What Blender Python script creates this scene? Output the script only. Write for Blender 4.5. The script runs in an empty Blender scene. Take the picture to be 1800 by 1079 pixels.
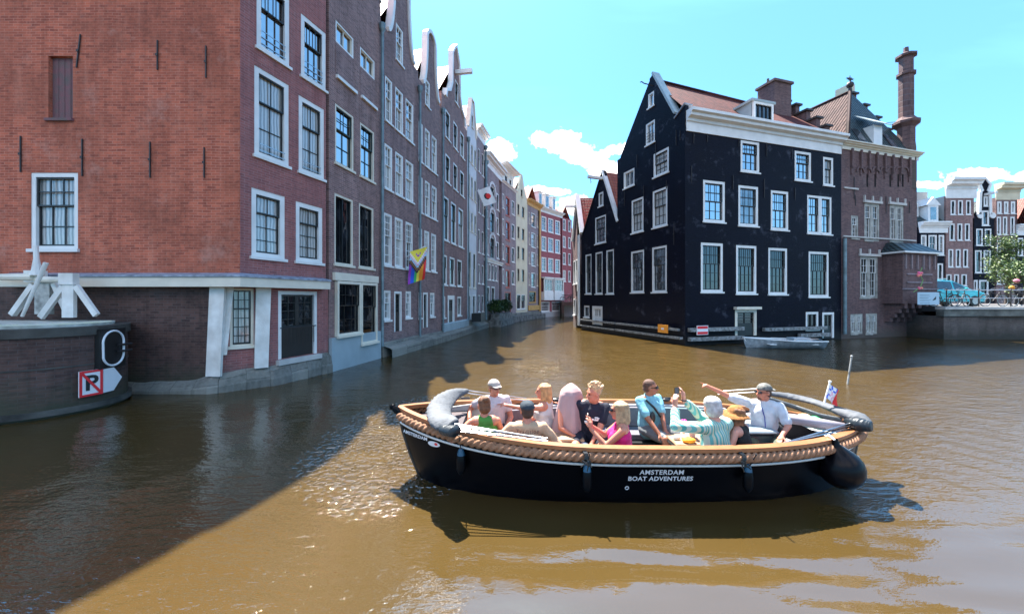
import bpy, bmesh, math, random
import numpy as np
from mathutils import Vector, Matrix, noise as mnoise
R=math.radians
sc=bpy.context.scene
# ---------------------------------------------------------------- camera
F=667.0; HOR=525.0; CH=2.4           # focal length and horizon in photo pixels, eye height in metres
cam=bpy.data.cameras.new('camera'); camo=bpy.data.objects.new('camera',cam); sc.collection.objects.link(camo)
camo.location=(0,0,CH); camo.rotation_euler=(R(90),0,0)
cam.sensor_width=36; cam.lens=36*F/1800; cam.shift_y=-(539.5-HOR)/1800; cam.clip_end=3000; cam.clip_start=.05
sc.camera=camo
# ---------------------------------------------------------------- world and sun
SUN_EL,SUN_AZ=60.0,-17.5             # azimuth from +Y towards +X
w=bpy.data.worlds.new('World'); sc.world=w; w.use_nodes=True
nt=w.node_tree; nt.nodes.clear(); L=nt.links
def N(t,**k):
    n=nt.nodes.new(t)
    for a,b in k.items(): setattr(n,a,b)
    return n
def setin(s,v):
    if isinstance(v,bpy.types.NodeSocket): s.id_data.links.new(v,s)
    else: s.default_value=v
def M_(op,a,b=0.0,c=0.0,clamp=False):
    n=nt.nodes.new('ShaderNodeMath'); n.operation=op; n.use_clamp=clamp
    setin(n.inputs[0],a); setin(n.inputs[1],b); setin(n.inputs[2],c); return n.outputs[0]
sky=N('ShaderNodeTexSky',sky_type='NISHITA',sun_disc=False)
sky.sun_elevation=R(SUN_EL); sky.sun_rotation=R(SUN_AZ); sky.air_density=1.0; sky.dust_density=0.6; sky.ozone_density=1.2
tc=N('ShaderNodeTexCoord'); sp=N('ShaderNodeSeparateXYZ'); L.new(tc.outputs['Generated'],sp.inputs[0])
ya=M_('MAXIMUM',sp.outputs[1],0.05); U=M_('DIVIDE',sp.outputs[0],ya); V=M_('DIVIDE',sp.outputs[2],ya)
cl=None
for (u0,v0,a,b,tl) in [(.115,.415,.075,.035,-.1),(.175,.385,.09,.035,-.35),(.235,.375,.06,.022,.5),(.31,.40,.05,.016,.3),(.24,.345,.05,.03,0),(-.045,.385,.055,.035,.1),
                       (.09,.285,.06,.012,-.1),(.16,.24,.05,.03,0),(1.22,.325,.09,.020,0),(1.40,.318,.09,.018,0),(1.1,.30,.06,.012,0)]:
    du=M_('SUBTRACT',U,u0); dv=M_('SUBTRACT',V,v0); dv=M_('SUBTRACT',dv,M_('MULTIPLY',du,tl))
    q=M_('SQRT',M_('ADD',M_('POWER',M_('DIVIDE',M_('ABSOLUTE',du),a),2.0),M_('POWER',M_('DIVIDE',M_('ABSOLUTE',dv),b),2.0)))
    m=M_('SUBTRACT',1.0,q); cl=m if cl is None else M_('MAXIMUM',cl,m)
cb=N('ShaderNodeCombineXYZ'); L.new(U,cb.inputs[0]); L.new(V,cb.inputs[1])
nz=N('ShaderNodeTexNoise'); nz.inputs['Scale'].default_value=17; nz.inputs['Detail'].default_value=8; nz.inputs['Roughness'].default_value=.62; L.new(cb.outputs[0],nz.inputs['Vector'])
cm=M_('ADD',cl,M_('MULTIPLY',M_('SUBTRACT',nz.outputs[0],.5),2.4)); cm=M_('MULTIPLY',cm,2.6,clamp=True)
hz=N('ShaderNodeTexNoise'); hz.inputs['Scale'].default_value=1.6; hz.inputs['Detail'].default_value=5
mp=N('ShaderNodeMapping'); mp.inputs['Scale'].default_value=(.5,2.2,1); L.new(cb.outputs[0],mp.inputs[0]); L.new(mp.outputs[0],hz.inputs['Vector'])
wisp=M_('MULTIPLY',M_('SUBTRACT',hz.outputs[0],.52),1.6,clamp=True)
tint=N('ShaderNodeMix',data_type='RGBA',blend_type='MULTIPLY'); tint.inputs[0].default_value=1
L.new(sky.outputs[0],tint.inputs[6]); tint.inputs[7].default_value=(.46,.84,1.08,1)
lift=N('ShaderNodeMix',data_type='RGBA'); setin(lift.inputs[0],M_('MULTIPLY_ADD',wisp,.55,.25)); L.new(tint.outputs[2],lift.inputs[6]); lift.inputs[7].default_value=(2.7,6.5,11.5,1)
# unseen broken white cloud added behind the camera as neutral fill light
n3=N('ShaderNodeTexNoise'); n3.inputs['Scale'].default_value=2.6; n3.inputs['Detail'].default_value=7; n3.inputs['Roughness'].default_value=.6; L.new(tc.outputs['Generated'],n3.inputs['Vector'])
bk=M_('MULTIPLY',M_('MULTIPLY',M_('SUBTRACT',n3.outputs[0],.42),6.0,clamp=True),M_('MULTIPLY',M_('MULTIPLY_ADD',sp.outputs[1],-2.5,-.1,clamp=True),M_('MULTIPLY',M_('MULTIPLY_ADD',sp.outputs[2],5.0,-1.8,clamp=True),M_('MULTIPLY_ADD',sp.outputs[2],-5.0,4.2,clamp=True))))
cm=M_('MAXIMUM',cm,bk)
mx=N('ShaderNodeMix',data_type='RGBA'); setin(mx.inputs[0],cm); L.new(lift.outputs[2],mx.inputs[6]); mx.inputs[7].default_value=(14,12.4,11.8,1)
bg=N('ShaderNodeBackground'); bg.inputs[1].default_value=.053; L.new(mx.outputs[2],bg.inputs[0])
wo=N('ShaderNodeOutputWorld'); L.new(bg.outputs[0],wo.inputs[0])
sl=bpy.data.lights.new('sun','SUN'); sl.energy=5.0; sl.angle=R(.5); sl.color=(1,.95,.87)
so=bpy.data.objects.new('sun',sl); sc.collection.objects.link(so)
sd=Vector((math.sin(R(SUN_AZ))*math.cos(R(SUN_EL)),math.cos(R(SUN_AZ))*math.cos(R(SUN_EL)),math.sin(R(SUN_EL))))
so.rotation_euler=sd.to_track_quat('Z','Y').to_euler(); so.location=(0,0,60)
vs=sc.view_settings; vs.view_transform='Standard'; vs.look='None'; vs.exposure=2.3; vs.gamma=1; vs.use_curve_mapping=False
sc.cycles.max_bounces=6; sc.cycles.sample_clamp_indirect=6; sc.cycles.caustics_reflective=False; sc.cycles.caustics_refractive=False

# ---------------------------------------------------------------- materials
MATS={}
def mat(name,col=(.5,.5,.5),rough=.6,metal=0,spec=.5,var=.15,vscale=3.0,bump=0,bscale=40,col2=None,coat=0):
    """plain painted/cloth/stone material with noise variation"""
    if name in MATS: return MATS[name]
    m=bpy.data.materials.new(name); m.use_nodes=True; n=m.node_tree; b=n.nodes['Principled BSDF']
    tcn=n.nodes.new('ShaderNodeTexCoord'); no=n.nodes.new('ShaderNodeTexNoise'); no.inputs['Scale'].default_value=vscale; no.inputs['Detail'].default_value=6
    n.links.new(tcn.outputs['Object'],no.inputs['Vector'])
    r=n.nodes.new('ShaderNodeValToRGB'); r.color_ramp.elements[0].position=.3; r.color_ramp.elements[1].position=.7
    c2=col2 or tuple(c*(1-var*1.6) for c in col)
    r.color_ramp.elements[0].color=(*c2,1); r.color_ramp.elements[1].color=(*[min(1,c*(1+var*.4)) for c in col],1)
    n.links.new(no.outputs[0],r.inputs[0]); n.links.new(r.outputs[0],b.inputs['Base Color'])
    b.inputs['Roughness'].default_value=rough; b.inputs['Metallic'].default_value=metal; b.inputs['Specular IOR Level'].default_value=spec
    b.inputs['Coat Weight'].default_value=coat
    if bump:
        n2=n.nodes.new('ShaderNodeTexNoise'); n2.inputs['Scale'].default_value=bscale; n2.inputs['Detail'].default_value=5; n.links.new(tcn.outputs['Object'],n2.inputs['Vector'])
        bn=n.nodes.new('ShaderNodeBump'); bn.inputs['Strength'].default_value=bump; bn.inputs['Distance'].default_value=.02
        n.links.new(n2.outputs[0],bn.inputs['Height']); n.links.new(bn.outputs[0],b.inputs['Normal'])
    MATS[name]=m; return m
def brick(name,c1,c2,mortar,stain=(.05,.045,.045),stain_amt=.5,bw=.23,bh=.068,patch=None,patch_amt=.0,rough=.85,low=None,spec=.3):
    m=bpy.data.materials.new(name); m.use_nodes=True; n=m.node_tree; b=n.nodes['Principled BSDF']; lk=n.links.new
    uv=n.nodes.new('ShaderNodeUVMap'); uv.uv_map='UVMap'
    wn=n.nodes.new('ShaderNodeTexNoise'); wn.inputs['Scale'].default_value=1.3; lk(uv.outputs[0],wn.inputs['Vector'])
    wv=n.nodes.new('ShaderNodeVectorMath'); wv.operation='MULTIPLY_ADD'; wv.inputs[1].default_value=(.0,.05,0); lk(wn.outputs[1],wv.inputs[0]); lk(uv.outputs[0],wv.inputs[2])
    br=n.nodes.new('ShaderNodeTexBrick'); br.inputs['Scale'].default_value=1; br.inputs['Brick Width'].default_value=bw; br.inputs['Row Height'].default_value=bh
    br.inputs['Mortar Size'].default_value=.007; br.inputs['Mortar Smooth'].default_value=.3; br.inputs['Bias'].default_value=-.1
    lk(wv.outputs[0],br.inputs['Vector']); br.inputs['Color1'].default_value=(*c1,1); br.inputs['Color2'].default_value=(*c2,1); br.inputs['Mortar'].default_value=(*mortar,1)
    def noise(s,d=6,ro=.6):
        q=n.nodes.new('ShaderNodeTexNoise'); q.inputs['Scale'].default_value=s; q.inputs['Detail'].default_value=d; q.inputs['Roughness'].default_value=ro; lk(uv.outputs[0],q.inputs['Vector']); return q.outputs[0]
    def ramp(x,a,c):
        r=n.nodes.new('ShaderNodeMapRange'); r.inputs[1].default_value=a; r.inputs[2].default_value=c; lk(x,r.inputs[0]); return r.outputs[0]
    def mix(fac,a,bb,mode='MIX'):
        q=n.nodes.new('ShaderNodeMix'); q.data_type='RGBA'; q.blend_type=mode
        if isinstance(fac,float): q.inputs[0].default_value=fac
        else: lk(fac,q.inputs[0])
        if isinstance(a,tuple): q.inputs[6].default_value=(*a,1)
        else: lk(a,q.inputs[6])
        if isinstance(bb,tuple): q.inputs[7].default_value=(*bb,1)
        else: lk(bb,q.inputs[7])
        return q.outputs[2]
    def mul(x,k):
        q=n.nodes.new('ShaderNodeMath'); q.operation='MULTIPLY'; lk(x,q.inputs[0]); q.inputs[1].default_value=k; return q.outputs[0]
    c=br.outputs[0]
    c=mix(mul(ramp(noise(.6,7,.65),.42,.66),stain_amt),c,stain)
    mpg=n.nodes.new('ShaderNodeMapping'); mpg.inputs['Scale'].default_value=(2.2,.22,1); lk(uv.outputs[0],mpg.inputs[0])
    st_=n.nodes.new('ShaderNodeTexNoise'); st_.inputs['Scale'].default_value=1.6; st_.inputs['Detail'].default_value=7; st_.inputs['Roughness'].default_value=.7; lk(mpg.outputs[0],st_.inputs['Vector'])
    c=mix(mul(ramp(st_.outputs[0],.50,.72),.55),c,tuple(x*.45 for x in c2)); c=mix(mul(ramp(st_.outputs[0],.46,.30),.30),c,tuple(min(1,x*1.25) for x in mortar))
    c=mix(mul(ramp(noise(9,3),.3,.75),.35),c,tuple(x*1.5 for x in c1))
    if patch: c=mix(mul(ramp(noise(.9,8,.75),.56,.68),patch_amt),c,patch)
    if low:   # damp, weathered band just above the water
        s=n.nodes.new('ShaderNodeSeparateXYZ'); lk(uv.outputs[0],s.inputs[0]); q=n.nodes.new('ShaderNodeMath'); q.operation='MULTIPLY_ADD'
        lk(noise(1.7),q.inputs[0]); q.inputs[1].default_value=-1.1; lk(s.outputs[1],q.inputs[2]); c=mix(mul(ramp(q.outputs[0],.25,-.35),.85),c,low)
    lk(c,b.inputs['Base Color']); b.inputs['Roughness'].default_value=rough; b.inputs['Specular IOR Level'].default_value=spec
    bn=n.nodes.new('ShaderNodeBump'); bn.inputs['Strength'].default_value=.6; bn.inputs['Distance'].default_value=.01; bn.invert=True
    ad=n.nodes.new('ShaderNodeMath'); ad.operation='ADD'; lk(br.outputs['Fac'],ad.inputs[0]); lk(mul(noise(25,4),-.6),ad.inputs[1])
    lk(ad.outputs[0],bn.inputs['Height']); lk(bn.outputs[0],b.inputs['Normal'])
    MATS[name]=m; return m
def tiles(name,c1,c2,sc_=(.22,.30),gl=.5):
    """clay pantiles: rows and rolls in colour and bump (UV in metres: u along the eave, v up the slope)"""
    m=bpy.data.materials.new(name); m.use_nodes=True; n=m.node_tree; b=n.nodes['Principled BSDF']; lk=n.links.new
    uv=n.nodes.new('ShaderNodeUVMap'); s=n.nodes.new('ShaderNodeSeparateXYZ'); lk(uv.outputs[0],s.inputs[0])
    def mt(op,a,bb=0.0):
        q=n.nodes.new('ShaderNodeMath'); q.operation=op
        for i,x in enumerate((a,bb)):
            if isinstance(x,(int,float)): q.inputs[i].default_value=x
            else: lk(x,q.inputs[i])
        return q.outputs[0]
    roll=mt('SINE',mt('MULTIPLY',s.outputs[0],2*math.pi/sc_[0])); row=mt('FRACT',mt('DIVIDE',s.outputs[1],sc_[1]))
    h=mt('ADD',mt('MULTIPLY',roll,.5),mt('MULTIPLY',row,-1.0))
    wn=n.nodes.new('ShaderNodeTexWhiteNoise'); wn.noise_dimensions='2D'; cb_=n.nodes.new('ShaderNodeCombineXYZ')
    lk(mt('FLOOR',mt('DIVIDE',s.outputs[0],sc_[0])),cb_.inputs[0]); lk(mt('FLOOR',mt('DIVIDE',s.outputs[1],sc_[1])),cb_.inputs[1]); lk(cb_.outputs[0],wn.inputs[0])
    q=n.nodes.new('ShaderNodeMix'); q.data_type='RGBA'; lk(wn.outputs[0],q.inputs[0]); q.inputs[6].default_value=(*c1,1); q.inputs[7].default_value=(*c2,1)
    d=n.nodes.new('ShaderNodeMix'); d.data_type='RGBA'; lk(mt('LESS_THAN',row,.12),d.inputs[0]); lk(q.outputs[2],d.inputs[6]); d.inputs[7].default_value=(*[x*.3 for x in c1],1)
    lk(d.outputs[2],b.inputs['Base Color']); b.inputs['Roughness'].default_value=gl
    bn=n.nodes.new('ShaderNodeBump'); bn.inputs['Strength'].default_value=1; bn.inputs['Distance'].default_value=.05; lk(h,bn.inputs['Height']); lk(bn.outputs[0],b.inputs['Normal']); b.inputs['Specular IOR Level'].default_value=.15
    MATS[name]=m; return m
def stripes(name,cols,axis,period,rough=.8):
    m=bpy.data.materials.new(name); m.use_nodes=True; n=m.node_tree; b=n.nodes['Principled BSDF']; lk=n.links.new
    t=n.nodes.new('ShaderNodeTexCoord'); s=n.nodes.new('ShaderNodeVectorMath'); s.operation='DOT_PRODUCT'; s.inputs[1].default_value=axis; lk(t.outputs['Object'],s.inputs[0])
    q=n.nodes.new('ShaderNodeMath'); q.operation='DIVIDE'; lk(s.outputs['Value'],q.inputs[0]); q.inputs[1].default_value=period
    f=n.nodes.new('ShaderNodeMath'); f.operation='FRACT'; lk(q.outputs[0],f.inputs[0])
    r=n.nodes.new('ShaderNodeValToRGB'); r.color_ramp.interpolation='CONSTANT'
    for i,c in enumerate(cols):
        e=r.color_ramp.elements[i] if i<2 else r.color_ramp.elements.new(i/len(cols))
        e.position=i/len(cols); e.color=(*c,1)
    lk(f.outputs[0],r.inputs[0]); lk(r.outputs[0],b.inputs['Base Color']); b.inputs['Roughness'].default_value=rough
    MATS[name]=m; return m
def glassmat(name,col,rough=.03,curtain=False,ior=2.0):
    """window pane: dark room or curtain seen behind reflecting old glass"""
    m=bpy.data.materials.new(name); m.use_nodes=True; n=m.node_tree; b=n.nodes['Principled BSDF']; lk=n.links.new
    uv=n.nodes.new('ShaderNodeUVMap')
    if curtain:
        wv=n.nodes.new('ShaderNodeTexWave'); wv.inputs['Scale'].default_value=3.2; wv.inputs['Distortion'].default_value=2.5; wv.inputs['Detail'].default_value=3; wv.inputs['Detail Scale'].default_value=.7
        lk(uv.outputs[0],wv.inputs['Vector']); r=n.nodes.new('ShaderNodeValToRGB'); r.color_ramp.elements[0].color=(*[c*.45 for c in col],1); r.color_ramp.elements[1].color=(*col,1)
        lk(wv.outputs[0],r.inputs[0]); lk(r.outputs[0],b.inputs['Base Color'])
    else:
        no=n.nodes.new('ShaderNodeTexNoise'); no.inputs['Scale'].default_value=2.2; no.inputs['Detail'].default_value=3; lk(uv.outputs[0],no.inputs['Vector'])
        r=n.nodes.new('ShaderNodeValToRGB'); r.color_ramp.elements[0].position=.45; r.color_ramp.elements[1].position=.75
        r.color_ramp.elements[0].color=(*[c*.5 for c in col],1); r.color_ramp.elements[1].color=(*[c*2.6 for c in col],1); lk(no.outputs[0],r.inputs[0]); lk(r.outputs[0],b.inputs['Base Color'])
    b.inputs['Roughness'].default_value=rough; b.inputs['IOR'].default_value=ior
    n2=n.nodes.new('ShaderNodeTexNoise'); n2.inputs['Scale'].default_value=1.4; n2.inputs['Detail'].default_value=2; lk(uv.outputs[0],n2.inputs['Vector'])
    bn=n.nodes.new('ShaderNodeBump'); bn.inputs['Strength'].default_value=.25; bn.inputs['Distance'].default_value=.03; lk(n2.outputs[0],bn.inputs['Height']); lk(bn.outputs[0],b.inputs['Normal'])
    MATS[name]=m; return m

BR_RED=brick('red_brick',(.52,.135,.075),(.21,.052,.035),(.52,.25,.18),stain=(.19,.065,.042),stain_amt=.85,patch=(.54,.27,.21),patch_amt=.55,low=(.07,.06,.055))
BR_REDC=brick('canal_red_brick',(.34,.12,.11),(.20,.075,.075),(.34,.23,.22),stain=(.16,.085,.09),stain_amt=.6,low=(.10,.095,.09))
BR_BRN=brick('brown_brick',(.28,.165,.15),(.11,.068,.066),(.40,.30,.29),stain=(.08,.058,.06),low=(.16,.16,.16))
BR_GRY=brick('grey_brown_brick',(.25,.155,.145),(.085,.055,.058),(.40,.29,.28),stain=(.08,.06,.07),low=(.15,.15,.16))
BR_GRL=brick('grey_brick',(.28,.225,.235),(.19,.15,.165),(.37,.31,.32),stain=(.1,.09,.11))
BR_PLUM=brick('plum_brick',(.33,.095,.11),(.26,.075,.09),(.28,.13,.14),stain=(.2,.07,.08))
BR_TAR=brick('tarred_brick',(.0035,.0045,.013),(.0018,.0025,.008),(.001,.0012,.003),stain=(.003,.0035,.006),stain_amt=.6,patch=(.11,.12,.16),patch_amt=.5,rough=.5,spec=.08,low=(.02,.022,.022))
BR_OLD=brick('old_dark_brick',(.17,.10,.095),(.07,.043,.046),(.15,.12,.125),stain=(.045,.04,.045),patch=(.2,.18,.19),patch_amt=.35,low=(.09,.08,.07))
BR_QUAY=brick('wet_quay_brick',(.13,.07,.058),(.04,.025,.024),(.11,.09,.085),stain=(.025,.02,.018),stain_amt=.6,patch=(.1,.085,.08),patch_amt=.5,low=(.05,.055,.035))
BR_BRIDGE=brick('bridge_brick',(.13,.105,.095),(.085,.07,.066),(.11,.1,.095),stain=(.05,.045,.04),patch=(.2,.185,.17),patch_amt=.4,low=(.04,.04,.032))
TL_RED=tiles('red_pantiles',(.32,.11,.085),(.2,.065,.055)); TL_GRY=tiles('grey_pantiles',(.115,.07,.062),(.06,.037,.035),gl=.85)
TL_PNK=tiles('weathered_pink_pantiles',(.12,.034,.03),(.065,.02,.02),gl=.8); TL_DK=tiles('slates_and_shaded_tiles',(.06,.08,.08),(.03,.045,.05),gl=.4)
WHITE=mat('white_paint',(.78,.78,.76),.45,var=.08,vscale=2); CREAM=mat('cream_paint',(.74,.68,.56),.5,var=.08)
OLDW=mat('old_white_paint',(.76,.74,.70),.55,var=.3,vscale=3,bump=.4,col2=(.60,.57,.52))
PLW=mat('white_plaster',(.66,.68,.70),.8,var=.12,vscale=1); PLC=mat('cream_plaster',(.66,.60,.44),.8,var=.1,vscale=1)
PLB=mat('blue_grey_plaster',(.34,.42,.45),.8,var=.12,vscale=1.3,bump=.2,bscale=8); PLG=mat('pale_grey_plaster',(.42,.43,.43),.85,var=.1,vscale=.6)
STONE=mat('rough_stone',(.20,.195,.18),.9,var=.5,vscale=3,bump=.8,bscale=6,col2=(.045,.045,.04)); LEAD=mat('lead_sheet',(.30,.34,.42),.5,var=.35,vscale=6,bump=.3)
BLK=mat('black_paint',(.012,.013,.014),.35,var=.2); DKG=mat('dark_green_paint',(.012,.03,.025),.4); ORG=mat('ochre_paint',(.62,.35,.10),.6)
REDP=mat('red_window_paint',(.42,.08,.05),.5); ZINC=mat('zinc_pipe',(.16,.24,.27),.5,metal=.2,var=.25); IRON=mat('iron',(.02,.018,.02),.6)
STEEL=mat('stainless_steel',(.45,.46,.48),.3,metal=1,var=.05); CONC=mat('pale_stone_coping',(.55,.53,.50),.8,var=.15,vscale=2,bump=.2)
TIMB=mat('weathered_timber',(.30,.31,.31),.8,var=.4,vscale=7,bump=.5,bscale=20,col2=(.08,.085,.08))
STONEB=brick('quay_stone_blocks',(.24,.23,.20),(.12,.12,.11),(.03,.03,.028),stain=(.05,.055,.045),stain_amt=.8,bw=.32,bh=.62)
GL_DK=glassmat('dark_window_glass',(.012,.014,.017)); GL_CU=glassmat('curtained_window_glass',(.55,.56,.54),rough=.08,curtain=True); GL_LT=glassmat('pale_window_glass',(.07,.08,.095),ior=3.2); GL_SK=glassmat('sky_reflecting_glass',(.012,.016,.02),ior=7.0)
# ---------------------------------------------------------------- object helpers
COL=sc.collection
def tag(o,label=None,cat=None,group=None,kind=None):
    if label: o['label']=label
    if cat: o['category']=cat
    if group: o['group']=group
    if kind: o['kind']=kind
    return o
def empty(name,loc,label=None,cat=None,group=None,rz=0):
    o=bpy.data.objects.new(name,None); o.empty_display_size=.3; COL.objects.link(o); o.location=loc; o.rotation_euler=(0,0,rz)
    return tag(o,label,cat,group)
class MB:
    """collects faces (with uv) and links them as one mesh object"""
    def __init__(s): s.v=[]; s.f=[]; s.uv=[]; s.mi=[]
    def poly(s,pts,uv=None,mi=0):
        i=len(s.v); s.v+= [tuple(p) for p in pts]; s.f.append(tuple(range(i,i+len(pts))))
        s.uv.append(uv or [(p[0]+p[1]*.7,p[2]) for p in pts]); s.mi.append(mi)
    def box(s,T,a0,a1,b0,b1,c0,c1,mi=0):
        """box in the frame T(u,w,z)->world; the faces get uv in metres"""
        P=[T(a,b,c) for a in(a0,a1) for b in(b0,b1) for c in(c0,c1)]
        for q,ua in(((0,1,3,2),'bc'),((4,6,7,5),'bc'),((0,4,5,1),'ac'),((2,3,7,6),'ac'),((0,2,6,4),'ab'),((1,5,7,3),'ab')):
            k=[((a0,a1)[i>>2],(b0,b1)[(i>>1)&1],(c0,c1)[i&1]) for i in q]
            d={'a':0,'b':1,'c':2}; s.poly([P[i] for i in q],[(t[d[ua[0]]],t[d[ua[1]]]) for t in k],mi)
    def grid(s,rows,close=False,uvs=(1,1),mi=0):
        n=len(rows); m=len(rows[0])
        for i in range(n-1):
            for j in range(m if close else m-1):
                k=(j+1)%m
                s.poly([rows[i][j],rows[i][k],rows[i+1][k],rows[i+1][j]],[(j*uvs[0],i*uvs[1]),((j+1)*uvs[0],i*uvs[1]),((j+1)*uvs[0],(i+1)*uvs[1]),(j*uvs[0],(i+1)*uvs[1])],mi)
    def tube(s,pts,r,n=8,caps=True,mi=0):
        pts=[Vector(p) for p in pts]; rows=[]; rr=r if isinstance(r,(list,tuple)) else [r]*len(pts)
        up=None
        for i,p in enumerate(pts):
            d=(pts[min(i+1,len(pts)-1)]-pts[max(i-1,0)]).normalized()
            if up is None: up=Vector((0,0,1)) if abs(d.z)<.9 else Vector((1,0,0))
            a=d.cross(up).normalized(); b=a.cross(d).normalized(); up=b
            rows.append([p+(a*math.cos(2*math.pi*k/n)+b*math.sin(2*math.pi*k/n))*rr[i] for k in range(n)])
        s.grid(rows,True,(rr[0],.1),mi)
        if caps: s.poly(rows[0][::-1],mi=mi); s.poly(rows[-1],mi=mi)
    def ball(s,c,r,n=10,mi=0):
        c=Vector(c); r=(r,)*3 if isinstance(r,(int,float)) else r; rows=[]
        for i in range(n+1):
            t=math.pi*i/n; rows.append([(c.x+r[0]*math.sin(t)*math.cos(2*math.pi*k/(2*n)),c.y+r[1]*math.sin(t)*math.sin(2*math.pi*k/(2*n)),c.z+r[2]*math.cos(t)) for k in range(2*n)])
        s.grid(rows,True,mi=mi)
    def build(s,name,mats,parent=None,smooth=False,off=None,weld=False):
        me=bpy.data.meshes.new(name); me.from_pydata(s.v,[],s.f)
        ul=me.uv_layers.new(name='UVMap'); ul.data.foreach_set('uv',[c for f in s.uv for p in f for c in p])
        for m in (mats if isinstance(mats,(list,tuple)) else [mats]): me.materials.append(m)
        if any(s.mi): me.polygons.foreach_set('material_index',s.mi)
        if weld or smooth:
            bm=bmesh.new(); bm.from_mesh(me); bmesh.ops.remove_doubles(bm,verts=bm.verts,dist=.0005); bmesh.ops.recalc_face_normals(bm,faces=bm.faces); bm.to_mesh(me); bm.free()
        if smooth: me.polygons.foreach_set('use_smooth',[True]*len(me.polygons))
        o=bpy.data.objects.new(name,me); COL.objects.link(o)
        if parent is not None:
            o.parent=parent
            if parent.type=='EMPTY' and off is None: o.location=tuple(-c for c in parent.location)   # verts are in world coordinates
            elif off is not None: o.location=off
        return o
def idT(a,b,c): return (a,b,c)
def copy_tree(o,parent=None):
    c=o.copy(); COL.objects.link(c); c.parent=parent
    for ch in list(o.children): copy_tree(ch,c)
    return c
def wpt(px,py,d): return Vector(((px-900)/F*d,d,CH+(HOR-py)/F*d))
# ================================================================= houses
class Fac:
    """a facade plane from A to B (left to right as seen), u along it, w outwards, z up"""
    def __init__(s,A,B):
        s.A=Vector(A); s.B=Vector(B); d=s.B-s.A; s.len=d.length; s.d=d/s.len; s.n=Vector((s.d.y,-s.d.x))
    def T(s,u,w,z): return (s.A.x+s.d.x*u+s.n.x*w, s.A.y+s.d.y*u+s.n.y*w, z)
    def u(s,px):
        r=(px-900)/F; return (r*s.A.y-s.A.x)/(s.d.x-r*s.d.y)
    def dep(s,px): return s.A.y+s.d.y*s.u(px)
    def z(s,px,py): return CH+(HOR-py)*s.dep(px)/F
def wall_mesh(mb,f,top,holes,z0=-.4,rev=.14,w=0.0,mi=0):
    """facade skin at offset w with real openings; top = [(u,z)...] outline"""
    def ztop(u):
        for (a,za),(b,zb) in zip(top,top[1:]):
            if a-1e-6<=u<=b+1e-6 and b>a: return za+(zb-za)*(u-a)/(b-a)
        return top[-1][1]
    us=sorted(set([round(t[0],4) for t in top]+[round(x,4) for h in holes for x in h[:2]]))
    us=[u for u in us if top[0][0]-1e-5<=u<=top[-1][0]+1e-5]
    zs=sorted(set([z0]+[round(x,4) for h in holes for x in h[2:4]]))
    for a,b in zip(us,us[1:]):
        if b-a<1e-4: continue
        e=1e-5; ta,tb=ztop(a+e),ztop(b-e); c=(a+b)/2
        zz=[z for z in zs if z<min(ta,tb)-1e-3]
        for i,z in enumerate(zz):
            last=i==len(zz)-1
            if last: q=[(a,z),(b,z),(b,tb),(a,ta)]
            else: q=[(a,z),(b,z),(b,zz[i+1]),(a,zz[i+1])]
            m=z+1e-3
            if any(h[0]<c<h[1] and h[2]-1e-4<=m<h[3] for h in holes): continue
            mb.poly([f.T(x,w,y) for x,y in q],[(x,y) for x,y in q],mi)
    for h in holes:
        u0,u1,a,b=h[:4]
        for (p,q) in(((u0,a),(u1,a)),((u1,a),(u1,b)),((u1,b),(u0,b)),((u0,b),(u0,a))):
            mb.poly([f.T(p[0],w,p[1]),f.T(q[0],w,q[1]),f.T(q[0],w-rev,q[1]),f.T(p[0],w-rev,p[1])],[(p[0],p[1]),(q[0],q[1]),(q[0]+.1,q[1]),(p[0]+.1,p[1])],mi)
def ring(mb,T,u0,u1,z0,z1,t,w0,w1,tb=None,mi=0):
    tb=tb or t
    mb.box(T,u0,u0+t,w0,w1,z0,z1,mi); mb.box(T,u1-t,u1,w0,w1,z0,z1,mi)
    mb.box(T,u0+t,u1-t,w0,w1,z1-t,z1,mi); mb.box(T,u0+t,u1-t,w0,w1,z0,z0+tb,mi)
RW=random.Random(5)
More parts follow.
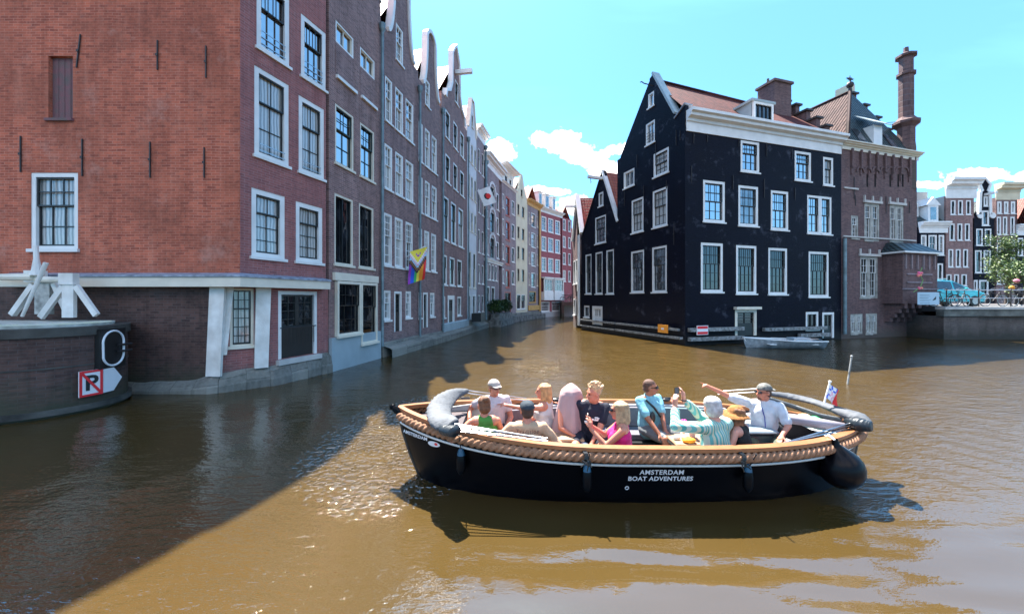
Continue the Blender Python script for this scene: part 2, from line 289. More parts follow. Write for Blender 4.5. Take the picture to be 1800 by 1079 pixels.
def window(par,f,u0,u1,z0,z1,frame=WHITE,sash=BLK,glass=None,nx=2,ny=4,split=.42,fw=.09,base=0.0,kind='window',rail=0,sill=True,bar=.018,fine=True,label=None):
    """sash window: outer frame (the part), sashes with glazing bars and a pane as sub-parts"""
    T=lambda u,w,z:f.T(u,w+base,z)
    m=MB(); ring(m,T,u0,u1,z0,z1,fw,-.13,-.015)
    if sill: m.box(T,u0-.05,u1+.05,-.013,.06,z0-.05,z0+.03)
    W=m.build(kind,frame,par)
    if label: W['label']=label
    a,b,c,d=u0+fw,u1-fw,z0+fw,z1-fw; zm=c+(d-c)*(1-split)
    s=MB(); st=.035
    if ny>=2:
        ring(s,T,a,b,zm,d,st,-.085,-.04); ring(s,T,a,b,c,zm+.03,st,-.12,-.088,tb=.05)
        nt_=max(1,round(ny*split)); nb=max(1,ny-nt_)
        for i in range(1,nt_): z=zm+(d-zm)*i/nt_; s.box(T,a+st,b-st,-.08,-.05,z-bar/2,z+bar/2)
        for i in range(1,nb): z=c+(zm-c)*i/nb; s.box(T,a+st,b-st,-.116,-.092,z-bar/2,z+bar/2)
        for i in range(1,nx):
            u=a+(b-a)*i/nx; s.box(T,u-bar/2,u+bar/2,-.078,-.052,zm+st,d-st); s.box(T,u-bar/2,u+bar/2,-.114,-.094,c+.05,zm)
    else:
        ring(s,T,a,b,c,d,st,-.11,-.06)
        for i in range(1,nx): u=a+(b-a)*i/nx; s.box(T,u-bar,u+bar,-.105,-.065,c+st,d-st)
    s.build('sash',sash,W)
    g=MB(); w=-.1225; gg=glass or RW.choice([GL_DK,GL_DK,GL_LT,GL_CU]); o=RW.random()*9
    g.poly([T(a,w,c),T(b,w,c),T(b,w,d),T(a,w,d)],[(a+o,c),(b+o,c),(b+o,d),(a+o,d)]); g.build('pane',gg,W)
    if rail:
        r=MB()
        for i in range(rail): z=z0+.18+i*.17; r.box(T,u0+fw,u1-fw,.0,.02,z,z+.018)
        r.build('guard_rail',STEEL if rail<4 else IRON,W)
    return W
def door(par,f,u0,u1,z0,z1,frame=WHITE,leaf=BLK,nx=2,base=0.0,glazed=True,fw=.1):
    T=lambda u,w,z:f.T(u,w+base,z)
    m=MB(); m.box(T,u0,u0+fw,-.13,.0,z0,z1); m.box(T,u1-fw,u1,-.13,.0,z0,z1); m.box(T,u0+fw,u1-fw,-.13,.0,z1-fw,z1); D=m.build('door',frame,par)
    a,b=u0+fw,u1-fw; mid=(z0+z1)/2-.1
    l=MB(); l.box(T,a,b,-.12,-.07,z0,mid)
    for i in range(nx):
        p,q=a+(b-a)*i/nx,a+(b-a)*(i+1)/nx; ring(l,T,p,q,mid,z1-fw,.06,-.12,-.07)
        l.box(T,(p+q)/2-.012,(p+q)/2+.012,-.115,-.075,mid+.06,z1-fw-.06)
        for k in range(1,4): z=mid+(z1-fw-mid)*k/4; l.box(T,p+.06,q-.06,-.112,-.078,z-.012,z+.012)
    l.build('leaf',leaf,D)
    g=MB(); g.poly([T(a,-.118,mid),T(b,-.118,mid),T(b,-.118,z1-fw),T(a,-.118,z1-fw)],[(a,mid),(b,mid),(b,z1),(a,z1)]); g.build('pane',GL_DK if glazed else leaf,D)
    return D
def body(par,f,h,depth,mat_,z0=-.4,ends=(True,True),w=-.2):
    m=MB(); T=f.T; L_=f.len
    if ends[0]: m.poly([T(0,w,z0),T(0,-depth,z0),T(0,-depth,h),T(0,w,h)],[(0,z0),(depth,z0),(depth,h),(0,h)])
    if ends[1]: m.poly([T(L_,w,z0),T(L_,-depth,z0),T(L_,-depth,h),T(L_,w,h)],[(0,z0),(depth,z0),(depth,h),(0,h)])
    m.poly([T(0,-depth,z0),T(L_,-depth,z0),T(L_,-depth,h),T(0,-depth,h)],[(0,z0),(L_,z0),(L_,h),(0,h)])
    m.poly([T(0,w,h-.02),T(L_,w,h-.02),T(L_,-depth,h-.02),T(0,-depth,h-.02)])
    return m.build('side_walls',mat_,par)
def gable_roof(par,f,eave,ridge,depth,mat_,w0=-.22,um=None):
    """ridge runs back from the facade"""
    m=MB(); T=f.T; um=um if um is not None else f.len/2; s=math.hypot(um,ridge-eave)
    m.poly([T(0,w0,eave),T(um,w0,ridge),T(um,-depth,ridge),T(0,-depth,eave)],[(0,0),(0,s),(depth,s),(depth,0)])
    m.poly([T(f.len,w0,eave),T(um,w0,ridge),T(um,-depth,ridge),T(f.len,-depth,eave)],[(0,0),(0,s),(depth,s),(depth,0)])
    r=m.build('roof',mat_,par)
    g=MB(); g.poly([T(0,-depth,eave),T(f.len,-depth,eave),T(um,-depth,ridge)]); g.build('rear_gable',BR_BRN,par); return r
def wallpart(par,f,top,holes,mat_,name='facade',**k):
    m=MB(); wall_mesh(m,f,top,holes,**k)
    # back skin + coping so that the parapet has thickness
    T=f.T; base=k.get('w',0.0)
    for (a,za),(b,zb) in zip(top,top[1:]):
        m.poly([T(a,base,za),T(b,base,zb),T(b,base-.22,zb),T(a,base-.22,za)],[(a,za),(b,zb),(b,zb+.2),(a,za+.2)])
        zl=min(za,zb)-3
        if b-a>1e-3: m.poly([T(a,base-.22,za),T(b,base-.22,zb),T(b,base-.22,zl),T(a,base-.22,zl)],[(a,za),(b,zb),(b,zl),(a,zl)])
    for u,zt in ((top[0][0],top[0][1]),(top[-1][0],top[-1][1])):
        z0=k.get('z0',-.4); m.poly([T(u,base,z0),T(u,base-.22,z0),T(u,base-.22,zt),T(u,base,zt)],[(0,z0),(.22,z0),(.22,zt),(0,zt)])
    return m.build(name,mat_,par)
def coping(par,f,pts,mat_=WHITE,t=.12,w0=-.2,w1=.1,name='gable_coping'):
    m=MB(); T=f.T
    P=[Vector(p) for p in pts]; nrm=[]
    for i in range(len(P)):
        d=(P[min(i+1,len(P)-1)]-P[max(0,i-1)]).normalized(); nrm.append(Vector((-d.y,d.x)))
    rows=[]
    for p,n in zip(P,nrm):
        a=p-n*.02; b=p+n*t; rows.append([T(a.x,w0,a.y),T(a.x,w1,a.y),T(b.x,w1,b.y),T(b.x,w0,b.y)])
    m.grid(rows,True); m.poly(rows[0]); m.poly(rows[-1]); return m.build(name,mat_,par,weld=True)
def cornice(par,f,z0,z1,proj=.4,mat_=WHITE,u0=-.05,u1=None,name='cornice',w=0.0):
    m=MB(); u1=f.len+.05 if u1 is None else u1; h=z1-z0; T=f.T
    prof=[(.003,0),(.05,0),(.05,.45*h),(.12,.5*h),(.14,.62*h),(proj*.7,.68*h),(proj*.75,.8*h),(proj,.86*h),(proj,h),(-.2,h)]
    rows=[[T(u,w+a,z0+b) for a,b in prof] for u in(u0,u1)]; m.grid(rows); m.poly(rows[0]); m.poly(rows[1][::-1])
    return m.build(name,mat_,par)
def neck(u0,um,u1,zs,zt,hw):
    """bell/neck gable outline"""
    o=[(0,zs),(u0*.6,zs)]
    for i in range(9):
        t=i/8; o.append((u0*.6+(um-hw-u0*.6)*(1-math.cos(t*math.pi/2)) if False else u0*.6+(um-hw-u0*.6)*math.sin(t*math.pi/2), zs+(zt-.5-zs)*(1-math.cos(t*math.pi/2))))
    for i in range(1,8):
        t=math.pi*i/8; o.append((um-hw*math.cos(t),zt-.5+.5*math.sin(t)))
    r=[(2*um-a,b) for a,b in o[:11]][::-1]
    o=o+r; e=u1
    o=[(min(a,e),b) for a,b in o if a<=e+1e-6]
    if o[-1][0]<e-1e-3: o.append((e,zs))
    return o
def house(name_,label,cat,f,h,mat_,rows,top=None,depth=8,frame=WHITE,sash=BLK,roof=None,group=None,side=None,base_h=None,base_mat=STONE,doors=(),glass=None,**kw):
    e=empty(name_,f.T(f.len/2,0,0),label,cat,group)
    holes=[]; W=[]
    for r in rows:
        z0,z1,cols=r[0],r[1],r[2]; o=r[3] if len(r)>3 else {}
        for (a,b) in cols:
            ua,ub=f.u(a),f.u(b); holes.append((ua,ub,z0,z1)); W.append((ua,ub,z0,z1,o))
    for d in doors:
        holes.append((f.u(d[0]),f.u(d[1]),d[2],d[3]))
    wallpart(e,f,top or [(0,h),(f.len,h)],holes,mat_)
    for (a,b,c,d,o) in W:
        k=dict(frame=frame,sash=sash,glass=glass); k.update(kw); k.update(o); window(e,f,a,b,c,d,**k)
    for d in doors: door(e,f,f.u(d[0]),f.u(d[1]),d[2],d[3],**(d[4] if len(d)>4 else {}))
    body(e,f,h,depth,side or mat_)
    if roof: gable_roof(e,f,h,roof[0],depth,roof[1])
    if base_h:
        m=MB(); n_=max(2,int(f.len/.25)); q=RW.random()*9
        rws=[]
        for i in range(n_+1):
            u=f.len*i/n_; j=.05*mnoise.noise((u*2.1+q,0,0)); rws.append([f.T(u,.14+j,-.4),f.T(u,.13+j,base_h*.5),f.T(u,.12+j*.6,base_h+j),f.T(u,.003,base_h+.05)])
        m.grid(rws,uvs=(.3,.3)); m.poly(rws[0]); m.poly(rws[-1]); m.build('plinth',STONEB if base_mat is STONE else base_mat,e,weld=True)
    return e
def pipe(par,f,u,z0,z1,r=.055,hop=True,mat_=ZINC):
    m=MB(); T=f.T; m.tube([T(u,.12,z0),T(u,.12,z1)],r,10)
    if hop: m.tube([T(u,.12,z1),T(u,.12,z1+.12),T(u,.12,z1+.35)],[r,r*2.2,r*2.4],8)
    for i in range(int((z1-z0)/2)): m.tube([T(u,.12,z0+1+i*2),T(u,.12,z0+1.06+i*2)],r*1.25,8)
    return m.build('downpipe',mat_,par)
def anchor(par,f,u,z0,z1,tilt=0):
    m=MB(); T=f.T; m.box(lambda a,b,c:T(u+a+tilt*(c-z0),b,c),-.013,.013,.01,.035,z0,z1); zc=(z0+z1)/2
    m.box(lambda a,b,c:T(u+a+tilt*(c-z0),b,c),-.028,.028,.037,.055,zc-.03,zc+.03)
    m.build('wall_anchor',IRON,par)

# ---- corner house on the left -------------------------------------------------------
C0=(-6.95,9.7); fW=Fac((-17.0,9.7),C0); fC=Fac(C0,(-6.0,12.45))
H1=empty('brick_house',(-9,11,0),'large orange red brick corner house beside the round stone pier','house','canal houses on the left bank')
zb=3.02
hl=[(fW.u(85),fW.u(128),7.0,8.6),(fW.u(54),fW.u(137),3.64,5.62)]
HC=[(fC.u(451),fC.u(509),9.1,11.1),(fC.u(529),fC.u(573),9.1,11.0),(fC.u(447),fC.u(508),6.2,8.6),(fC.u(525),fC.u(570),6.2,8.5),(fC.u(442),fC.u(501),3.5,5.33),(fC.u(520),fC.u(567),3.5,5.3)]
wallpart(H1,fW,[(0,16.0),(fW.len,16.0)],hl,BR_RED,z0=zb-.02)
wallpart(H1,fC,[(0,16.0),(fC.len*.5,16.0),(fC.len,16.0)],HC,BR_REDC,z0=zb-.02,name='canal_facade')
# ground floor: left wall, splayed corner, canal wall
Q0=(-7.64,9.74); fL=Fac((-17,9.74),Q0); uS=fC.u(482)
Q1=fC.T(uS,-.04,0)[:2]; fS=Fac(Q0,Q1); fR=Fac(Q1,fC.T(fC.len,-.04,0)[:2])
wallpart(H1,fL,[(0,zb-.3),(fL.len,zb-.3)],[],BR_QUAY,name='ground_floor_wall')
gw=(fS.u(404),fS.u(446),1.12,2.68)
wallpart(H1,fS,[(0,zb-.3),(fS.len,zb-.3)],[gw],BR_REDC,name='splayed_corner_wall')
gd=(fR.u(489),fR.u(557),.68,2.62)
wallpart(H1,fR,[(0,zb-.3),(fR.len,zb-.3)],[gd],BR_REDC,name='ground_floor_wall')
window(H1,fS,*gw,frame=CREAM,glass=GL_CU,nx=3,ny=6,split=.35,fw=.06)
door(H1,fR,*gd,frame=WHITE,nx=2)
m=MB()
for q in range(9): u=gd[0]+.14+(gd[1]-gd[0]-.28)*q/8; m.tube([fR.T(u,.02,1.05),fR.T(u,.02,1.55)],.008,5)
m.tube([fR.T(gd[0]+.05,.02,1.56),fR.T(gd[1]-.05,.02,1.56)],.015,6); m.build('balcony_rail',IRON,H1)
m=MB(); m.box(fR.T,gd[0]-.08,gd[1]+.08,-.1,.14,.52,.66); m.build('door_step',CONC,H1)
for i,h in enumerate(HC):
    window(H1,fC,*h,frame=WHITE,fw=.14,nx=(3,3,2,2,2,2)[i],ny=(2,2,3,3,4,4)[i],split=(.4,.4,.36,.36,.32,.32)[i],glass=(GL_SK,GL_SK,GL_CU,GL_CU,GL_CU,GL_CU)[i],rail=(3,3,2,2,0,0)[i],bar=.014,sill=True)
window(H1,fW,*hl[1],frame=WHITE,nx=3,ny=4,split=.42,glass=GL_CU,fw=.11,bar=.025)
m=MB(); T=fW.T; h=hl[0]; m.box(T,h[0],h[1],-.14,-.09,h[2],h[3]); m.box(T,h[0]-.05,h[1]+.03,-.02,.06,h[2]-.07,h[2]-.003)
for k in range(1,4): u=h[0]+(h[1]-h[0])*k/4; m.box(T,u-.008,u+.008,-.089,-.082,h[2]+.03,h[3]-.03)
m.build('shutter',mat('faded_maroon_wood',(.17,.06,.075),.8,var=.5,vscale=5,bump=.5,col2=(.10,.09,.085)),H1)
for px,a,b,tl in((136,62,120,.12),(278,72,124,0),(363,82,138,0),(38,240,303,0),(146,245,310,0),(265,250,313,0),(360,260,313,0)):
    anchor(H1,fW,fW.u(px),fW.z(px,b),fW.z(px,a),tl)
# cornice band with lead flashing
def band(par,z0,z1,pr,mt,nm,u0=2.0,tilt=0):
    m=MB(); a=fW.T(fW.u(22),pr,0); c=fC.T(0,0,0); k=((fW.n+fC.n).normalized()); c2=(c[0]+k.x*pr*1.05,c[1]+k.y*pr*1.05); e=fC.T(fC.len-.25,pr,0); a_=fW.T(fW.u(22),0,0); e_=fC.T(fC.len-.25,0,0)
    O=[a,c2,e]; I=[a_,c,e_]
    rows=[[(i[0],i[1],z0),(o[0],o[1],z0),(o[0],o[1],z1-tilt),(i[0],i[1],z1)] for i,o in zip(I,O)]
    m.grid(rows,True); m.poly(rows[0]); m.poly(rows[-1]); return m.build(nm,mt,par,weld=True)
band(H1,2.70,2.94,.30,CREAM,'cornice'); band(H1,2.943,3.06,.34,LEAD,'lead_flashing',tilt=.07)
# raking white props at the splayed corner
def slab(par,f,pa,pb,pc,pd,za,zb_,w0,w1,mt,nm):
    m=MB(); A=[f.T(f.u(pa),w,zb_) for w in(w0,w1)]+[f.T(f.u(pb),w,zb_) for w in(w1,w0)]; B=[f.T(f.u(pc),w,za) for w in(w0,w1)]+[f.T(f.u(pd),w,za) for w in(w1,w0)]
    m.grid([B,A],True); m.poly(A); m.poly(B[::-1]); return m.build(nm,mt,par,weld=True)
slab(H1,fL,373,399,366,391,.42,2.698,.01,.09,OLDW,'prop')
slab(H1,fS,398,410,388,398,.95,2.698,.01,.13,OLDW,'prop')
slab(H1,fS,449,475,446,470,.52,2.698,.01,.14,OLDW,'prop')
m=MB(); pts=[fL.T(fL.u(-60),0,0),fL.T(fL.len,0,0),fS.T(fS.len,0,0),fR.T(fR.len,0,0)]
rws=[]
NN=44
tot=[(Vector(pts[i+1])-Vector(pts[i])).length for i in range(3)]
for i in range(NN+1):
    s=sum(tot)*i/NN; k=0
    while k<2 and s>tot[k]: s-=tot[k]; k+=1
    p=Vector(pts[k]).lerp(Vector(pts[k+1]),min(1,s/tot[k])); ff=(fL,fS,fR)[k]; n=ff.n
    j=.06*mnoise.noise((p.x*2,p.y*2,0)); t=max(0,min(1,(p.x+8.4)/1.2)); hh=.16+.26*t+.10*max(0,min(1,(p.y-10.5)))
    rws.append([(p.x+n.x*(.2+j),p.y+n.y*(.2+j),-.4),(p.x+n.x*(.19+j),p.y+n.y*(.19+j),hh*.45),(p.x+n.x*(.11+j*.5),p.y+n.y*(.11+j*.5),hh+j),(p.x+n.x*.004,p.y+n.y*.004,hh+.12+j)])
m.grid(rws,uvs=(.25,.25)); m.build('plinth',STONEB,H1,weld=True)
m=MB(); m.poly([(-17,9.9,-.4),(-17,20,-.4),(-17,20,16.0),(-17,9.9,16.0)]); m.poly([fC.T(fC.len,-.22,-.4),(-9,20,-.4),(-9,20,16.0),fC.T(fC.len,-.22,16.0)]); m.poly([(-17,20,-.4),(-9,20,-.4),(-9,20,16.0),(-17,20,16.0)]); m.build('side_walls',BR_BRN,H1)
m=MB(); a,b,c,d=(-17,9.92,16.0),fC.T(.1,-.22,16.0),fC.T(fC.len,-.22,16.0),(-9,20,16.0)
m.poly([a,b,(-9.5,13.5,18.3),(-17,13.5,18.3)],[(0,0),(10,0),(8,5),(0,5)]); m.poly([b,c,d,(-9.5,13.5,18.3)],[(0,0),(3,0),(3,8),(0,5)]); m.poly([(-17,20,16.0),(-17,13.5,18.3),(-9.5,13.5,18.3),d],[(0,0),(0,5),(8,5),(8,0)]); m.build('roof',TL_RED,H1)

# ---- the row along the left bank ------------------------------------------------------
G='canal houses on the left bank'
def seq(p0,pxs):
    out=[]; P=p0
    for px,s in pxs:
        r=(px-900)/F; d=(P[0]-s*P[1])/(r-s); Q=(r*d,d); out.append(Fac(P,Q)); P=Q
    return out
fs=seq((-6.0,12.45),[(669,.21),(735,.2),(776,.2),(821,.16),(838,.16),(852,.2),(882,.25),(907,.35),(927,.4),(950,.5),(988,.8),(1005,.8)])
f2,f3,f4,f5,f6,f7,f8,f9,f10,f11,f12,f13=fs
t2=[(0,15.9),(.4,16.1),(1.7,16.3)]+[(1.7+(f2.len-1.7)*math.sin(k*math.pi/16),14.0+2.3*math.cos(k*math.pi/16)) for k in range(1,9)]
H2=house('brick_house','narrow brown brick house with blue grey plastered base','house',f2,14.4,BR_BRN,[
  (11.05,11.8,[(590,622),(633,659)],dict(ny=1,nx=2,fw=.07,frame=WHITE,sash=CREAM,glass=GL_SK,sill=False)),
  (6.96,8.98,[(589,622),(633,658)],dict(nx=2,ny=4,split=.4,fw=.08,frame=CREAM,sash=DKG,glass=GL_SK)),
  (3.55,5.95,[(588,621),(631,657)],dict(nx=2,ny=1,fw=.08,frame=CREAM,glass=GL_DK))],top=t2,group=G,roof=(16.6,TL_RED))
coping(H2,f2,t2[1:-1],BLK,.05,w1=.03)
u0,u1=f2.u(588),f2.u(630); e=H2
m=MB(); m.box(f2.T,f2.u(584),f2.u(661),.01,.12,3.02,3.28); m.build('lintel_beam',CREAM,H2)
window(H2,f2,u0,u1,1.12,3.0,frame=CREAM,glass=GL_DK,nx=3,ny=4,split=.45,base=.135,fw=.09)
window(H2,f2,f2.u(630.5),f2.u(659),.70,3.0,frame=CREAM,glass=GL_DK,nx=1,ny=3,split=.4,base=.135,fw=.09)
m=MB(); m.box(f2.T,.0,f2.len-.12,-.1,.10,-.3,1.1); m.build('plastered_base',PLB,H2)
for a,b,z in((590,625,9.9),(634,661,9.95)):
    m=MB(); m.box(f2.T,f2.u(a),f2.u(b),.0,.09,z-.07,z+.04); m.build('sill_board',WHITE,H2)
m=MB(); m.box(f2.T,f2.u(590),f2.u(622),-.01,.012,10.0,11.0); m.box(f2.T,f2.u(633),f2.u(659),-.01,.012,10.0,11.0); m.build('blind_panel',BR_GRY,H2)
pipe(H2,f2,f2.len-.06,.45,13.2)
t3=neck(.9,f3.len*.5,f3.len,13.7,17.2,.62)
W3=dict(nx=3,ny=6,split=.42,fw=.10,sash=WHITE,bar=.03)
W3b=dict(nx=2,ny=4,split=.45,fw=.09,sash=WHITE,bar=.03)
gl_mix=dict(glass=GL_SK)
H3=house('brick_house','dark brick bell gable house with tall white windows, first of the twins','house',f3,13.7,BR_GRY,[
  (12.95,14.6,[(696,709)],dict(**W3b,**gl_mix)),
  (9.85,11.75,[(677,690),(695,709),(713,727)],dict(**W3b,**gl_mix)),
  (7.0,8.9,[(676,690),(695,709),(713,727)],dict(**W3b,glass=GL_CU)),
  (3.77,6.0,[(675,689.5),(694,708.5),(713,726)],dict(**W3)),
  (1.47,2.75,[(675,687),(713,723)],dict(nx=3,ny=4,fw=.09,sash=WHITE,bar=.03))],doors=[(693,706,.95,2.72,dict(nx=1,glazed=True))],top=t3,group=G,base_h=.55,base_mat=STONE,roof=(16.2,TL_RED))
coping(H3,f3,t3[1:-1],WHITE,.14)
pipe(H3,f3,f3.len-.02,.5,12.6)
t4=neck(.8,f4.len*.5,f4.len,13.4,16.6,.5)
H4=house('brick_house','dark brick bell gable house with the rainbow flag on its front','house',f4,13.4,BR_GRY,[
  (12.5,13.9,[(747.5,756)],dict(**W3b,**gl_mix)),
  (9.3,11.3,[(736,743.5),(747,756),(759,768)],dict(**W3b,**gl_mix)),
  (6.74,8.57,[(736,743.5),(747,756),(759,768)],dict(**W3b,glass=GL_LT)),
  (3.85,5.95,[(736,742.5),(746,755),(758,767)],dict(**W3)),
  (1.4,2.72,[(736,741.5),(756,764)],dict(nx=2,ny=4,fw=.09,sash=WHITE,bar=.03))],doors=[(743.5,752,.9,2.72,dict(nx=1))],top=t4,group=G,base_h=.5,roof=(15.9,TL_RED))
coping(H4,f4,t4[1:-1],WHITE,.16)
pipe(H4,f4,f4.len-.02,.5,13.0)
L5=f5.len
t5=[(0,14.4),(.7,14.4),(.9,14.9),(1.5,15.2),(1.9,15.9),(2.0,17.9),(2.3,18.3),(L5/2,18.7),(L5-2.3,18.3),(L5-2.0,17.9),(L5-1.9,15.9),(L5-1.5,15.2),(L5-.9,14.9),(L5-.7,14.4),(L5,14.4)]
W5=dict(nx=1,ny=2,split=.42,fw=.11,sash=DKG)
H5=house('brick_house','dark brick neck gable house with a hoist beam and pale blue base','house',f5,14.4,BR_BRN,[
  (15.1,16.6,[(800,806)],dict(nx=1,ny=2,fw=.1)),
  (12.05,13.75,[(783,791.5),(797,804.5),(809,816)],W5),(9.4,11.1,[(783,791.5),(797,804.5),(809,816)],W5),
  (5.86,8.5,[(780,789),(793,802),(806,814.5)],W5),(3.2,5.0,[(777.5,786),(790.5,799.5),(804,812)],W5),
  (1.25,2.55,[(777.5,783),(804,811)],dict(nx=1,ny=2,fw=.12))],doors=[(787,799,.8,2.6,dict(nx=1,fw=.25))],top=t5,group=G,base_h=.9,base_mat=PLB,roof=(17.5,TL_RED))
coping(H5,f5,t5[1:-1],WHITE,.16)
m=MB(); m.box(f5.T,L5/2-.12,L5/2+.12,-.2,1.1,16.9,17.15); m.build('hoist_beam',WHITE,H5)
pipe(H5,f5,f5.len-.02,.8,13.6)
t6=[(0,14.9),(.3,14.9),(f6.len/2-.3,17.3),(f6.len/2+.3,17.3),(f6.len-.3,14.9),(f6.len,14.9)]
W6=dict(nx=1,ny=2,split=.45,fw=.07,frame=CREAM,sash=BLK,glass=GL_DK)
c6=[(823.5,826.5),(828.5,831.5),(834,837)]
H6=house('plastered_house','white plastered house with a pointed gable','house',f6,14.9,PLW,[(15.3,16.3,[(829,832)],W6),(12.5,14.0,c6,W6),(9.9,11.6,c6,W6),(7.4,8.9,c6,W6),(3.2,5.9,[(824,828),(832,836)],W6)],
  doors=[(824,828,1.0,2.7,dict(nx=1)),(831,836,1.0,2.7,dict(nx=1))],top=t6,group=G,base_h=.8,roof=(17,TL_RED))
coping(H6,f6,t6[1:-1],CREAM,.1)
c7=[(840.5,844),(847,850.5)]
H7=house('brick_house','narrow grey brown house with a heavy white cornice beside the red dot flag','house',f7,15.3,BR_GRL,[(a,b,c7,dict(nx=1,ny=2,fw=.08)) for a,b in((12.6,14.5),(9.3,11.2),(6.1,8.0),(3.6,5.2),(1.3,2.7))],group=G,base_h=.7)
cornice(H7,f7,15.3,16.2,.5,WHITE); pipe(H7,f7,f7.len-.05,.6,15.0,r=.08)
W8=dict(nx=2,ny=3,fw=.12,frame=PLG,glass=GL_DK)
H8=house('arched_warehouse','grey warehouse with a tall row of arched openings and plants along its base','house',f8,13.9,BR_GRL,
 [(a,b,[(861.5,869.5)],W8) for a,b in((10.6,12.6),(8.3,10.3),(6.0,8.0))]+[(a,b,[(854.5,858.5),(873,877)],dict(nx=1,ny=3,fw=.1)) for a,b in((10.8,12.4),(8.5,10.1),(6.2,7.8))]+
 [(4.05,5.5,[(854,857.5),(859.5,863),(865,868.5),(870.5,874)],dict(nx=1,ny=2,fw=.09)),(2.0,3.5,[(855,861),(864,870)],dict(nx=2,ny=3,fw=.12))],group=G,base_h=1.0)
m=MB()
for z0,z1 in((10.6,12.6),(8.3,10.3),(6.0,8.0)):
    ua,ub=f8.u(860.5),f8.u(870.5); uc=(ua+ub)/2; r=(ub-ua)/2
    for k in range(8):
        t0,t1=math.pi*k/8,math.pi*(k+1)/8
        P=[(uc-r*math.cos(t),z1-r*.8+r*math.sin(t)*1.0) for t in(t0,t1)]; O=[(uc-r*1.28*math.cos(t),z1-r*.8+r*1.28*math.sin(t)) for t in(t0,t1)]
        q=[P[0],P[1],O[1],O[0]]; m.poly([f8.T(a,.06,b) for a,b in q]); m.poly([f8.T(P[0][0],.06,P[0][1]),f8.T(P[1][0],.06,P[1][1]),f8.T(P[1][0],-.02,P[1][1]),f8.T(P[0][0],-.02,P[0][1])])
        if abs(math.cos((t0+t1)/2))>.35: m.poly([f8.T(P[0][0],.02,P[0][1]),f8.T(P[1][0],.02,P[1][1]),f8.T(uc+math.copysign(r,P[0][0]-uc),.02,z1+.1)])
m.build('arch_surround',PLW,H8)
cornice(H8,f8,13.9,14.9,.6,WHITE); cornice(H8,f8,5.6,5.9,.2,WHITE,name='string_course'); pipe(H8,f8,.1,.6,13.8,r=.09)
W9=dict(nx=2,ny=3,fw=.1); R9=dict(nx=2,ny=2,fw=.12,frame=REDP,sash=REDP,rail=5)
H9=house('brick_house','mauve grey house with red balcony doors and a projecting attic cornice','house',f9,14.0,BR_GRL,
 [(a,b,[(883.3,886.3),(899.5,904.5)],W9) for a,b in((11.4,12.9),(8.8,10.4),(6.3,7.9),(3.9,5.4))]+[(a-.3,b,[(889,896)],R9) for a,b in((11.2,12.9),(8.7,10.4),(6.2,7.9),(3.8,5.4))],doors=[(887,898,1.0,3.1,dict(nx=2,frame=REDP,leaf=BLK))],group=G,base_h=.8)
A9=MB(); wh=[(f9.u(a),f9.u(b),14.15,15.3) for a,b in((885,889),(892,897),(900,904))]; wall_mesh(A9,f9,[(0,15.5),(f9.len,15.5)],wh,z0=14.0,w=-.3); A9.build('attic_wall',CREAM,H9)
for h_ in wh: window(H9,f9,*h_,base=-.3,nx=2,ny=1,fw=.1)
cornice(H9,f9,13.95,14.15,.25,WHITE,name='string_course'); cornice(H9,f9,15.5,16.0,.9,WHITE,w=-.3)
t10=[(0,14.3),(.3,14.3),(.9,15.0),(f10.len/2-.2,16.6),(f10.len/2+.2,16.6),(f10.len-.9,15.0),(f10.len-.3,14.3),(f10.len,14.3)]
c10=[(909.5,913.5),(917.5,922)]; W10=dict(nx=1,ny=2,fw=.06,frame=PLC,sash=BLK,glass=GL_DK)
H10=house('plastered_house','tall cream plastered house with a pointed gable','house',f10,14.3,PLC,[(14.0,14.9,[(915.5,919)],W10)]+[(a,b,c10,W10) for a,b in((11.7,13.0),(9.1,10.5),(6.8,8.3),(4.3,5.8))]+[(1.2,2.9,[(908.5,915.5),(916.5,923.5)],dict(nx=3,ny=3,frame=WHITE))],top=t10,group=G,base_h=.8,roof=(16.3,TL_RED))
W11=dict(nx=1,ny=3,fw=.1,rail=4)
H11=house('brick_house','narrow grey house with ochre trim and small balconies beside the cream house','house',f11,13.6,BR_GRL,[(a,b,[(934,941)],W11) for a,b in((11.2,12.9),(8.7,10.5),(6.4,8.1),(3.8,5.6))]+[(a,b,[(929.5,931.5),(943.5,945.5)],dict(nx=1,ny=2,fw=.07,frame=CREAM)) for a,b in((11.4,12.8),(8.9,10.4),(6.6,8.0),(4.0,5.5))]+[(1.9,3.3,[(930,942)],dict(nx=4,ny=3,frame=ORG))],group=G,base_h=.8,roof=(16.3,TL_RED))
cornice(H11,f11,13.6,14.3,.5,ORG); m=MB(); m.box(f11.T,f11.len-.45,f11.len-.1,.0,.12,.8,13.6); m.build('ochre_pilaster',ORG,H11)
m=MB(); m.box(f11.T,.2,f11.len-.5,.0,.1,1.0,1.6); m.build('ochre_band',ORG,H11)
c12=[(952,960.5),(963.5,973),(976,984.5)]; W12=dict(nx=2,ny=4,split=.4,fw=.13,sash=WHITE,bar=.03,glass=GL_LT)
H12=house('brick_house','plum red brick house with white windows and dormers in its roof','house',f12,13.6,BR_PLUM,[(a,b,c12,W12) for a,b in((11.2,13.1),(8.6,10.5),(5.9,7.8))]+[(.7,2.0,[(951.5,966),(970,985)],dict(nx=6,ny=3,sash=WHITE,bar=.03))],group=G,base_h=.6,base_mat=PLG)
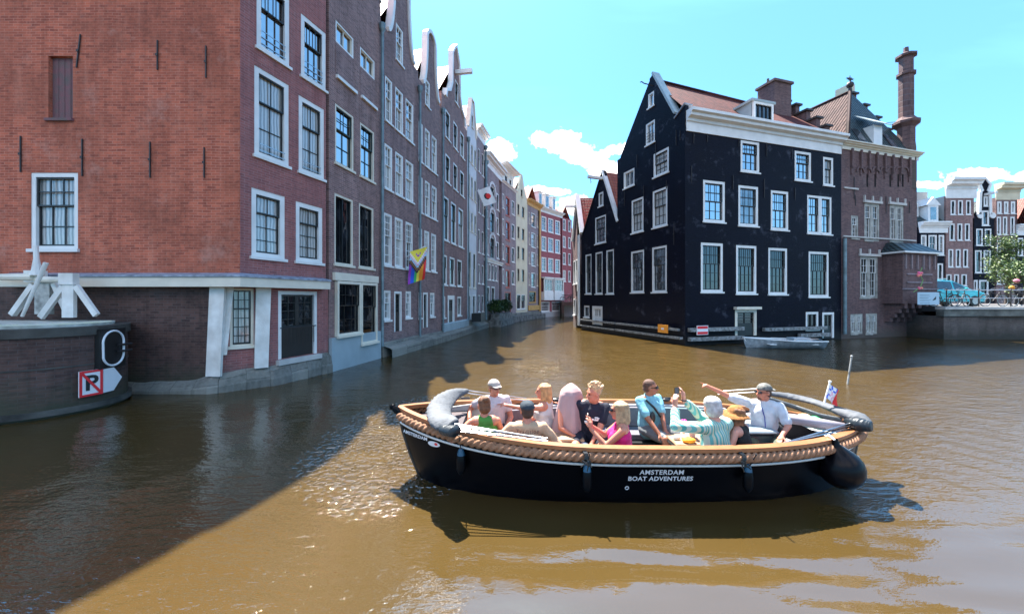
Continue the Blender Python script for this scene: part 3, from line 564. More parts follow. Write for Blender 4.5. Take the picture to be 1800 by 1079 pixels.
for a,b in((951.2,967.5),(969.5,986)):
    u0,u1=f12.u(a),f12.u(b); m=MB(); m.box(f12.T,u0,u1,0,.5,2.2,3.3); m.box(f12.T,u0-.05,u1+.05,0,.6,5.05,5.2); B_=m.build('bay_box',WHITE,H12)
    fb=Fac(f12.T(u0,.5,0)[:2],f12.T(u1,.5,0)[:2]); window(H12,fb,0.02,fb.len-.02,3.3,5.04,nx=5,ny=2,split=.35,sash=WHITE,bar=.06,fw=.12,base=.0,sill=False)
cornice(H12,f12,13.6,14.2,.5,WHITE)
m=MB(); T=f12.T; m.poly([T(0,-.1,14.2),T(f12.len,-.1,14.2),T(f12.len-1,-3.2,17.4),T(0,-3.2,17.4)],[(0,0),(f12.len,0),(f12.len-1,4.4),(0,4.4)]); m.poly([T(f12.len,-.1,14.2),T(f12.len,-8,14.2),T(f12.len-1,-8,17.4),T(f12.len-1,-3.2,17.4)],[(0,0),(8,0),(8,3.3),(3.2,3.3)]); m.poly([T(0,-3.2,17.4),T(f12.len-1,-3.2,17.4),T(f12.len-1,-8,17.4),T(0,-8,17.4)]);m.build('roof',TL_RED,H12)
for a,b in((952.5,958.5),(964,971),(977,982)):
    u0,u1=f12.u(a),f12.u(b); m=MB(); m.box(f12.T,u0,u1,-2.6,-.5,14.4,16.3); m.box(f12.T,u0-.12,u1+.12,-2.7,-.35,16.3,16.42); D_=m.build('dormer',WHITE,H12)
    fb=Fac(f12.T(u0,-.5,0)[:2],f12.T(u1,-.5,0)[:2]); q=MB(); q.poly([fb.T(.15,.01,14.7),fb.T(fb.len-.15,.01,14.7),fb.T(fb.len-.15,.01,16.1),fb.T(.15,.01,16.1)]); q.build('pane',GL_LT,D_)
H13=house('brick_house','narrow red brick house with a white corner bay by the little far bridge','house',f13,13.8,BR_PLUM,[(a,b,[(989.5,994.5)],dict(nx=2,ny=2,frame=WHITE,sash=WHITE,bar=.05)) for a,b in((12,13.6),(9.6,11.2),(7.2,8.9),(4.8,6.4))]+[(a,b,[(999,1003)],dict(nx=1,ny=2,fw=.12)) for a,b in((12,13.6),(9.6,11.2),(7.2,8.9),(4.8,6.4))],group=G,depth=6,roof=(15.6,TL_RED))
m=MB(); m.box(f12.T,0,.25,.1,.6,1,13); m=None
fE=Fac((9.9,61),(14.5,61)); HE=house('brick_house','pale brown house closing the far end of the canal','house',fE,14.0,BR_OLD,[(a,b,[(1009.5,1012.5),(1014.5,1019),(1022,1027)],dict(nx=2,ny=3,sash=WHITE,fw=.15)) for a,b in((11.6,13.2),(8.9,10.6),(6.3,8.0),(3.7,5.3),(1.2,2.7))],group='houses at the far end of the canal',depth=8,roof=(15.5,TL_RED))
fE2=Fac((2,66),(9.7,64)); HE2=house('brick_house','plain red house far off behind the white bay house','house',fE2,14.6,BR_PLUM,[(a,b,[(960,968),(978,984),(990,996)],dict(nx=2,ny=3,fw=.15)) for a,b in((11.6,13.2),(8.9,10.6))],group='houses at the far end of the canal',roof=(17,TL_RED))
# flags on the left bank
def flagcloth(mb,P0,du,dv,nu,nv,amp,colf,ph=0):
    P0,du,dv=Vector(P0),Vector(du),Vector(dv); nn=du.cross(dv).normalized()
    def p(i,j):
        a,b=i/nu,j/nv; return P0+du*a+dv*b+nn*amp*math.sin(a*7+b*3+ph)*(.3+a)
    for i in range(nu):
        for j in range(nv): mb.poly([p(i,j),p(i+1,j),p(i+1,j+1),p(i,j+1)],mi=colf((i+.5)/nu,(j+.5)/nv))
FC=[mat('flag_'+n,c,.8,var=.05) for n,c in(('red',(.75,.03,.03)),('orange',(.85,.3,.03)),('yellow',(.85,.7,.08)),('green',(.05,.4,.12)),('blue',(.03,.10,.6)),('violet',(.3,.05,.4)),('white',(.8,.8,.8)),('pale_blue',(.3,.6,.8)),('pink',(.8,.4,.5)),('brown',(.2,.1,.05)),('black',(.02,.02,.02)))]
def pridecol(a,b):
    x=.52-abs(b-.5)*1.0
    if a<x*.75:
        r=math.hypot(a-.13,(b-.5)*.7); return 5 if .055<r<.085 else 2
    for k,c in enumerate((6,8,7,9,10)):
        if a<x*.75+.07*(k+1): return c
    return min(5,int(b*6))
fl=empty('flag',f4.T(.3,.2,4.2),'rainbow progress pride flag hanging from a pole on the dark brick house','flag','flags on the left bank')
p0=Vector(f3.T(f3.len-1.5,.1,4.3)); p1=Vector(wpt(748,432,17.6)); m=MB(); m.tube([p0,p1],.02,8); m.build('pole',WHITE,fl)
m=MB(); top=wpt(726,452,17.4); flagcloth(m,wpt(751,434,17.6),(-.15,.12,-1.5),(-.72,-.25,-.25),18,14,.06,pridecol); m.build('cloth',FC,fl,weld=False)
fl2=empty('flag',f7.T(1,.2,8),'white flag with a red drop and black crescent on a pole','flag','flags on the left bank')
m=MB(); q0=Vector(f7.T(f7.len-.4,.1,9.9)); q1=Vector(wpt(842,352,29)); q1=Vector((q0.x+1.0,q0.y-1.2,q0.z+1.6)); m.tube([q0,q1],.03,8); m.build('pole',WHITE,fl2)
def dropcol(a,b):
    r=math.hypot((a-.62),(b-.5)*1.3); r2=math.hypot((a-.56),(b-.5)*1.3)
    return 0 if r<.2 else (10 if r2<.27 and a<.6 else 6)
m=MB(); c0=wpt(839,335,30.0); flagcloth(m,c0,(.95,.1,.35),(.55,.05,-1.25),44,36,.04,dropcol); m.build('cloth',FC,fl2)
# ================================================================= right bank
GR='houses on the right bank'
K=(8.9,19.5); KL=(6.94,25.0); KR=(19.7,22.7); KRR=(26.3,24.65)
g0=Fac(KL,K); g1=Fac(K,KR); gt=Fac(KR,KRR)
BH=empty('tarred_house',(9,20,0),'big black tarred brick house with red tiled roof and wide white cornice','house',GR)
um=g0.u(1147); E0=11.5
tops=[(0,E0),(.35,E0+.05),(.36,E0+.15),(um,15.35),(g0.len-.75,12.2),(g0.len-.7,12.0),(g0.len,12.35)]
def rect(f,x0,x1,yt,yb):
    c=(x0+x1)/2; return (f.u(x0),f.u(x1),f.z(c,yb),f.z(c,yt))
WG=[(1139,1149.5,163,189),(1135,1151,214.5,253.5),(1148.5,1175.5,264.5,308),(1096,1115,299.5,329.5),(1110,1131,349,409),(1147,1173,332,399),(1109,1132,440.5,514.5),(1146,1172,433,514)]
HG=[rect(g0,*r) for r in WG]; wallpart(BH,g0,tops,HG,BR_TAR,name='gable_wall')
st=[dict(nx=1,ny=1,fw=.09),dict(nx=2,ny=1,fw=.1,rail=4),dict(nx=3,ny=4,split=.5,rail=0),dict(nx=2,ny=1,fw=.1)]+[dict(nx=3,ny=4,split=.45),dict(nx=3,ny=4,split=.45),dict(nx=4,ny=5,split=.4),dict(nx=4,ny=5,split=.4)]
for r,o in zip(HG,st): window(BH,g0,*r,frame=WHITE,sash=mat('off_black_sash',(.03,.03,.035),.4) if o.get('ny',1)>1 else WHITE,glass=GL_CU if o.get('ny')==4 else GL_LT,**{**dict(fw=.12,bar=.022),**o})
WF=[(1302,1335,248.5,303.5),(1397,1426,266.7,319),(1447,1465,276.7,327),(1236,1274.5,318,391),(1298,1333,327,398),(1355,1386,335.7,405),(1419,1462,344.6,412),
    (1232,1271,427,514),(1294,1330,431.5,517),(1350.6,1384,436,518),(1421.5,1457,442.5,522.5),(1416.5,1439,548,580)]
HF=[rect(g1,*r) for r in WF]; DF=[rect(g1,1292,1330,543,590),rect(g1,1445.5,1466,549,594)]
H_EV=11.0
wallpart(BH,g1,[(0,H_EV+.3),(g1.len,H_EV+.3)],HF+DF,BR_TAR,name='front_wall')
for i,r in enumerate(HF):
    o=dict(nx=3,ny=4,split=.38,glass=GL_DK)
    if i>=7: o=dict(nx=4,ny=5,split=.42,glass=GL_DK)
    if i==2: o=dict(nx=2,ny=3,split=.4,glass=GL_CU)
    if i in(0,1): o['glass']=GL_SK
    if i in(3,4,5): o=dict(nx=3,ny=4,split=.5,glass=(GL_SK,GL_LT,GL_SK)[i-3])
    if i==6:
        u0,u1=r[0],r[1]; c=(u0+u1)/2
        window(BH,g1,u0,c+.06,r[2],r[3],nx=2,ny=4,split=.5,fw=.13,glass=GL_SK); window(BH,g1,c+.0605,u1,r[2],r[3],nx=2,ny=4,split=.5,fw=.13,glass=GL_SK); continue
    if i==11: o=dict(nx=2,ny=1,glass=GL_DK)
    window(BH,g1,*r,frame=WHITE,**{**dict(fw=.14,bar=.022),**o})
d=DF[0]; door(BH,g1,*d,frame=CREAM,leaf=BLK,nx=1,fw=.17); door(BH,g1,*DF[1],frame=WHITE,leaf=BLK,nx=1,fw=.13)
m=MB(); m.box(g1.T,d[0]-.1,d[1]+.12,.003,.22,d[3]-.02,d[3]+.12); m.build('door_hood',CREAM,BH)
cornice(BH,g1,H_EV+.02,H_EV+1.05,.5,WHITE,u0=.05,u1=g1.len-.05)
# extend gable wall above the cornice and roof
back=lambda u,w,z:g1.T(u,-w,z); DW=6.1; rd=2.95; RZ=15.3; e1=12.0
m=MB(); s=math.hypot(rd,RZ-e1)
rl=g1.len-.1; RR=14.75
m.poly([g1.T(.15,.12,e1-.05),g1.T(g1.len,.12,e1-.05),g1.T(rl,-rd,RR),g1.T(.15,-rd,RZ)],[(0,0),(g1.len,0),(rl,s),(0,s)])
m.poly([g1.T(.15,-rd,RZ),g1.T(rl,-rd,RR),g1.T(rl,-DW,E0),g1.T(.15,-DW,E0)],[(0,0),(rl,0),(rl,s),(0,s)]); m.build('roof',TL_PNK,BH)
m=MB(); m.tube([g1.T(.1,-rd,RZ+.03),g1.T(rl,-rd,RR+.03)],.1,8); m.build('ridge_tiles',TL_PNK,BH)
coping(BH,g0,[(um-.02,15.35),(g0.len-.75,12.25)],PLB,.1,w0=-.42,w1=.06)
m=MB(); A=[g0.T(g0.len-.75,.05,11.95),g0.T(g0.len,.06,12.4),g0.T(g0.len,-.5,12.4),g0.T(g0.len-.75,-.5,11.95)]; m.poly(A); m.poly([(p[0],p[1],p[2]+.07) for p in A][::-1]); 
for i in range(4): j=(i+1)%4; m.poly([A[i],A[j],(A[j][0],A[j][1],A[j][2]+.07),(A[i][0],A[i][1],A[i][2]+.07)])
m.build('corner_coping',LEAD,BH)
m=MB(); m.poly([g1.T(0,-DW,-.4),g1.T(g1.len,-DW,-.4),g1.T(g1.len,-DW,E0),g1.T(0,-DW,E0)],[(0,0),(11,0),(11,11),(0,11)]); m.poly([g1.T(g1.len-.01,-.1,-.4),g1.T(g1.len-.01,-DW,-.4),g1.T(g1.len-.01,-DW,E0),g1.T(g1.len-.01,-rd,RR),g1.T(g1.len-.01,-.1,e1)]); m.build('side_walls',BR_OLD,BH)
# hoist hook on gable, anchors, dormer, chimney
m=MB(); u=um+.05; m.tube([g0.T(u,0,14.6),g0.T(u-.05,.6,14.65),g0.T(u-.1,.72,14.75),g0.T(u-.1,.8,14.7)],.03,6); m.build('hook',IRON,BH)
for px,a,b in((1153,253,282),(1189,229,256),(1196,230,247),(1120,272,295),(1132,326,350),(1098,335,362),(1185,392,430),(1172,318,332)):
    anchor(BH,g0,g0.u(px),g0.z(px,b),g0.z(px,a))
for px,a,b in((1219,225,253),(1243,232,250),(1298,243,258),(1347,252,275),(1392,262,280),(1215,292,320),(1288,308,333),(1343,315,348),(1397,330,352)):
    anchor(BH,g1,g1.u(px),g1.z(px,b),g1.z(px,a))
fd=Fac(g1.T(g1.u(1331),-.35,0)[:2],g1.T(g1.u(1367),-.35,0)[:2]); m=MB(); zz=12.15
u0,u1=g1.u(1331),g1.u(1367)
for u in(u0,u1): m.poly([g1.T(u,-.35,zz),g1.T(u,-.35,zz+1.25),g1.T(u,-1.75,zz+1.35),g1.T(u,-.42,zz)])
m.box(g1.T,u0-.12,u1+.12,-1.8,-.2,zz+1.25,zz+1.38); D_=m.build('dormer',PLB,BH)
window(D_,fd,.02,fd.len-.02,zz,zz+1.24,nx=4,ny=1,fw=.13,glass=GL_DK,base=.14,sill=False)
def stack(par,T,u0,u1,w0,w1,z0,z1,mt,pots=4,name='chimney'):
    m=MB(); m.box(T,u0,u1,w0,w1,z0,z1); m.box(T,u0-.1,u1+.1,w0-.1,w1+.1,z1,z1+.15); o=m.build(name,mt,par)
    q=MB()
    for i in range(pots): u=u0+(u1-u0)*(i+.5)/pots; q.tube([T(u,(w0+w1)/2,z1+.14),T(u,(w0+w1)/2,z1+.5)],[.09,.07],8)
    q.build('chimney_pot',BR_OLD,o); return o
uc=g1.len-1.3; stack(BH,g1.T,uc-.9,uc+.55,-rd-.7,-rd+.5,13.6,16.4,BR_OLD,4)
# fender beams along the water and stains
m=MB()
for z in(.32,.80): m.box(g1.T,.1,3.6,.06,.26,z-.09,z+.10)
m.box(g1.T,g1.u(1338),g1.u(1447),.06,.24,.62,.80); m.box(g1.T,g1.u(1400),g1.u(1452),.06,.26,.22,.42); m.build('fender_beam',TIMB,BH)
m=MB(); m.box(g0.T,.1,g0.len-.3,.05,.22,.72,.84); m.build('fender_beam',TIMB,BH); m=MB(); m.box(g0.T,.1,g0.len-.1,.05,.24,.3,.42); m.build('fender_beam',TIMB,BH)
# ---- smaller black gabled house
r1=seq(KL,[(1022,-.355)])[0]; g2=Fac((r1.B.x,r1.B.y),(KL[0],KL[1])); g2=Fac(g2.A+g2.d*0,g2.B-g2.d*.0)
GH=empty('tarred_house',g2.T(2,0,0),'small black gabled house with a white hoist beam and orange roof','house',GR)
ug=g2.u(1059); tg=[(0,7.0),(ug-.12,11.35),(ug+.12,11.35),(g2.len,7.5)]
WH=[(1052,1060.5,338,363),(1046,1065,380,428),(1029,1039.5,447,517),(1046.5,1059,443,517),(1065.5,1079,439,517),(1026.5,1036,537,558)]
hh=[rect(g2,*r) for r in WH]; dh=rect(g2,1041,1059,538,571); wallpart(GH,g2,tg,hh+[dh],BR_TAR,name='gable_wall')
for i,r in enumerate(hh): window(GH,g2,*r,**(dict(nx=1,ny=1,fw=.12) if i in(0,5) else dict(nx=3,ny=4 if i==1 else 5,split=.45,fw=.11,glass=(GL_LT if i==1 else GL_DK))))
door(GH,g2,*dh,nx=2,fw=.2,leaf=WHITE)
coping(GH,g2,[(ug-.05,11.35),(g2.len,7.45)],WHITE,.14,w1=.08); coping(GH,g2,[(0,7.0),(ug,11.35)],BLK,.06,w1=.05)
m=MB(); T=g2.T; s=5.3
m.poly([T(g2.len+.1,-.2,7.1),T(g2.len+.1,-7,7.1),T(ug,-7,11.3),T(ug,-.2,11.3)],[(0,0),(7,0),(7,s),(0,s)]); m.poly([T(0,-.2,7.0),T(0,-7,7.0),T(ug,-7,11.3),T(ug,-.2,11.3)],[(0,0),(7,0),(7,s),(0,s)]); m.build('roof',tiles('orange_pantiles',(.38,.13,.075),(.28,.085,.055)),GH)
body(GH,g2,7.0,7,BR_TAR)
m=MB(); m.box(T,ug-.1,ug+.1,-.2,1.15,10.75,10.92); H_=m.build('hoist_beam',WHITE,GH); m=MB(); m.tube([T(ug,.95,10.74),T(ug,.95,10.5),T(ug+.06,1.0,10.4),T(ug+.1,.95,10.48)],.02,6); m.build('hook',IRON,H_)
m=MB(); m.box(T,.1,g2.len-.1,.05,.2,.72,.84); m.box(T,.1,g2.len-.1,.05,.22,.3,.4); m.build('fender_beam',TIMB,GH)
# ---- third gable behind, seen at a grazing angle
g3=Fac((5.36,33.2),(r1.B.x+.02,r1.B.y+.02)); TH=house('brick_house','narrow house with a white edged gable and red roof behind the two black houses','house',g3,7.4,BR_OLD,[(3.5,5.6,[],{})],top=[(0,7.4),(g3.len/2,10.8),(g3.len,7.4)],group=GR,depth=7,roof=(10.7,TL_RED))
coping(TH,g3,[(0,7.4),(g3.len/2,10.8),(g3.len,7.4)],WHITE,.22,w1=.15)
m=MB(); m.box(g3.T,g3.len/2-.1,g3.len/2+.1,0,1.0,9.9,10.08); m.build('hoist_beam',WHITE,TH)
m=MB(); 
for u in(.25,.6): m.tube([g3.T(g3.len-u,.14,.3),g3.T(g3.len-u,.14,7.4)],.07,8)
m.build('downpipe',WHITE,TH); m=MB(); m.box(g3.T,g3.len-.9,g3.len-.5,.02,.2,3.0,3.5); m.build('meter_box',PLG,TH)
for (a,b,c,d) in((.8,1.6,3.6,5.6),(2.0,2.7,3.6,5.6),(.8,1.6,1.0,2.4)): window(TH,g3,a,b,c,d,nx=2,ny=3,base=.14)

# ---- brick building with stepped gables ----
SG=empty('stepped_gable_house',(23,24,0),'dark brick building with stepped gables, bay and tall chimney next to the bridge','house',GR)
ZC=11.55; fB=gt
WT=[(1496,1509,379,420),(1519.6,1546,358,424),(1564,1588.5,361,426),(1512,1543,451,524),(1495,1516.6,552,587),(1522,1542,551,587)]
HT=[rect(gt,*r) for r in WT]; SL=[rect(gt,x-1.6,x+1.6,306,329) for x in(1524.5,1538.5,1565,1579,1587)]
wallpart(SG,gt,[(0,ZC),(gt.len,ZC)],HT+SL,BR_OLD,name='front_wall')
LST=mat('leaded_grey_frame',(.42,.41,.37),.7,var=.3)
for i,r in enumerate(HT):
    nx=1 if i==0 else 2
    for k in range(nx):
        a=r[0]+(r[1]-r[0])*k/nx; b=r[0]+(r[1]-r[0])*(k+1)/nx; zm=r[2]+(r[3]-r[2])*.6
        window(SG,gt,a+.001*k,b,r[2],r[3],frame=LST,sash=WHITE,nx=2,ny=5,split=.38,fw=.13,glass=GL_DK,bar=.02,sill=(k==0))
for r in SL: window(SG,gt,*r,frame=IRON,sash=IRON,nx=1,ny=1,fw=.03,glass=GL_DK,sill=False)
m=MB()   # blind arches and corbels
for x in(1511,1524.5,1538.5,1552,1565,1579,1590):
    uc=gt.u(x); z=gt.z(x,303); r=.26
    for k in range(8):
        t0,t1=math.pi*k/8,math.pi*(k+1)/8
        q=[(uc-r*math.cos(t0),z+r*math.sin(t0)),(uc-r*math.cos(t1),z+r*math.sin(t1)),(uc-(r+.1)*math.cos(t1),z+(r+.1)*math.sin(t1)),(uc-(r+.1)*math.cos(t0),z+(r+.1)*math.sin(t0))]
        m.poly([gt.T(a,.07,b) for a,b in q]); m.poly([gt.T(q[2][0],.07,q[2][1]),gt.T(q[3][0],.07,q[3][1]),gt.T(q[3][0],0,q[3][1]),gt.T(q[2][0],0,q[2][1])]); m.poly([gt.T(q[0][0],.07,q[0][1]),gt.T(q[1][0],.07,q[1][1]),gt.T(q[1][0],0,q[1][1]),gt.T(q[0][0],0,q[0][1])])
for x in(1496,1512,1526,1540,1554,1568,1582,1597): uc=gt.u(x); m.box(gt.T,uc-.07,uc+.07,.0,.12,10.3,ZC-.1); m.box(gt.T,uc-.05,uc+.05,.0,.06,9.9,10.3)
m.build('brick_arcade',BR_OLD,SG)
m=MB()
for r in HT[1:4]:
    m.box(gt.T,r[0]-.15,r[1]+.15,.003,.10,r[3]+.01,r[3]+.16)
    for u in(r[0]-.1,r[1]+.02,(r[0]+r[1])/2-.05): m.box(gt.T,u,u+.09,.0,.08,r[3]+.165,r[3]+.45)
m.box(gt.T,.2,1.4,.0,.06,9.0,9.1); m.box(gt.T,.1,gt.len-.2,.0,.08,6.1,6.18); m.build('stone_trim',CONC,SG)
for x,a,b in((1501,312,350),(1503,343,362),(1557,345,375),(1598,355,375)): anchor(SG,gt,gt.u(x),gt.z(x,b),gt.z(x,a))
cornice(SG,gt,ZC-.2,ZC+.25,.35,CREAM,u0=0,u1=gt.len+.1)
TB=lambda u,w,z:gt.T(u,-w,z)
Dp=8.5
m=MB(); m.poly([TB(0,.2,-.4),TB(0,Dp,-.4),TB(0,Dp,ZC),TB(0,.2,ZC)]); m.poly([TB(gt.len,.2,-.4),TB(gt.len,Dp,-.4),TB(gt.len,Dp,ZC),TB(gt.len,.2,ZC)],[(0,0),(8,0),(8,11),(0,11)]); m.poly([TB(0,Dp,-.4),TB(gt.len,Dp,-.4),TB(gt.len,Dp,ZC),TB(0,Dp,ZC)]); m.build('side_walls',BR_OLD,SG)
# hipped roof; shade is put into darker tiles on all but the left slope
AX,AY,AZ=4.6,2.4,16.7
ap=TB(AX,AY,AZ); ap2=TB(AX,6.2,AZ); zl=ZC+.2
m=MB(); m.poly([TB(.5,.0,zl),TB(.5,Dp,zl),ap2,ap],[(0,0),(Dp,0),(6.2,5),(AY,5)]); m.build('roof',TL_GRY,SG)
m=MB(); m.poly([TB(.5,.0,zl),TB(gt.len,.0,zl),ap],[(0,0),(gt.len,0),(AX,5.5)]); m.poly([TB(gt.len,0,zl),TB(gt.len,Dp,zl),ap2,ap],[(0,0),(Dp,0),(6,5),(AY,5)]); m.poly([TB(gt.len,Dp,zl),TB(.5,Dp,zl),ap2]); m.build('roof',TL_DK,SG)
m=MB(); m.tube([TB(.5,.0,zl+.05),(ap[0],ap[1],AZ+.05),(ap2[0],ap2[1],AZ+.05)],.11,8); m.build('ridge_tiles',TL_GRY,SG)
def finial(p,par):
    q=MB(); p=Vector(p); q.tube([p,p+Vector((0,0,.3))],[.12,.1],8); q.ball(p+Vector((0,0,.5)),.22,8); q.tube([p+Vector((0,0,.7)),p+Vector((0,0,1.15))],[.05,.02],6)
    for k in range(8): a=k*math.pi/4; q.tube([p+Vector((0,0,.92)),p+Vector((.28*math.cos(a),.1*math.sin(a),.92+.2*math.sin(a)))],[.06,.01],5)
    return q.build('finial',IRON,par)
finial((ap[0],ap[1],AZ),SG)
# stepped gable walls: left one follows the side, right one too
def steps(par,u,wl,zl_,th,cap,mt):
    m=MB()
    for (a,b),z in zip(zip(wl,wl[1:]),zl_): m.box(TB,u-th/2,u+th/2,a,b-.003,ZC-2,z)
    q=m.build('stepped_gable',mt,par)
    for (a,b),z in zip(zip(wl,wl[1:]),zl_): c=MB(); c.box(TB,u-th/2-.12,u+th/2+.12,a-.12,b+.05,z+.003,z+.12); c.build('step_cap',cap,q)
steps(SG,.0,[.25,.75,1.3,1.9,2.6,3.3,5.2],[12.3,13.0,13.75,14.5,15.2,15.8],.35,IRON,BR_OLD); finial(TB(0,4.2,15.9),SG)
steps(SG,gt.len-.2,[.3,.8,1.4,2.0,2.7,3.4,4.6],[12.1,12.9,13.9,15.0,16.2,17.4],.4,IRON,BR_OLD)
m=MB(); m.box(TB,gt.len-.5,gt.len+.0,3.5,4.5,17.53,18.2); m.build('gable_top',PLC,SG)
# tall chimney with moulded collars
fx,fy=24.75/F*(1603-900),24.9; cxx=TB(gt.len-.25,.42,0)
m=MB()
def oct_(z,r,sq=1.0): return [(cxx[0]+r*math.cos(math.pi/4*k+math.pi/8)*sq,cxx[1]+r*math.sin(math.pi/4*k+math.pi/8),z) for k in range(8)]
prof=[(9.5,.50),(12.2,.50),(12.6,.46),(13.6,.46),(13.7,.55),(13.85,.72),(14.0,.72),(14.1,.55),(14.3,.40),(17.0,.40),(17.05,.50),(17.2,.50),(17.25,.38),(18.2,.38),(18.25,.55),(18.38,.55),(18.4,.35),(18.6,.15),(18.9,.13)]
m.grid([oct_(z,r) for z,r in prof],True,(.3,.5)); m.poly(oct_(18.9,.13)); m.build('chimney',BR_OLD,SG,weld=True)
m=MB(); m.tube([(cxx[0]-.3,cxx[1],14.05),TB(gt.len*.62,3.6,14.7)],.018,5); m.build('stay_wire',IRON,SG)
# roof dormer and skylight on the dark slope
m=MB(); u0,u1=gt.u(1541),gt.u(1556); m.box(TB,u0,u1,.15,1.2,ZC+.45,ZC+1.72); D_=m.build('dormer',WHITE,SG)
m=MB(); uc=(u0+u1)/2; A=[TB(u0-.4,-.1,ZC+1.725),TB(u1+.4,-.1,ZC+1.725),TB(u1+.2,1.1,ZC+2.65),TB(u0-.2,1.1,ZC+2.65)]; m.poly(A); m.poly([(p[0],p[1],p[2]+.06) for p in A]); 
for i in range(4): j=(i+1)%4; m.poly([A[i],A[j],(A[j][0],A[j][1],A[j][2]+.06),(A[i][0],A[i][1],A[i][2]+.06)])
m.build('dormer_roof',PLB,D_)
for x in(1523,1578):
    m=MB(); u=gt.u(x); p=lambda a,b:TB(a,b*AY,zl+(AZ-zl)*b+.06); q=[p(u-.3,.05),p(u+.35,.05),p(u+.3,.26),p(u-.35,.26)]; m.poly(q); m.poly([(a[0],a[1],a[2]-.05) for a in q]); m.build('skylight',GL_LT,SG)
# projecting bay
u0,u1=gt.u(1551),gt.len-.05; pb=1.0; b0,b1=2.1,5.15
m=MB(); m.box(gt.T,u0,u1,.0,pb,b0,b1)
for k in range(5):
    u=u0+(u1-u0)*(k+.5)/5; 
    for j in range(4): m.box(gt.T,u-.13,u+.13,.0,pb*(1-.22*j)-.05*(j>0),b0-.28*(j+1),b0-.28*j-.003)
BYo=m.build('bay',BR_OLD,SG)
m=MB(); 
for k in range(6): u=u0+(u1-u0)*(k+.3)/6; m.box(gt.T,u,u+.08,pb,pb+.08,4.2,b1-.1)
m.box(gt.T,u0-.03,u1+.03,pb,pb+.06,2.95,3.03); m.box(gt.T,u0+.35,u1-.55,pb,pb+.05,3.35,3.43);m.box(gt.T,u0+.35,u1-.55,pb,pb+.05,3.85,3.93); m.build('bay_moulding',BR_GRL,BYo)
m=MB(); a=.2; P=[gt.T(u0-a,pb+a,b1+.1),gt.T(u1+a,pb+a,b1+.1),gt.T(u1+a,0,b1+.1),gt.T(u0-a,0,b1+.1)]; Q=[gt.T(u0+.35,.3,b1+.75),gt.T(u1-.25,.3,b1+.75),gt.T(u1-.25,0,b1+.75),gt.T(u0+.35,0,b1+.75)]
m.grid([P,Q],True); m.poly(Q); m.build('bay_roof',TL_DK,BYo); m=MB(); m.box(gt.T,u0-a,u1+a,0,pb+a+.02,b1+.002,b1+.098); m.build('bay_eave',WHITE,BYo)
pipe(SG,gt,.12,.3,6.0,r=.09,hop=False)

# ---- signs on the black house, rowing boat
def signboard(name_,label,f,px0,px1,py0,py1,cols,thick=.03,w=.27,z=None):
    u0,u1=f.u(px0),f.u(px1); z0,z1=f.z((px0+px1)/2,py1),f.z((px0+px1)/2,py0)
    e=empty(name_,f.T((u0+u1)/2,w,z0),label,'sign'); 
    m=MB(); m.box(f.T,u0,u1,w,w+thick,z0,z1); m.build('board',cols[0],e)
    for (a,b,c,d),mt,nm in cols[1:]:
        q=MB(); q.box(f.T,u0+(u1-u0)*a,u0+(u1-u0)*b,w+thick,w+thick+.004,z0+(z1-z0)*c,z0+(z1-z0)*d); q.build(nm,mt,e)
    for u in (u0+.06,u1-.09): q=MB(); q.box(f.T,u,u+.03,0.01,w-.001,z0+.05,z1-.05); q.build('bracket',IRON,e)
ORS=mat('orange_sign',(.9,.32,.02),.5,var=.03); SRED=mat('sign_red',(.75,.02,.03),.45,var=.03); SWH=mat('sign_white',(.82,.82,.84),.45,var=.03)
signboard('notice_sign','orange rectangular sign on the black gable wall above the water','x' and g0,1164,1181.5,570.5,584.5,[ORS,((.35,.62,.38,.62),SWH,'symbol')])
signboard('no_entry_sign','red and white no entry board on the black house front',g1,1217.5,1237,571.5,587.5,[SWH,((.04,.96,.06,.34),SRED,'red_band'),((.04,.96,.66,.94),SRED,'red_band')])
RB=empty('rowing_boat',(13.2,18.6,0),'grey aluminium rowing boat moored below the black house','boat')
def hullmesh(mb,L_,B_,H_,xc,yc,z0,fl=.7,n=18,inner=False,bowdir=-1,transom=.75,thick=.04):
    rows=[]
    for i in range(n+1):
        t=i/n; x=-L_/2+L_*t; b=B_/2*(min(1,(1-(1-t)**2.2)) if t<.5 else 1-(1-transom)*((t-.5)/.5)**2); b=max(b,.02); sh=H_*(1+.35*(1-t)**2)
        r=[]
        for k in range(9):
            a=-1+2*k/8; zz=z0+sh*(abs(a)**2.2); yy=b*(fl*math.copysign(abs(a)**.6,a)+(1-fl)*a)
            if inner: zz+=.05*(1-abs(a)); yy*=.95
            r.append((xc+x*(-bowdir)*1.0+( .25*(1-abs(a)) if t<.1 else 0),yc+yy,zz))
        rows.append(r)
    mb.grid(rows); mb.poly(rows[-1]); return rows
ALU=mat('boat_aluminium',(.38,.43,.46),.4,metal=.4,var=.3,vscale=6)
m=MB(); ro=hullmesh(m,3.75,1.4,.42,13.2,18.6,-.06); m.build('hull',ALU,RB,smooth=True)
m=MB(); m.tube([r[0] for r in ro],.035,6); m.tube([r[-1] for r in ro],.035,6); m.tube([r[4] for r in ro[:3]]+[ro[0][0]],.03,6); m.build('gunwale',WHITE,RB)
m=MB(); [m.box(idT,x,x+.3,18.05,19.15,.2,.24) for x in(12.3,13.4,14.3)]; m.build('bench',WHITE,RB)
m=MB(); m.box(idT,13.6,14.4,18.3,18.8,.25,.5); m.build('cover',mat('pale_tarpaulin',(.5,.58,.62),.6,bump=.6,bscale=9),RB); m=MB(); m.tube([(13.4,18.1,.35),(13.6,18.1,.5),(14.6,18.1,.48),(14.95,18.3,.4)],.015,6); m.build('rail',STEEL,RB)

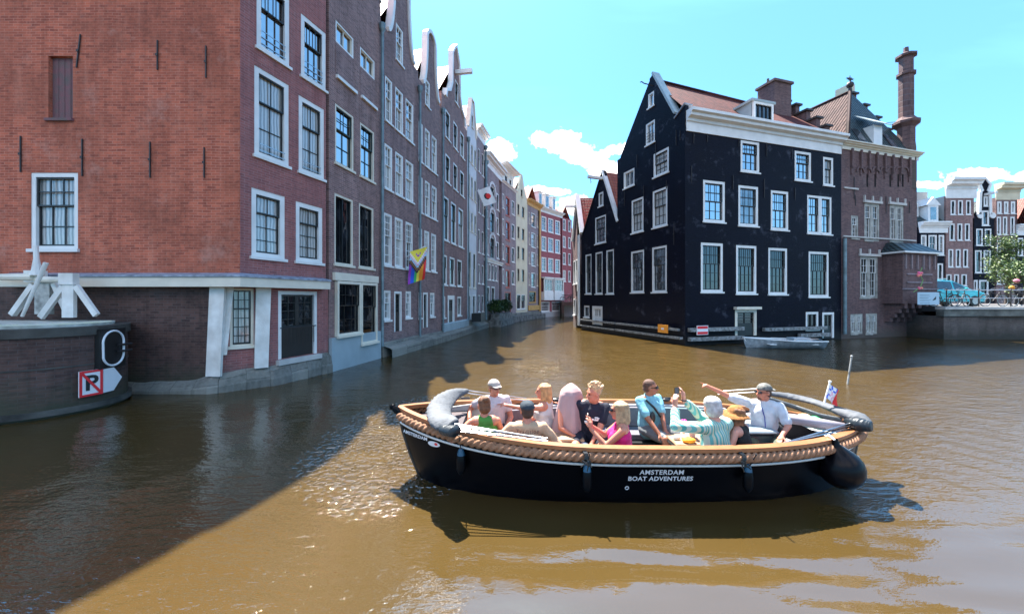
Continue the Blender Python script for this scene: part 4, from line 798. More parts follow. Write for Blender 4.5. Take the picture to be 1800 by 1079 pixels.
# ---- bridge and street on the right ----
ZD=1.93; YB=22.3; XB=gt.T(gt.len,0,0)[0]-1.6
bx0=25.35
BRG=empty('bridge',(28,YB,0),'brick and stone road bridge meeting the stepped gable building','bridge')
m=MB(); m.box(idT,bx0,46,YB+.15,YB+8,-.4,ZD-.55); m.box(idT,bx0,27.4,YB-.02,YB+.149,-.4,ZD-.56); m.box(idT,31.5,46,YB-.05,YB+.149,-.4,ZD-.56); m.build('abutment',BR_BRIDGE,BRG)
m=MB(); m.box(idT,bx0-.1,46,YB-.12,YB+.3,ZD-.549,ZD-.16); m.build('edge_beam',mat('stained_concrete',(.16,.17,.155),.9,var=.5,vscale=1.5,bump=.4,bscale=8),BRG)
m=MB(); m.box(idT,bx0-.1,46,YB-.2,YB+.35,ZD-.158,ZD); m.build('coping',CONC,BRG)
ROAD=mat('asphalt',(.06,.06,.062),.9,var=.2,bump=.3); m=MB(); m.box(idT,bx0,60,YB+.36,YB+9,ZD-.3,ZD-.01); o=m.build('bridge_road',ROAD); tag(o,kind='structure')
m=MB(); m.box(idT,26.8,120,YB+9.01,75,-1,ZD-.05); tag(m.build('street',mat('brick_paving',(.12,.10,.095),.9,var=.3)),kind='structure')
# railing
RL=empty('railing',(30,YB,ZD),'thin grey metal railing along the bridge edge','railing')
m=MB(); m.tube([(bx0+.2,YB+.1,ZD+.98),(46,YB+.1,ZD+.98)],.028,8); m.build('handrail',STEEL,RL); m=MB(); m.tube([(bx0+.2,YB+.1,ZD+.5),(46,YB+.1,ZD+.5)],.02,8); m.build('middle_rail',STEEL,RL)
x=bx0+.3
while x<46: m=MB(); m.tube([(x,YB+.1,ZD),(x,YB+.1,ZD+1.0)],.03,8); m.ball((x,YB+.1,ZD+1.02),.05,5); m.build('post',IRON,RL); x+=1.9
BN=empty('banner',(25.9,YB,ZD),'pale blue notice banner with grey lines tied to the railing','banner')
wx=lambda px,d:(px-900)/F*d
x0,x1=wx(1614,YB),wx(1652,YB); m=MB(); m.box(idT,x0,x1,YB+.03,YB+.045,ZD+.12,ZD+.85); m.build('board',mat('banner_blue',(.45,.62,.72),.6,var=.05),BN)
m=MB()
for k,l in enumerate((.5,.55,.45,.58,.5)): m.box(idT,x0+.12,x0+.12+l*(x1-x0)*.9,YB+.024,YB+.029,ZD+.68-k*.09,ZD+.70-k*.09)
m.box(idT,x0+.14,x0+.7,YB+.024,YB+.029,ZD+.19,ZD+.22); m.build('text_lines',mat('banner_text',(.12,.2,.26),.6),BN)
m=MB(); m.poly([(x1-.42,YB+.024,ZD+.35),(x1-.2,YB+.024,ZD+.42),(x1-.18,YB+.024,ZD+.62),(x1-.3,YB+.024,ZD+.5)]); m.build('mark',BLK,BN)
# car
def car():
    e=empty('parked_car',(0,0,0),'teal people carrier parked on the bridge behind the banner','car')
    PT=mat('teal_car_paint',(.03,.52,.60),.25,var=.03,coat=1); GLS=glassmat('car_glass',(.02,.025,.03))
    prof=[(-2.2,.30),(-2.25,.6),(-2.2,.95),(-2.1,1.05),(-1.95,1.5),(-1.6,1.66),(-.6,1.70),(.1,1.64),(1.15,1.12),(1.75,.98),(2.1,.80),(2.2,.5),(2.15,.28)]
    def prf(y):
        k=abs(y)/.86; return [(x*(1-.04*k*k),z-(.05*k**4 if z>.9 else 0)) for x,z in prof]
    m=MB(); ys=[-.88,-.84,-.6,0,.6,.84,.88]; rows=[]
    for y in ys:
        sh=.97 if abs(y)>.86 else 1; P=prf(y); r=[]
        for x,z in P:
            yy=y*(1-max(0,(z-1.0))*.22); r.append((x*sh,yy,z*sh+.01))
        rows.append(r)
    m.grid([list(r) for r in rows],True); m.poly(rows[0]); m.poly(rows[-1]); m.build('body',PT,e,smooth=False,weld=True)
    # glass on both sides and ends, 3 mm proud
    for s in(-1,1):
        def q(x,z): return (x,s*(.885*(1-max(0,z-1.0)*.22)+.004),z)
        for nm,P in(('side_window',[(-1.95,1.08),(-1.8,1.46),(-1.05,1.55),(-1.05,1.06)]),('side_window',[(-.95,1.06),(-.95,1.57),(-.05,1.55),(.02,1.06)]),('side_window',[(.12,1.06),(.07,1.53),(.25,1.48),(.85,1.16),(.85,1.08)])):
            g=MB(); g.poly([q(*p) for p in P]); g.build(nm,GLS,e)
        for x in(-1.35,1.38):
            w=MB(); w.tube([(x,s*.66,.32),(x,s*.895,.32)],.33,20); W_=w.build('wheel',BLK,e); w=MB(); w.tube([(x,s*.88,.32),(x,s*.91,.32)],.2,14); w.build('rim',STEEL,W_)
        w=MB(); w.ball((.75,s*.98,1.1),(.12,.07,.08),6); w.build('mirror',PT,e)
        w=MB(); w.tube([(-1.6,s*.6,1.72),(-.1,s*.6,1.74)],.025,6); w.build('roof_rail',STEEL,e)
        w=MB(); w.box(idT,2.0,2.15,s*.5,s*.8,.62,.78); w.build('headlight',SWH,e)
    g=MB(); g.poly([(.22,-.68,1.60),(.22,.68,1.60),(1.16,.74,1.135),(1.16,-.74,1.135)]); g.build('windscreen',GL_SK,e)
    return e
c=car(); c.location=(wx(1663,YB+1.9),YB+2.4,ZD)
def bike(label,x,y,rz=0,colm=IRON,lean=.0):
    e=empty('bicycle',(x,y,ZD),label,'bicycle','bicycles parked on the right bridge',rz)
    for cx_ in(-.53,.53):
        m=MB(); m.tube([(cx_+.34*math.cos(a*math.pi/12),0,.35+.34*math.sin(a*math.pi/12)) for a in range(25)],.018,6,caps=False)
        W_=m.build('wheel',BLK,e,off=(0,0,0)); m=MB()
        for a in range(10): t=a*math.pi/5; m.tube([(cx_,0,.35),(cx_+.33*math.cos(t),0,.35+.33*math.sin(t))],.004,3)
        m.tube([(cx_+.31*math.cos(a*math.pi/12),0,.35+.31*math.sin(a*math.pi/12)) for a in range(25)],.012,5,caps=False); m.build('spokes',STEEL,W_)
        m=MB(); m.tube([(cx_+.38*math.cos(t),0,.35+.38*math.sin(t)) for t in (.3,.8,1.3,1.8,2.3,2.8)],.016,5); m.build('mudguard',colm,e,off=(0,0,0))
    m=MB(); bb=(-.08,0,.32); sd_=(-.22,0,.82); hd=(.36,0,.85)
    for a,b in((bb,sd_),(bb,hd),(sd_,(.38,0,.75)),(bb,(-.53,0,.35)),(sd_,(-.53,0,.35)),((.34,0,.98),(.53,0,.35))): m.tube([a,b],.018,6)
    m.tube([(-.53,.06,.35),(-.75,.06,.72),(-.3,.06,.72)],.01,5); m.build('frame',colm,e,off=(0,0,0))
    m=MB(); m.ball((-.24,0,.9),(.13,.08,.04),6); m.build('saddle',BLK,e,off=(0,0,0))
    m=MB(); m.tube([(.15,-.27,1.06),(.3,-.2,1.1),(.34,0,1.05),(.3,.2,1.1),(.15,.27,1.06)],.013,6); m.build('handlebar',STEEL,e,off=(0,0,0))
    return e
bike('silver wheeled bicycle parallel to the bridge railing, nearest the white rims',wx(1747,YB+.5),YB+.5)
bike('black bicycle leaning in front of the teal car bonnet',wx(1690,YB+.5),YB+.55,.25); bike('dark bicycle half behind the banner on the bridge',wx(1668,YB+.5),YB+.75,-.2)
bike('bicycle at the right end of the bridge beside the helmeted person',wx(1800,YB+.5),YB+.6,.1)
m=MB(); q=wx(1612,YB-.2); FLW=empty('flower_garland',(q,YB-.1,ZD),'pink flowers on a bent green stalk tied at the left end of the railing','flowers')
m.tube([(q-.1,YB-.1,ZD+.85),(q+.3,YB-.1,ZD+1.15),(q+.45,YB-.1,ZD+1.55),(q+.25,YB-.1,ZD+1.9),(q+.4,YB-.1,ZD+2.3)],.02,6); m.build('stem',mat('stem_green',(.2,.4,.12)),FLW)
for a,b in((.28,1.1),(.22,1.85),(.28,1.98)): m=MB(); [m.ball((q+a+random.Random(k).uniform(-.1,.1),YB-.1,ZD+b+random.Random(k+9).uniform(-.1,.1)),.07,4) for k in range(5)]; m.build('blossom',mat('pink_petals',(.9,.15,.35),.7,col2=(.9,.4,.1)),FLW)

# ---- background houses behind the bridge ----
GB='houses behind the bridge'
yb=45.0
def bgf(a,b,y=yb,y2=None): return Fac((wx(a,y),y),(wx(b,y2 or y),y2 or y))
def rows_bg(f,specs): # specs: (py_top,py_bot,cols,opts)
    return [(f.z(f_c,b),f.z(f_c,a),c,o) for a,b,c,o in specs for f_c in [c[0][0]]]
SW=dict(sash=WHITE,fw=.14,bar=.04)
f=bgf(1590,1621,46); house('brick_house','brown house edge between the stepped gable building and the low dark house','house',f,12.0,BR_GRL,rows_bg(f,[(357,382,[(1606,1615)],dict(nx=2,ny=3,fw=.16)),(395,437,[(1604,1613)],dict(nx=1,ny=2,fw=.16)),(470,500,[(1604,1613)],dict(nx=1,ny=2,fw=.16))]),group=GB)
m=None
f=bgf(1617,1665); e=house('dark_house','low dark house with a white cornice and small pedimented dormer','house',f,10.9,BR_TAR,rows_bg(f,[(413,449,[(1619,1629),(1632,1647),(1650,1660)],dict(nx=2,ny=3,fw=.16,sash=WHITE,bar=.03)),(463,495,[(1618,1627),(1629,1645),(1648,1658)],dict(nx=2,ny=2,fw=.16))]),group=GB,depth=9)
cornice(e,f,10.2,11.5,.5,WHITE)
m=MB(); T=f.T; uu0,uu1=f.u(1634),f.u(1652); m.poly([T(0,-.1,11.5),T(f.len,-.1,11.5),T(f.len,-3,14.2),T(0,-3,14.2)],[(0,0),(3,0),(3,4),(0,4)]); m.poly([T(0,-3,14.2),T(f.len,-3,14.2),T(f.len,-9,11),T(0,-9,11)],[(0,0),(3,0),(3,4),(0,4)]); m.build('roof',TL_DK,e)
m=MB(); m.box(T,uu0,uu1,-2.5,-.15,11.52,13.5); m.poly([T(uu0-.3,-.1,13.5),T(uu1+.3,-.1,13.5),T((uu0+uu1)/2,-.1,14.5)]); m.poly([T(uu0-.3,-.1,13.5),T((uu0+uu1)/2,-.1,14.5),T((uu0+uu1)/2,-2.5,14.5),T(uu0-.3,-2.5,13.5)]); m.poly([T(uu1+.3,-.1,13.5),T((uu0+uu1)/2,-.1,14.5),T((uu0+uu1)/2,-2.5,14.5),T(uu1+.3,-2.5,13.5)]); D_=m.build('dormer',WHITE,e)
q=MB(); q.poly([T(uu0+.25,-.14,11.8),T(uu1-.25,-.14,11.8),T(uu1-.25,-.14,13.3),T(uu0+.25,-.14,13.3)]); q.build('pane',GL_LT,D_)
f=bgf(1663,1712); e=house('brick_house','tall brown brick house with a deep white cornice above three window columns','house',f,14.6,BR_BRN,rows_bg(f,[(352,378,[(1671,1680),(1684,1693),(1698,1707)],dict(nx=2,ny=2,fw=.15)),(393,423,[(1669,1678.5),(1683,1692),(1696,1705)],dict(nx=2,ny=3,fw=.15)),(438,470,[(1667,1676),(1680,1689),(1693,1702)],dict(nx=2,ny=2,fw=.15)),(482,503,[(1663.5,1673),(1677,1686),(1690,1700)],dict(nx=2,ny=2,fw=.15))]),group=GB,depth=12,side=PLG)
cornice(e,f,14.3,16.6,.9,WHITE,u1=f.len+.3); m=MB(); m.box(f.T,-4.2,0,-11,-2.0,2,15.6); m.build('plastered_wing',PLG,e); m=MB(); T=f.T; m.poly([T(-4.4,-1.7,15.6),T(0,-1.2,16.9),T(0,-8,16.9),T(-4.4,-8,15.6)],[(0,0),(4,0),(4,6),(0,6)]); m.build('roof',TL_RED,e)
f=bgf(1710,1752); um_=f.len/2
tb=[(0,11.9),(.3,12.2),(.9,12.4),(1.0,15.0),(1.2,15.2),(um_-.5,15.9),(um_,16.6),(um_+.5,15.9),(f.len-1.2,15.2),(f.len-1.0,15.0),(f.len-.9,12.4),(f.len-.3,12.2),(f.len,11.9)]
e=house('dark_house','black neck gable house with white scrolls behind the bridge','house',f,11.9,BR_TAR,rows_bg(f,[(345,363,[(1729,1737)],dict(nx=1,ny=1,fw=.2,glass=GL_CU)),(370,397,[(1726,1739)],dict(nx=2,ny=2,fw=.2)),(402,432,[(1716,1728),(1731,1743)],dict(nx=2,ny=3,fw=.16)),(440,480,[(1714,1726),(1729,1742)],dict(nx=2,ny=4,fw=.16)),(492,520,[(1710.5,1719),(1721,1738)],dict(nx=2,ny=3,fw=.2))]),top=tb,group=GB,roof=(14,TL_DK))
coping(e,f,tb[2:-2],WHITE,.28); m=MB()
for x in(1722,1744): uu=f.u(x); m.tube([f.T(uu,0,f.z(x,379)),f.T(uu,.1,f.z(x,379))],.35,12)
m.build('oculus',WHITE,e)
m=MB(); m.box(f.T,um_-.12,um_+.12,0,1.1,14.6,14.85); m.build('hoist_beam',WHITE,e)
f=bgf(1751,1788); e=house('brick_house','brown brick house with three tall window columns behind the tree','house',f,14.4,BR_GRY,rows_bg(f,[(354,376,[(1753,1761),(1765,1773),(1777,1785)],dict(nx=1,ny=2,fw=.2)),(381,413,[(1752.5,1760),(1763,1771),(1776,1784)],dict(nx=2,ny=3,fw=.16)),(422,455,[(1752.5,1760),(1763,1771),(1776,1784)],dict(nx=2,ny=3,fw=.16)),(465,500,[(1752.5,1760),(1763,1771),(1776,1784)],dict(nx=2,ny=3,fw=.16))]),group=GB,depth=12)
cornice(e,f,14.1,16.0,.8,PLC,u1=f.len+.3)
f=bgf(1787,1840); e=house('dark_house','dark house with a red roof at the right edge of the photo','house',f,11.0,BR_TAR,rows_bg(f,[(418,450,[(1789,1799),(1803,1813)],dict(nx=2,ny=3,fw=.18)),(465,505,[(1789,1799),(1803,1813)],dict(nx=2,ny=3,fw=.18))]),group=GB,roof=(14.5,TL_RED)); cornice(e,f,9.9,11.2,.4,WHITE)
# tree
def tree(label,x,y,z0,h,r,nl,seed):
    rn=random.Random(seed); e=empty('street_tree',(x,y,z0),label,'tree'); m=MB()
    m.tube([(x,y,z0),(x+.05,y,z0+h*.25),(x-.05,y,z0+h*.5),(x,y,z0+h*.8)],[.16,.13,.09,.03],8)
    tips=[]
    for k in range(16):
        a=rn.uniform(0,6.28); zz=z0+h*rn.uniform(.3,.75); rr=r*rn.uniform(.5,.95)*(1.1-abs((zz-z0)/h-.5)); p=Vector((x+rr*math.cos(a),y+rr*math.sin(a),zz+rn.uniform(.3,1.2)))
        m.tube([(x,y,zz-.4),((x+p.x)/2,(y+p.y)/2,zz+.1),p],[.05,.035,.012],5); tips.append(p)
    m.build('trunk',mat('bark',(.10,.075,.055),.9,bump=.5),e)
    tips+=[Vector((x+rn.gauss(0,r*.35),y+rn.gauss(0,r*.35),z0+h*rn.uniform(.35,1))) for _ in range(26)]
    c=MB()
    for t in tips:
        n=nl//len(tips); s=rn.uniform(.35,.75)
        for _ in range(n):
            p=t+Vector((rn.gauss(0,s*.5),rn.gauss(0,s*.5),rn.gauss(0,s*.4))); a=Vector((rn.uniform(-1,1),rn.uniform(-1,1),rn.uniform(-.6,.6))).normalized(); b=a.cross(Vector((rn.uniform(-1,1),rn.uniform(-1,1),rn.uniform(.2,1)))).normalized(); l=rn.uniform(.06,.12)
            c.poly([p-a*l,p+b*l*.5,p+a*l,p-b*l*.5],mi=rn.randrange(3))
    c.build('crown',[LEAF1,LEAF2,LEAF3],e)
def leafmat(n,c):
    m=mat(n,c,.5,var=.2); b=m.node_tree.nodes['Principled BSDF']; b.inputs['Subsurface Weight'].default_value=0; return m
LEAF1=leafmat('leaf_green',(.075,.14,.03)); LEAF2=leafmat('leaf_yellow_green',(.15,.21,.04)); LEAF3=leafmat('leaf_dark_green',(.035,.08,.03))
tree('leafy young green tree behind the bridge railing',wx(1770,37),37,ZD-.05,6.6,1.15,5500,3)
tree('dark spreading tree at the right edge behind the helmeted person',wx(1797,34),34,ZD-.05,3.7,1.5,3000,8)
# plants in front of the arched warehouse
def bush(label,p,r,n,seed,name_='shrub'):
    rn=random.Random(seed); e=empty(name_,p,label,'plant','plants along the left quay'); c=MB(); s=MB(); p=Vector(p)
    for k in range(7): a=rn.uniform(0,6.28); s.tube([p,p+Vector((r*.5*math.cos(a),r*.5*math.sin(a),r*1.2))],.02,4)
    s.build('stem',MATS['bark'],e)
    for _ in range(n):
        d=Vector((rn.gauss(0,1),rn.gauss(0,1),rn.gauss(0,1))).normalized()*r*rn.random()**.4; q=p+Vector((d.x,d.y,r*.9+d.z*.8)); a=Vector((rn.uniform(-1,1),rn.uniform(-1,1),rn.uniform(-1,1))).normalized(); b=a.cross(Vector((.3,.5,.8))).normalized(); l=rn.uniform(.07,.15)
        c.poly([q-a*l,q+b*l*.4,q+a*l,q-b*l*.4],mi=rn.choice((0,2,2)))
    c.build('foliage',[LEAF1,LEAF2,LEAF3],e)
for i,(px_,lab) in enumerate(((855,'dark green shrub on the quay under the arched warehouse, leftmost of three'),(864,'dark green shrub on the quay between the two others'),(875,'dark green shrub by the open door of the arched warehouse, nearest the red door house'))):
    u=f8.u(px_); bush(lab,f8.T(u,.75,1.1),.75,700,i)
m=MB(); m.box(f8.T,.2,f8.len-.3,.25,1.35,-.4,.55); m.box(f8.T,.4,f8.len-.6,.4,1.2,.55,1.1); tag(m.build('quay_planter',STONE),'mossy stone quay with a planter box under the arched warehouse','quay')
m=MB(); m.box(f9.T,.0,f9.len,.0,.9,-.4,.6); m.box(f10.T,.0,f10.len,.02,.8,-.4,.55);m.box(f11.T,.0,f11.len,.04,.7,-.4,.5); tag(m.build('quay_ledge',STONE),'low mossy stone ledge below the cream house','quay')
m=MB(); rws=[]
for f_ in(f3,f4,f5,f6,f7):
    for k in range(5):
        u=f_.len*k/5; j=.04*mnoise.noise((f_.T(u,0,0)[1]*1.5,3,1)); rws.append([f_.T(u,.02,.5),f_.T(u,.42,.38+j),f_.T(u,.5+j,.33),f_.T(u,.52+j,-.4)])
m.grid(rws,uvs=(.3,.3)); tag(m.build('quay_ledge',STONEB,weld=True),'long narrow stone ledge at the foot of the dark brick houses','quay')
m=MB(); p=f6.T(f6.len*.3,.7,.7); m.box(f6.T,.1,1.3,.3,1.0,.75,1.35); o=m.build('air_conditioner',BLK); tag(o,'dark grey box unit standing on the quay below the white house','box unit')
# little bridge with bikes at the far end
FB=empty('bridge',(8.4,50.5,0),'small dark bridge closing the canal in the distance','bridge')
m=MB(); m.box(idT,6.6,9.9,50.4,53,1.55,1.95); m.box(idT,6.6,6.9,50.3,53,-.4,1.55); m.build('deck',BR_QUAY,FB); m=MB(); m.box(idT,6.9,9.6,52.2,52.6,-.4,1.5); m.build('abutment',PLG,FB)
m=MB(); m.tube([(6.6,50.45,2.9),(9.9,50.45,2.9)],.03,6); m.tube([(6.6,50.45,2.45),(9.9,50.45,2.45)],.02,6); [m.tube([(x,50.45,1.9),(x,50.45,2.9)],.03,6) for x in(6.8,7.8,8.8,9.7)]; m.build('railing',IRON,FB)
for i,(x,lab) in enumerate(((7.3,'bicycle on the far little bridge, leftmost'),(8.2,'bicycle on the far little bridge, in the middle'),(9.1,'bicycle on the far little bridge, rightmost'))):
    b=bike(lab,x,50.7,.1*i,IRON); b.location=(x,50.75,1.95); b['group']='bicycles on the far bridge'
# stake in the water
m=MB(); m.tube([(wx(1487,10.7),10.7,-.3),(wx(1497,10.8),10.8,.75)],.022,8); m.ball((wx(1497,10.8),10.8,.76),.035,5); tag(m.build('mooring_stake',TIMB),'thin leaning pale stake standing in the water behind the boat','stake')
# land under the houses on both banks
m=MB()
m.poly([(-60,9.95,.2),(-17,9.95,.2),(-9,13,.2),(-6.4,24,.2),(-4,34,.2),(-1,43,.2),(6,56,.2),(6,140,.2),(-60,140,.2)]); m.poly([(6.9,60,.2),(16,62,.2),(16,140,.2),(6,140,.2)]); m.poly([(7,30,.2),(10,22,.2),(26,26,.2),(27,31,.2),(16,62,.2),(7.5,50,.2)])
tag(m.build('ground',mat('earth',(.12,.11,.09),.95)),kind='structure')
# ================================================================= round pier and lock gear
PR=empty('stone_pier',(-10.5,8.4,0),'dark rounded brick quay pier with stone top at the left edge','pier')
path=[(-17,7.15),(-12,7.15)]
cx0,cy0,rr=-10.35,8.4,1.3
path=[(-17,7.05),(-13,7.08)]+[(cx0+rr*math.sin(a),cy0-rr*math.cos(a)) for a in [k*math.pi/2/12 for k in range(0,19)]]+[(-9.8,9.68)]
def nose(t,o,z):   # t = angle round the nose (0 front .. 90 side), o = outward offset
    a=R(t); return Vector((cx0+(rr+o)*math.sin(a),cy0-(rr+o)*math.cos(a),z))
def pier(z0,z1,o,nm,mt,par,cap=True):
    m=MB(); P=[]
    for i,p in enumerate(path):
        a=Vector(path[max(0,i-1)]); b=Vector(path[min(len(path)-1,i+1)]); d=(b-a).normalized(); P.append((p[0]+d.y*o,p[1]-d.x*o))
    L_=0; rws=[];last=None
    for p in P:
        if last: L_+=math.dist(p,last)
        last=p; rws.append((p,L_))
    for (p,l0),(q,l1) in zip(rws,rws[1:]): m.poly([(*p,z0),(*q,z0),(*q,z1),(*p,z1)],[(l0,z0),(l1,z0),(l1,z1),(l0,z1)])
    if cap:
        for z in(z1,z0): m.poly([(*p,z) for p in P]+[(-17,9.68,z)])
    return m.build(nm,mt,par)
pier(-.4,1.62,0,'wall',BR_QUAY,PR); pier(1.623,1.80,.05,'coping',mat('wet_dark_stone',(.09,.085,.075),.85,var=.5,vscale=2,bump=.5,bscale=9),PR); pier(.05,.16,.07,'wet_ledge',MATS['wet_dark_stone'],PR); pier(.98,1.01,.012,'stone_course',MATS['wet_dark_stone'],PR)
pier(1.803,1.86,-.22,'top_slab',mat('lichened_white_stone',(.55,.55,.50),.9,var=.4,vscale=4,bump=.6,bscale=8,col2=(.25,.25,.2)),PR)
# lock gear: two A frames carrying a beam and a lever
LG=empty('lock_winch',(-10.5,8.4,1.86),'white painted wooden lock gear with two A frames on the pier','winch')
def bar(nm,pts,wd,th,par=LG,mt=OLDW):
    m=MB(); a,b=Vector(pts[0]),Vector(pts[1]); d=(b-a).normalized(); s=Vector((0,1,0)); s=(s-d*s.dot(d)).normalized(); t=d.cross(s)
    R_=[[p+s*th/2*i+t*wd/2*j for i,j in((-1,-1),(1,-1),(1,1),(-1,1))] for p in(a,b)]; m.grid(R_,True); m.poly(R_[0]); m.poly(R_[1]); return m.build(nm,mt,par,weld=True)
D1=8.9
g=lambda px,py,d=D1:wpt(px,py,d)
bar('post',[g(122,558),g(122,484)],.27,.08); bar('strut',[g(72,558),g(112,503)],.13,.07); bar('strut',[g(170,554),g(134,503)],.12,.07)
m=MB(); p=g(124,482); m.box(idT,p.x-.20,p.x+.14,p.y-.08,p.y+.06,p.z-.24,p.z+.02); m.build('cap',OLDW,LG)
D2=9.2
bar('post',[g(78,552,D2),g(78,490,D2)],.36,.1,mt=mat('grey_weathered_board',(.50,.50,.46),.8,var=.35,vscale=6,bump=.5)); bar('strut',[g(22,553,D2),g(60,500,D2)],.12,.1); bar('strut',[g(118,548,D2),g(96,498,D2)],.1,.1)
m=MB(); p=g(62,480,D2); m.box(idT,p.x-.16,p.x+.18,p.y-.1,p.y+.1,p.z-.22,p.z+.06); m.build('cap',OLDW,LG)
m=MB(); m.tube([g(66,491,9.15),g(112,492,8.9)],.075,10); m.build('axle',CREAM,LG)
m=MB(); m.tube([g(65,484,9.1),g(65,474,9.1),g(64,455,9.1),g(63,432,9.1)],[.12,.09,.05,.045],10); m.build('upright_post',OLDW,LG)
m=MB(); m.tube([g(-30,487,9.1),g(60,487,9.1)],[.07,.09],8); m.build('balance_beam',CREAM,LG)
m=MB(); m.tube([g(39,556,8.7),g(81,462,8.7)],[.03,.045],8); m.build('lever',OLDW,LG)
# moss clumps on the slab
m=MB(); rn=random.Random(4)
for _ in range(900):
    q_=rn.random(); p_=nose(rn.uniform(0,125),-.26-rn.random()**2*.3,1.86) if q_<.6 else Vector((rn.uniform(-14,-10.35),7.4+rn.random()**2*.3,1.86)); x,y=p_.x,p_.y; r_=rn.uniform(.02,.06); m.ball((x,y,1.86),(r_,r_,r_*.5),2)
tag(m.build('moss',mat('moss',(.38,.40,.26),.95,var=.5,col2=(.5,.5,.44)),None),'pale moss and lichen along the top edge of the pier','moss','','stuff') if False else m.build('moss',mat('moss',(.38,.40,.26),.95,var=.5,col2=(.5,.5,.44)),PR)
# recessed black panel with oval lamp ring, no mooring sign
def ang(px,o=0.0):
    best=None
    for k in range(0,1300):
        p=nose(k/10,o,0); e=abs(900+F*p.x/p.y-px)
        if best is None or e<best[0]-1e-9: best=(e,k/10,p.y)
    return best[1],best[2]
aP0,_=ang(137,.05); aP1,d1=ang(178,.05); aA1=ang(211,.05)[0]
NS=empty('no_mooring_sign',nose(aP0,.05,.3),'red bordered no parking P sign with a white arrow board on the pier','sign')
def zat(py,d): return CH+(HOR-py)*d/F
dS=7.65; z0s,z1s=.62,1.06
pA=nose(aP0,.06,0); pB=nose(aP1,.06,0); pC=nose(aA1,.06,0)
fS1=Fac((pA.x,pA.y),(pB.x,pB.y)); fS2=Fac((pB.x,pB.y),(pC.x,pC.y))
zb0,zb1=zat(697,fS1.A.y+.1),zat(652,fS1.A.y+.1)
S=fS1.len
m=MB(); m.box(fS1.T,0,S,.0,.03,zb0,zb1); m.build('board',SWH,NS)
m=MB(); ring(m,fS1.T,0.0,S,zb0,zb1,.045,.0305,.037); a=Vector((.03,zb1-.03)); b=Vector((S-.03,zb0+.03)); d=(b-a).normalized(); n=Vector((-d.y,d.x))*.024
m.poly([fS1.T(*(v[0],.040,v[1])) for v in(a-n,b-n,b+n,a+n)]); m.build('red_border',SRED,NS)
def text(s,size,mt,nm,par,mapf,ext=.0,align='CENTER',bold=0.0,space=1.0):
    cu=bpy.data.curves.new('t','FONT'); cu.body=s; cu.size=size; cu.align_x=align; cu.offset=bold; cu.space_character=space; cu.resolution_u=3
    ob=bpy.data.objects.new('t',cu); COL.objects.link(ob); dg=bpy.context.evaluated_depsgraph_get(); me=bpy.data.meshes.new_from_object(ob.evaluated_get(dg)); bpy.data.objects.remove(ob)
    bm=bmesh.new(); bm.from_mesh(me); bmesh.ops.triangulate(bm,faces=bm.faces)
    for _ in range(1): bmesh.ops.subdivide_edges(bm,edges=[e for e in bm.edges if e.calc_length()>size*.12],cuts=1)
    for v in bm.verts: v.co=Vector(mapf(v.co.x,v.co.y))
    bm.to_mesh(me); bm.free(); me.materials.clear(); me.materials.append(mt); me.name=nm
    o=bpy.data.objects.new(nm,me); COL.objects.link(o)
    if par is not None:
        o.parent=par
        if par.type=='EMPTY': o.location=tuple(-c for c in par.location)
    return o
text('P',.36*(zb1-zb0)/.44,BLK,'letter',NS,lambda x,y:fS1.T(S/2+x,.0385,zb0+(zb1-zb0)*.24+y),bold=.012)
m=MB(); L2=fS2.len; h=zb1-zb0; P=[(.01,zb0+.01),(L2*.55,zb0+.01),(L2,zb0+h*.5),(L2*.55,zb1-.01),(.01,zb1-.01)]
m.poly([fS2.T(a,.03,b) for a,b in P]); m.poly([fS2.T(a,.0,b) for a,b in P]); 
for i in range(5): j=(i+1)%5; m.poly([fS2.T(P[i][0],.03,P[i][1]),fS2.T(P[j][0],.03,P[j][1]),fS2.T(P[j][0],0,P[j][1]),fS2.T(P[i][0],0,P[i][1])])
m.build('arrow_board',SWH,NS)
LP=empty('navigation_light',nose(78,.1,1.0),'black panel with a white oval ring on the pier above the arrow sign','light panel')
aL0=ang(171,.06)[0]; aL1=ang(213,.06)[0]; pA=nose(aL0,.06,0); pC=nose(min(aL1+3,125),.06,0); fL2=Fac((pA.x,pA.y),(pC.x,pC.y)); za,zc=zat(647,fL2.A.y+.2),zat(578,fL2.A.y+.2)
m=MB(); m.box(fL2.T,0,fL2.len,-.05,.05,za,zc); m.build('panel',BLK,LP)
m=MB(); rx=fL2.len*.40; uc=fL2.len*.47; zz0,zz1=za+.05+rx,zc-.05-rx; P=[]
for k in range(-7,9): t=math.pi*k/8; 
P=[fL2.T(uc+rx*math.cos(t),.075,(zz1 if math.sin(t)>=-1e-6 else zz0)+rx*math.sin(t)) for t in [math.pi*k/12 for k in range(0,24)]]+[fL2.T(uc+rx,.075,zz0)]
m.tube(P+[P[0]],.022,6,caps=False); m.build('ring',SWH,LP)
for z in(zz1-.08,zz0+.05): m=MB(); m.tube([fL2.T(uc+rx*.3,.11,z),fL2.T(fL2.len+.08,.11,z)],.028,6); m.build('bracket',IRON,LP)
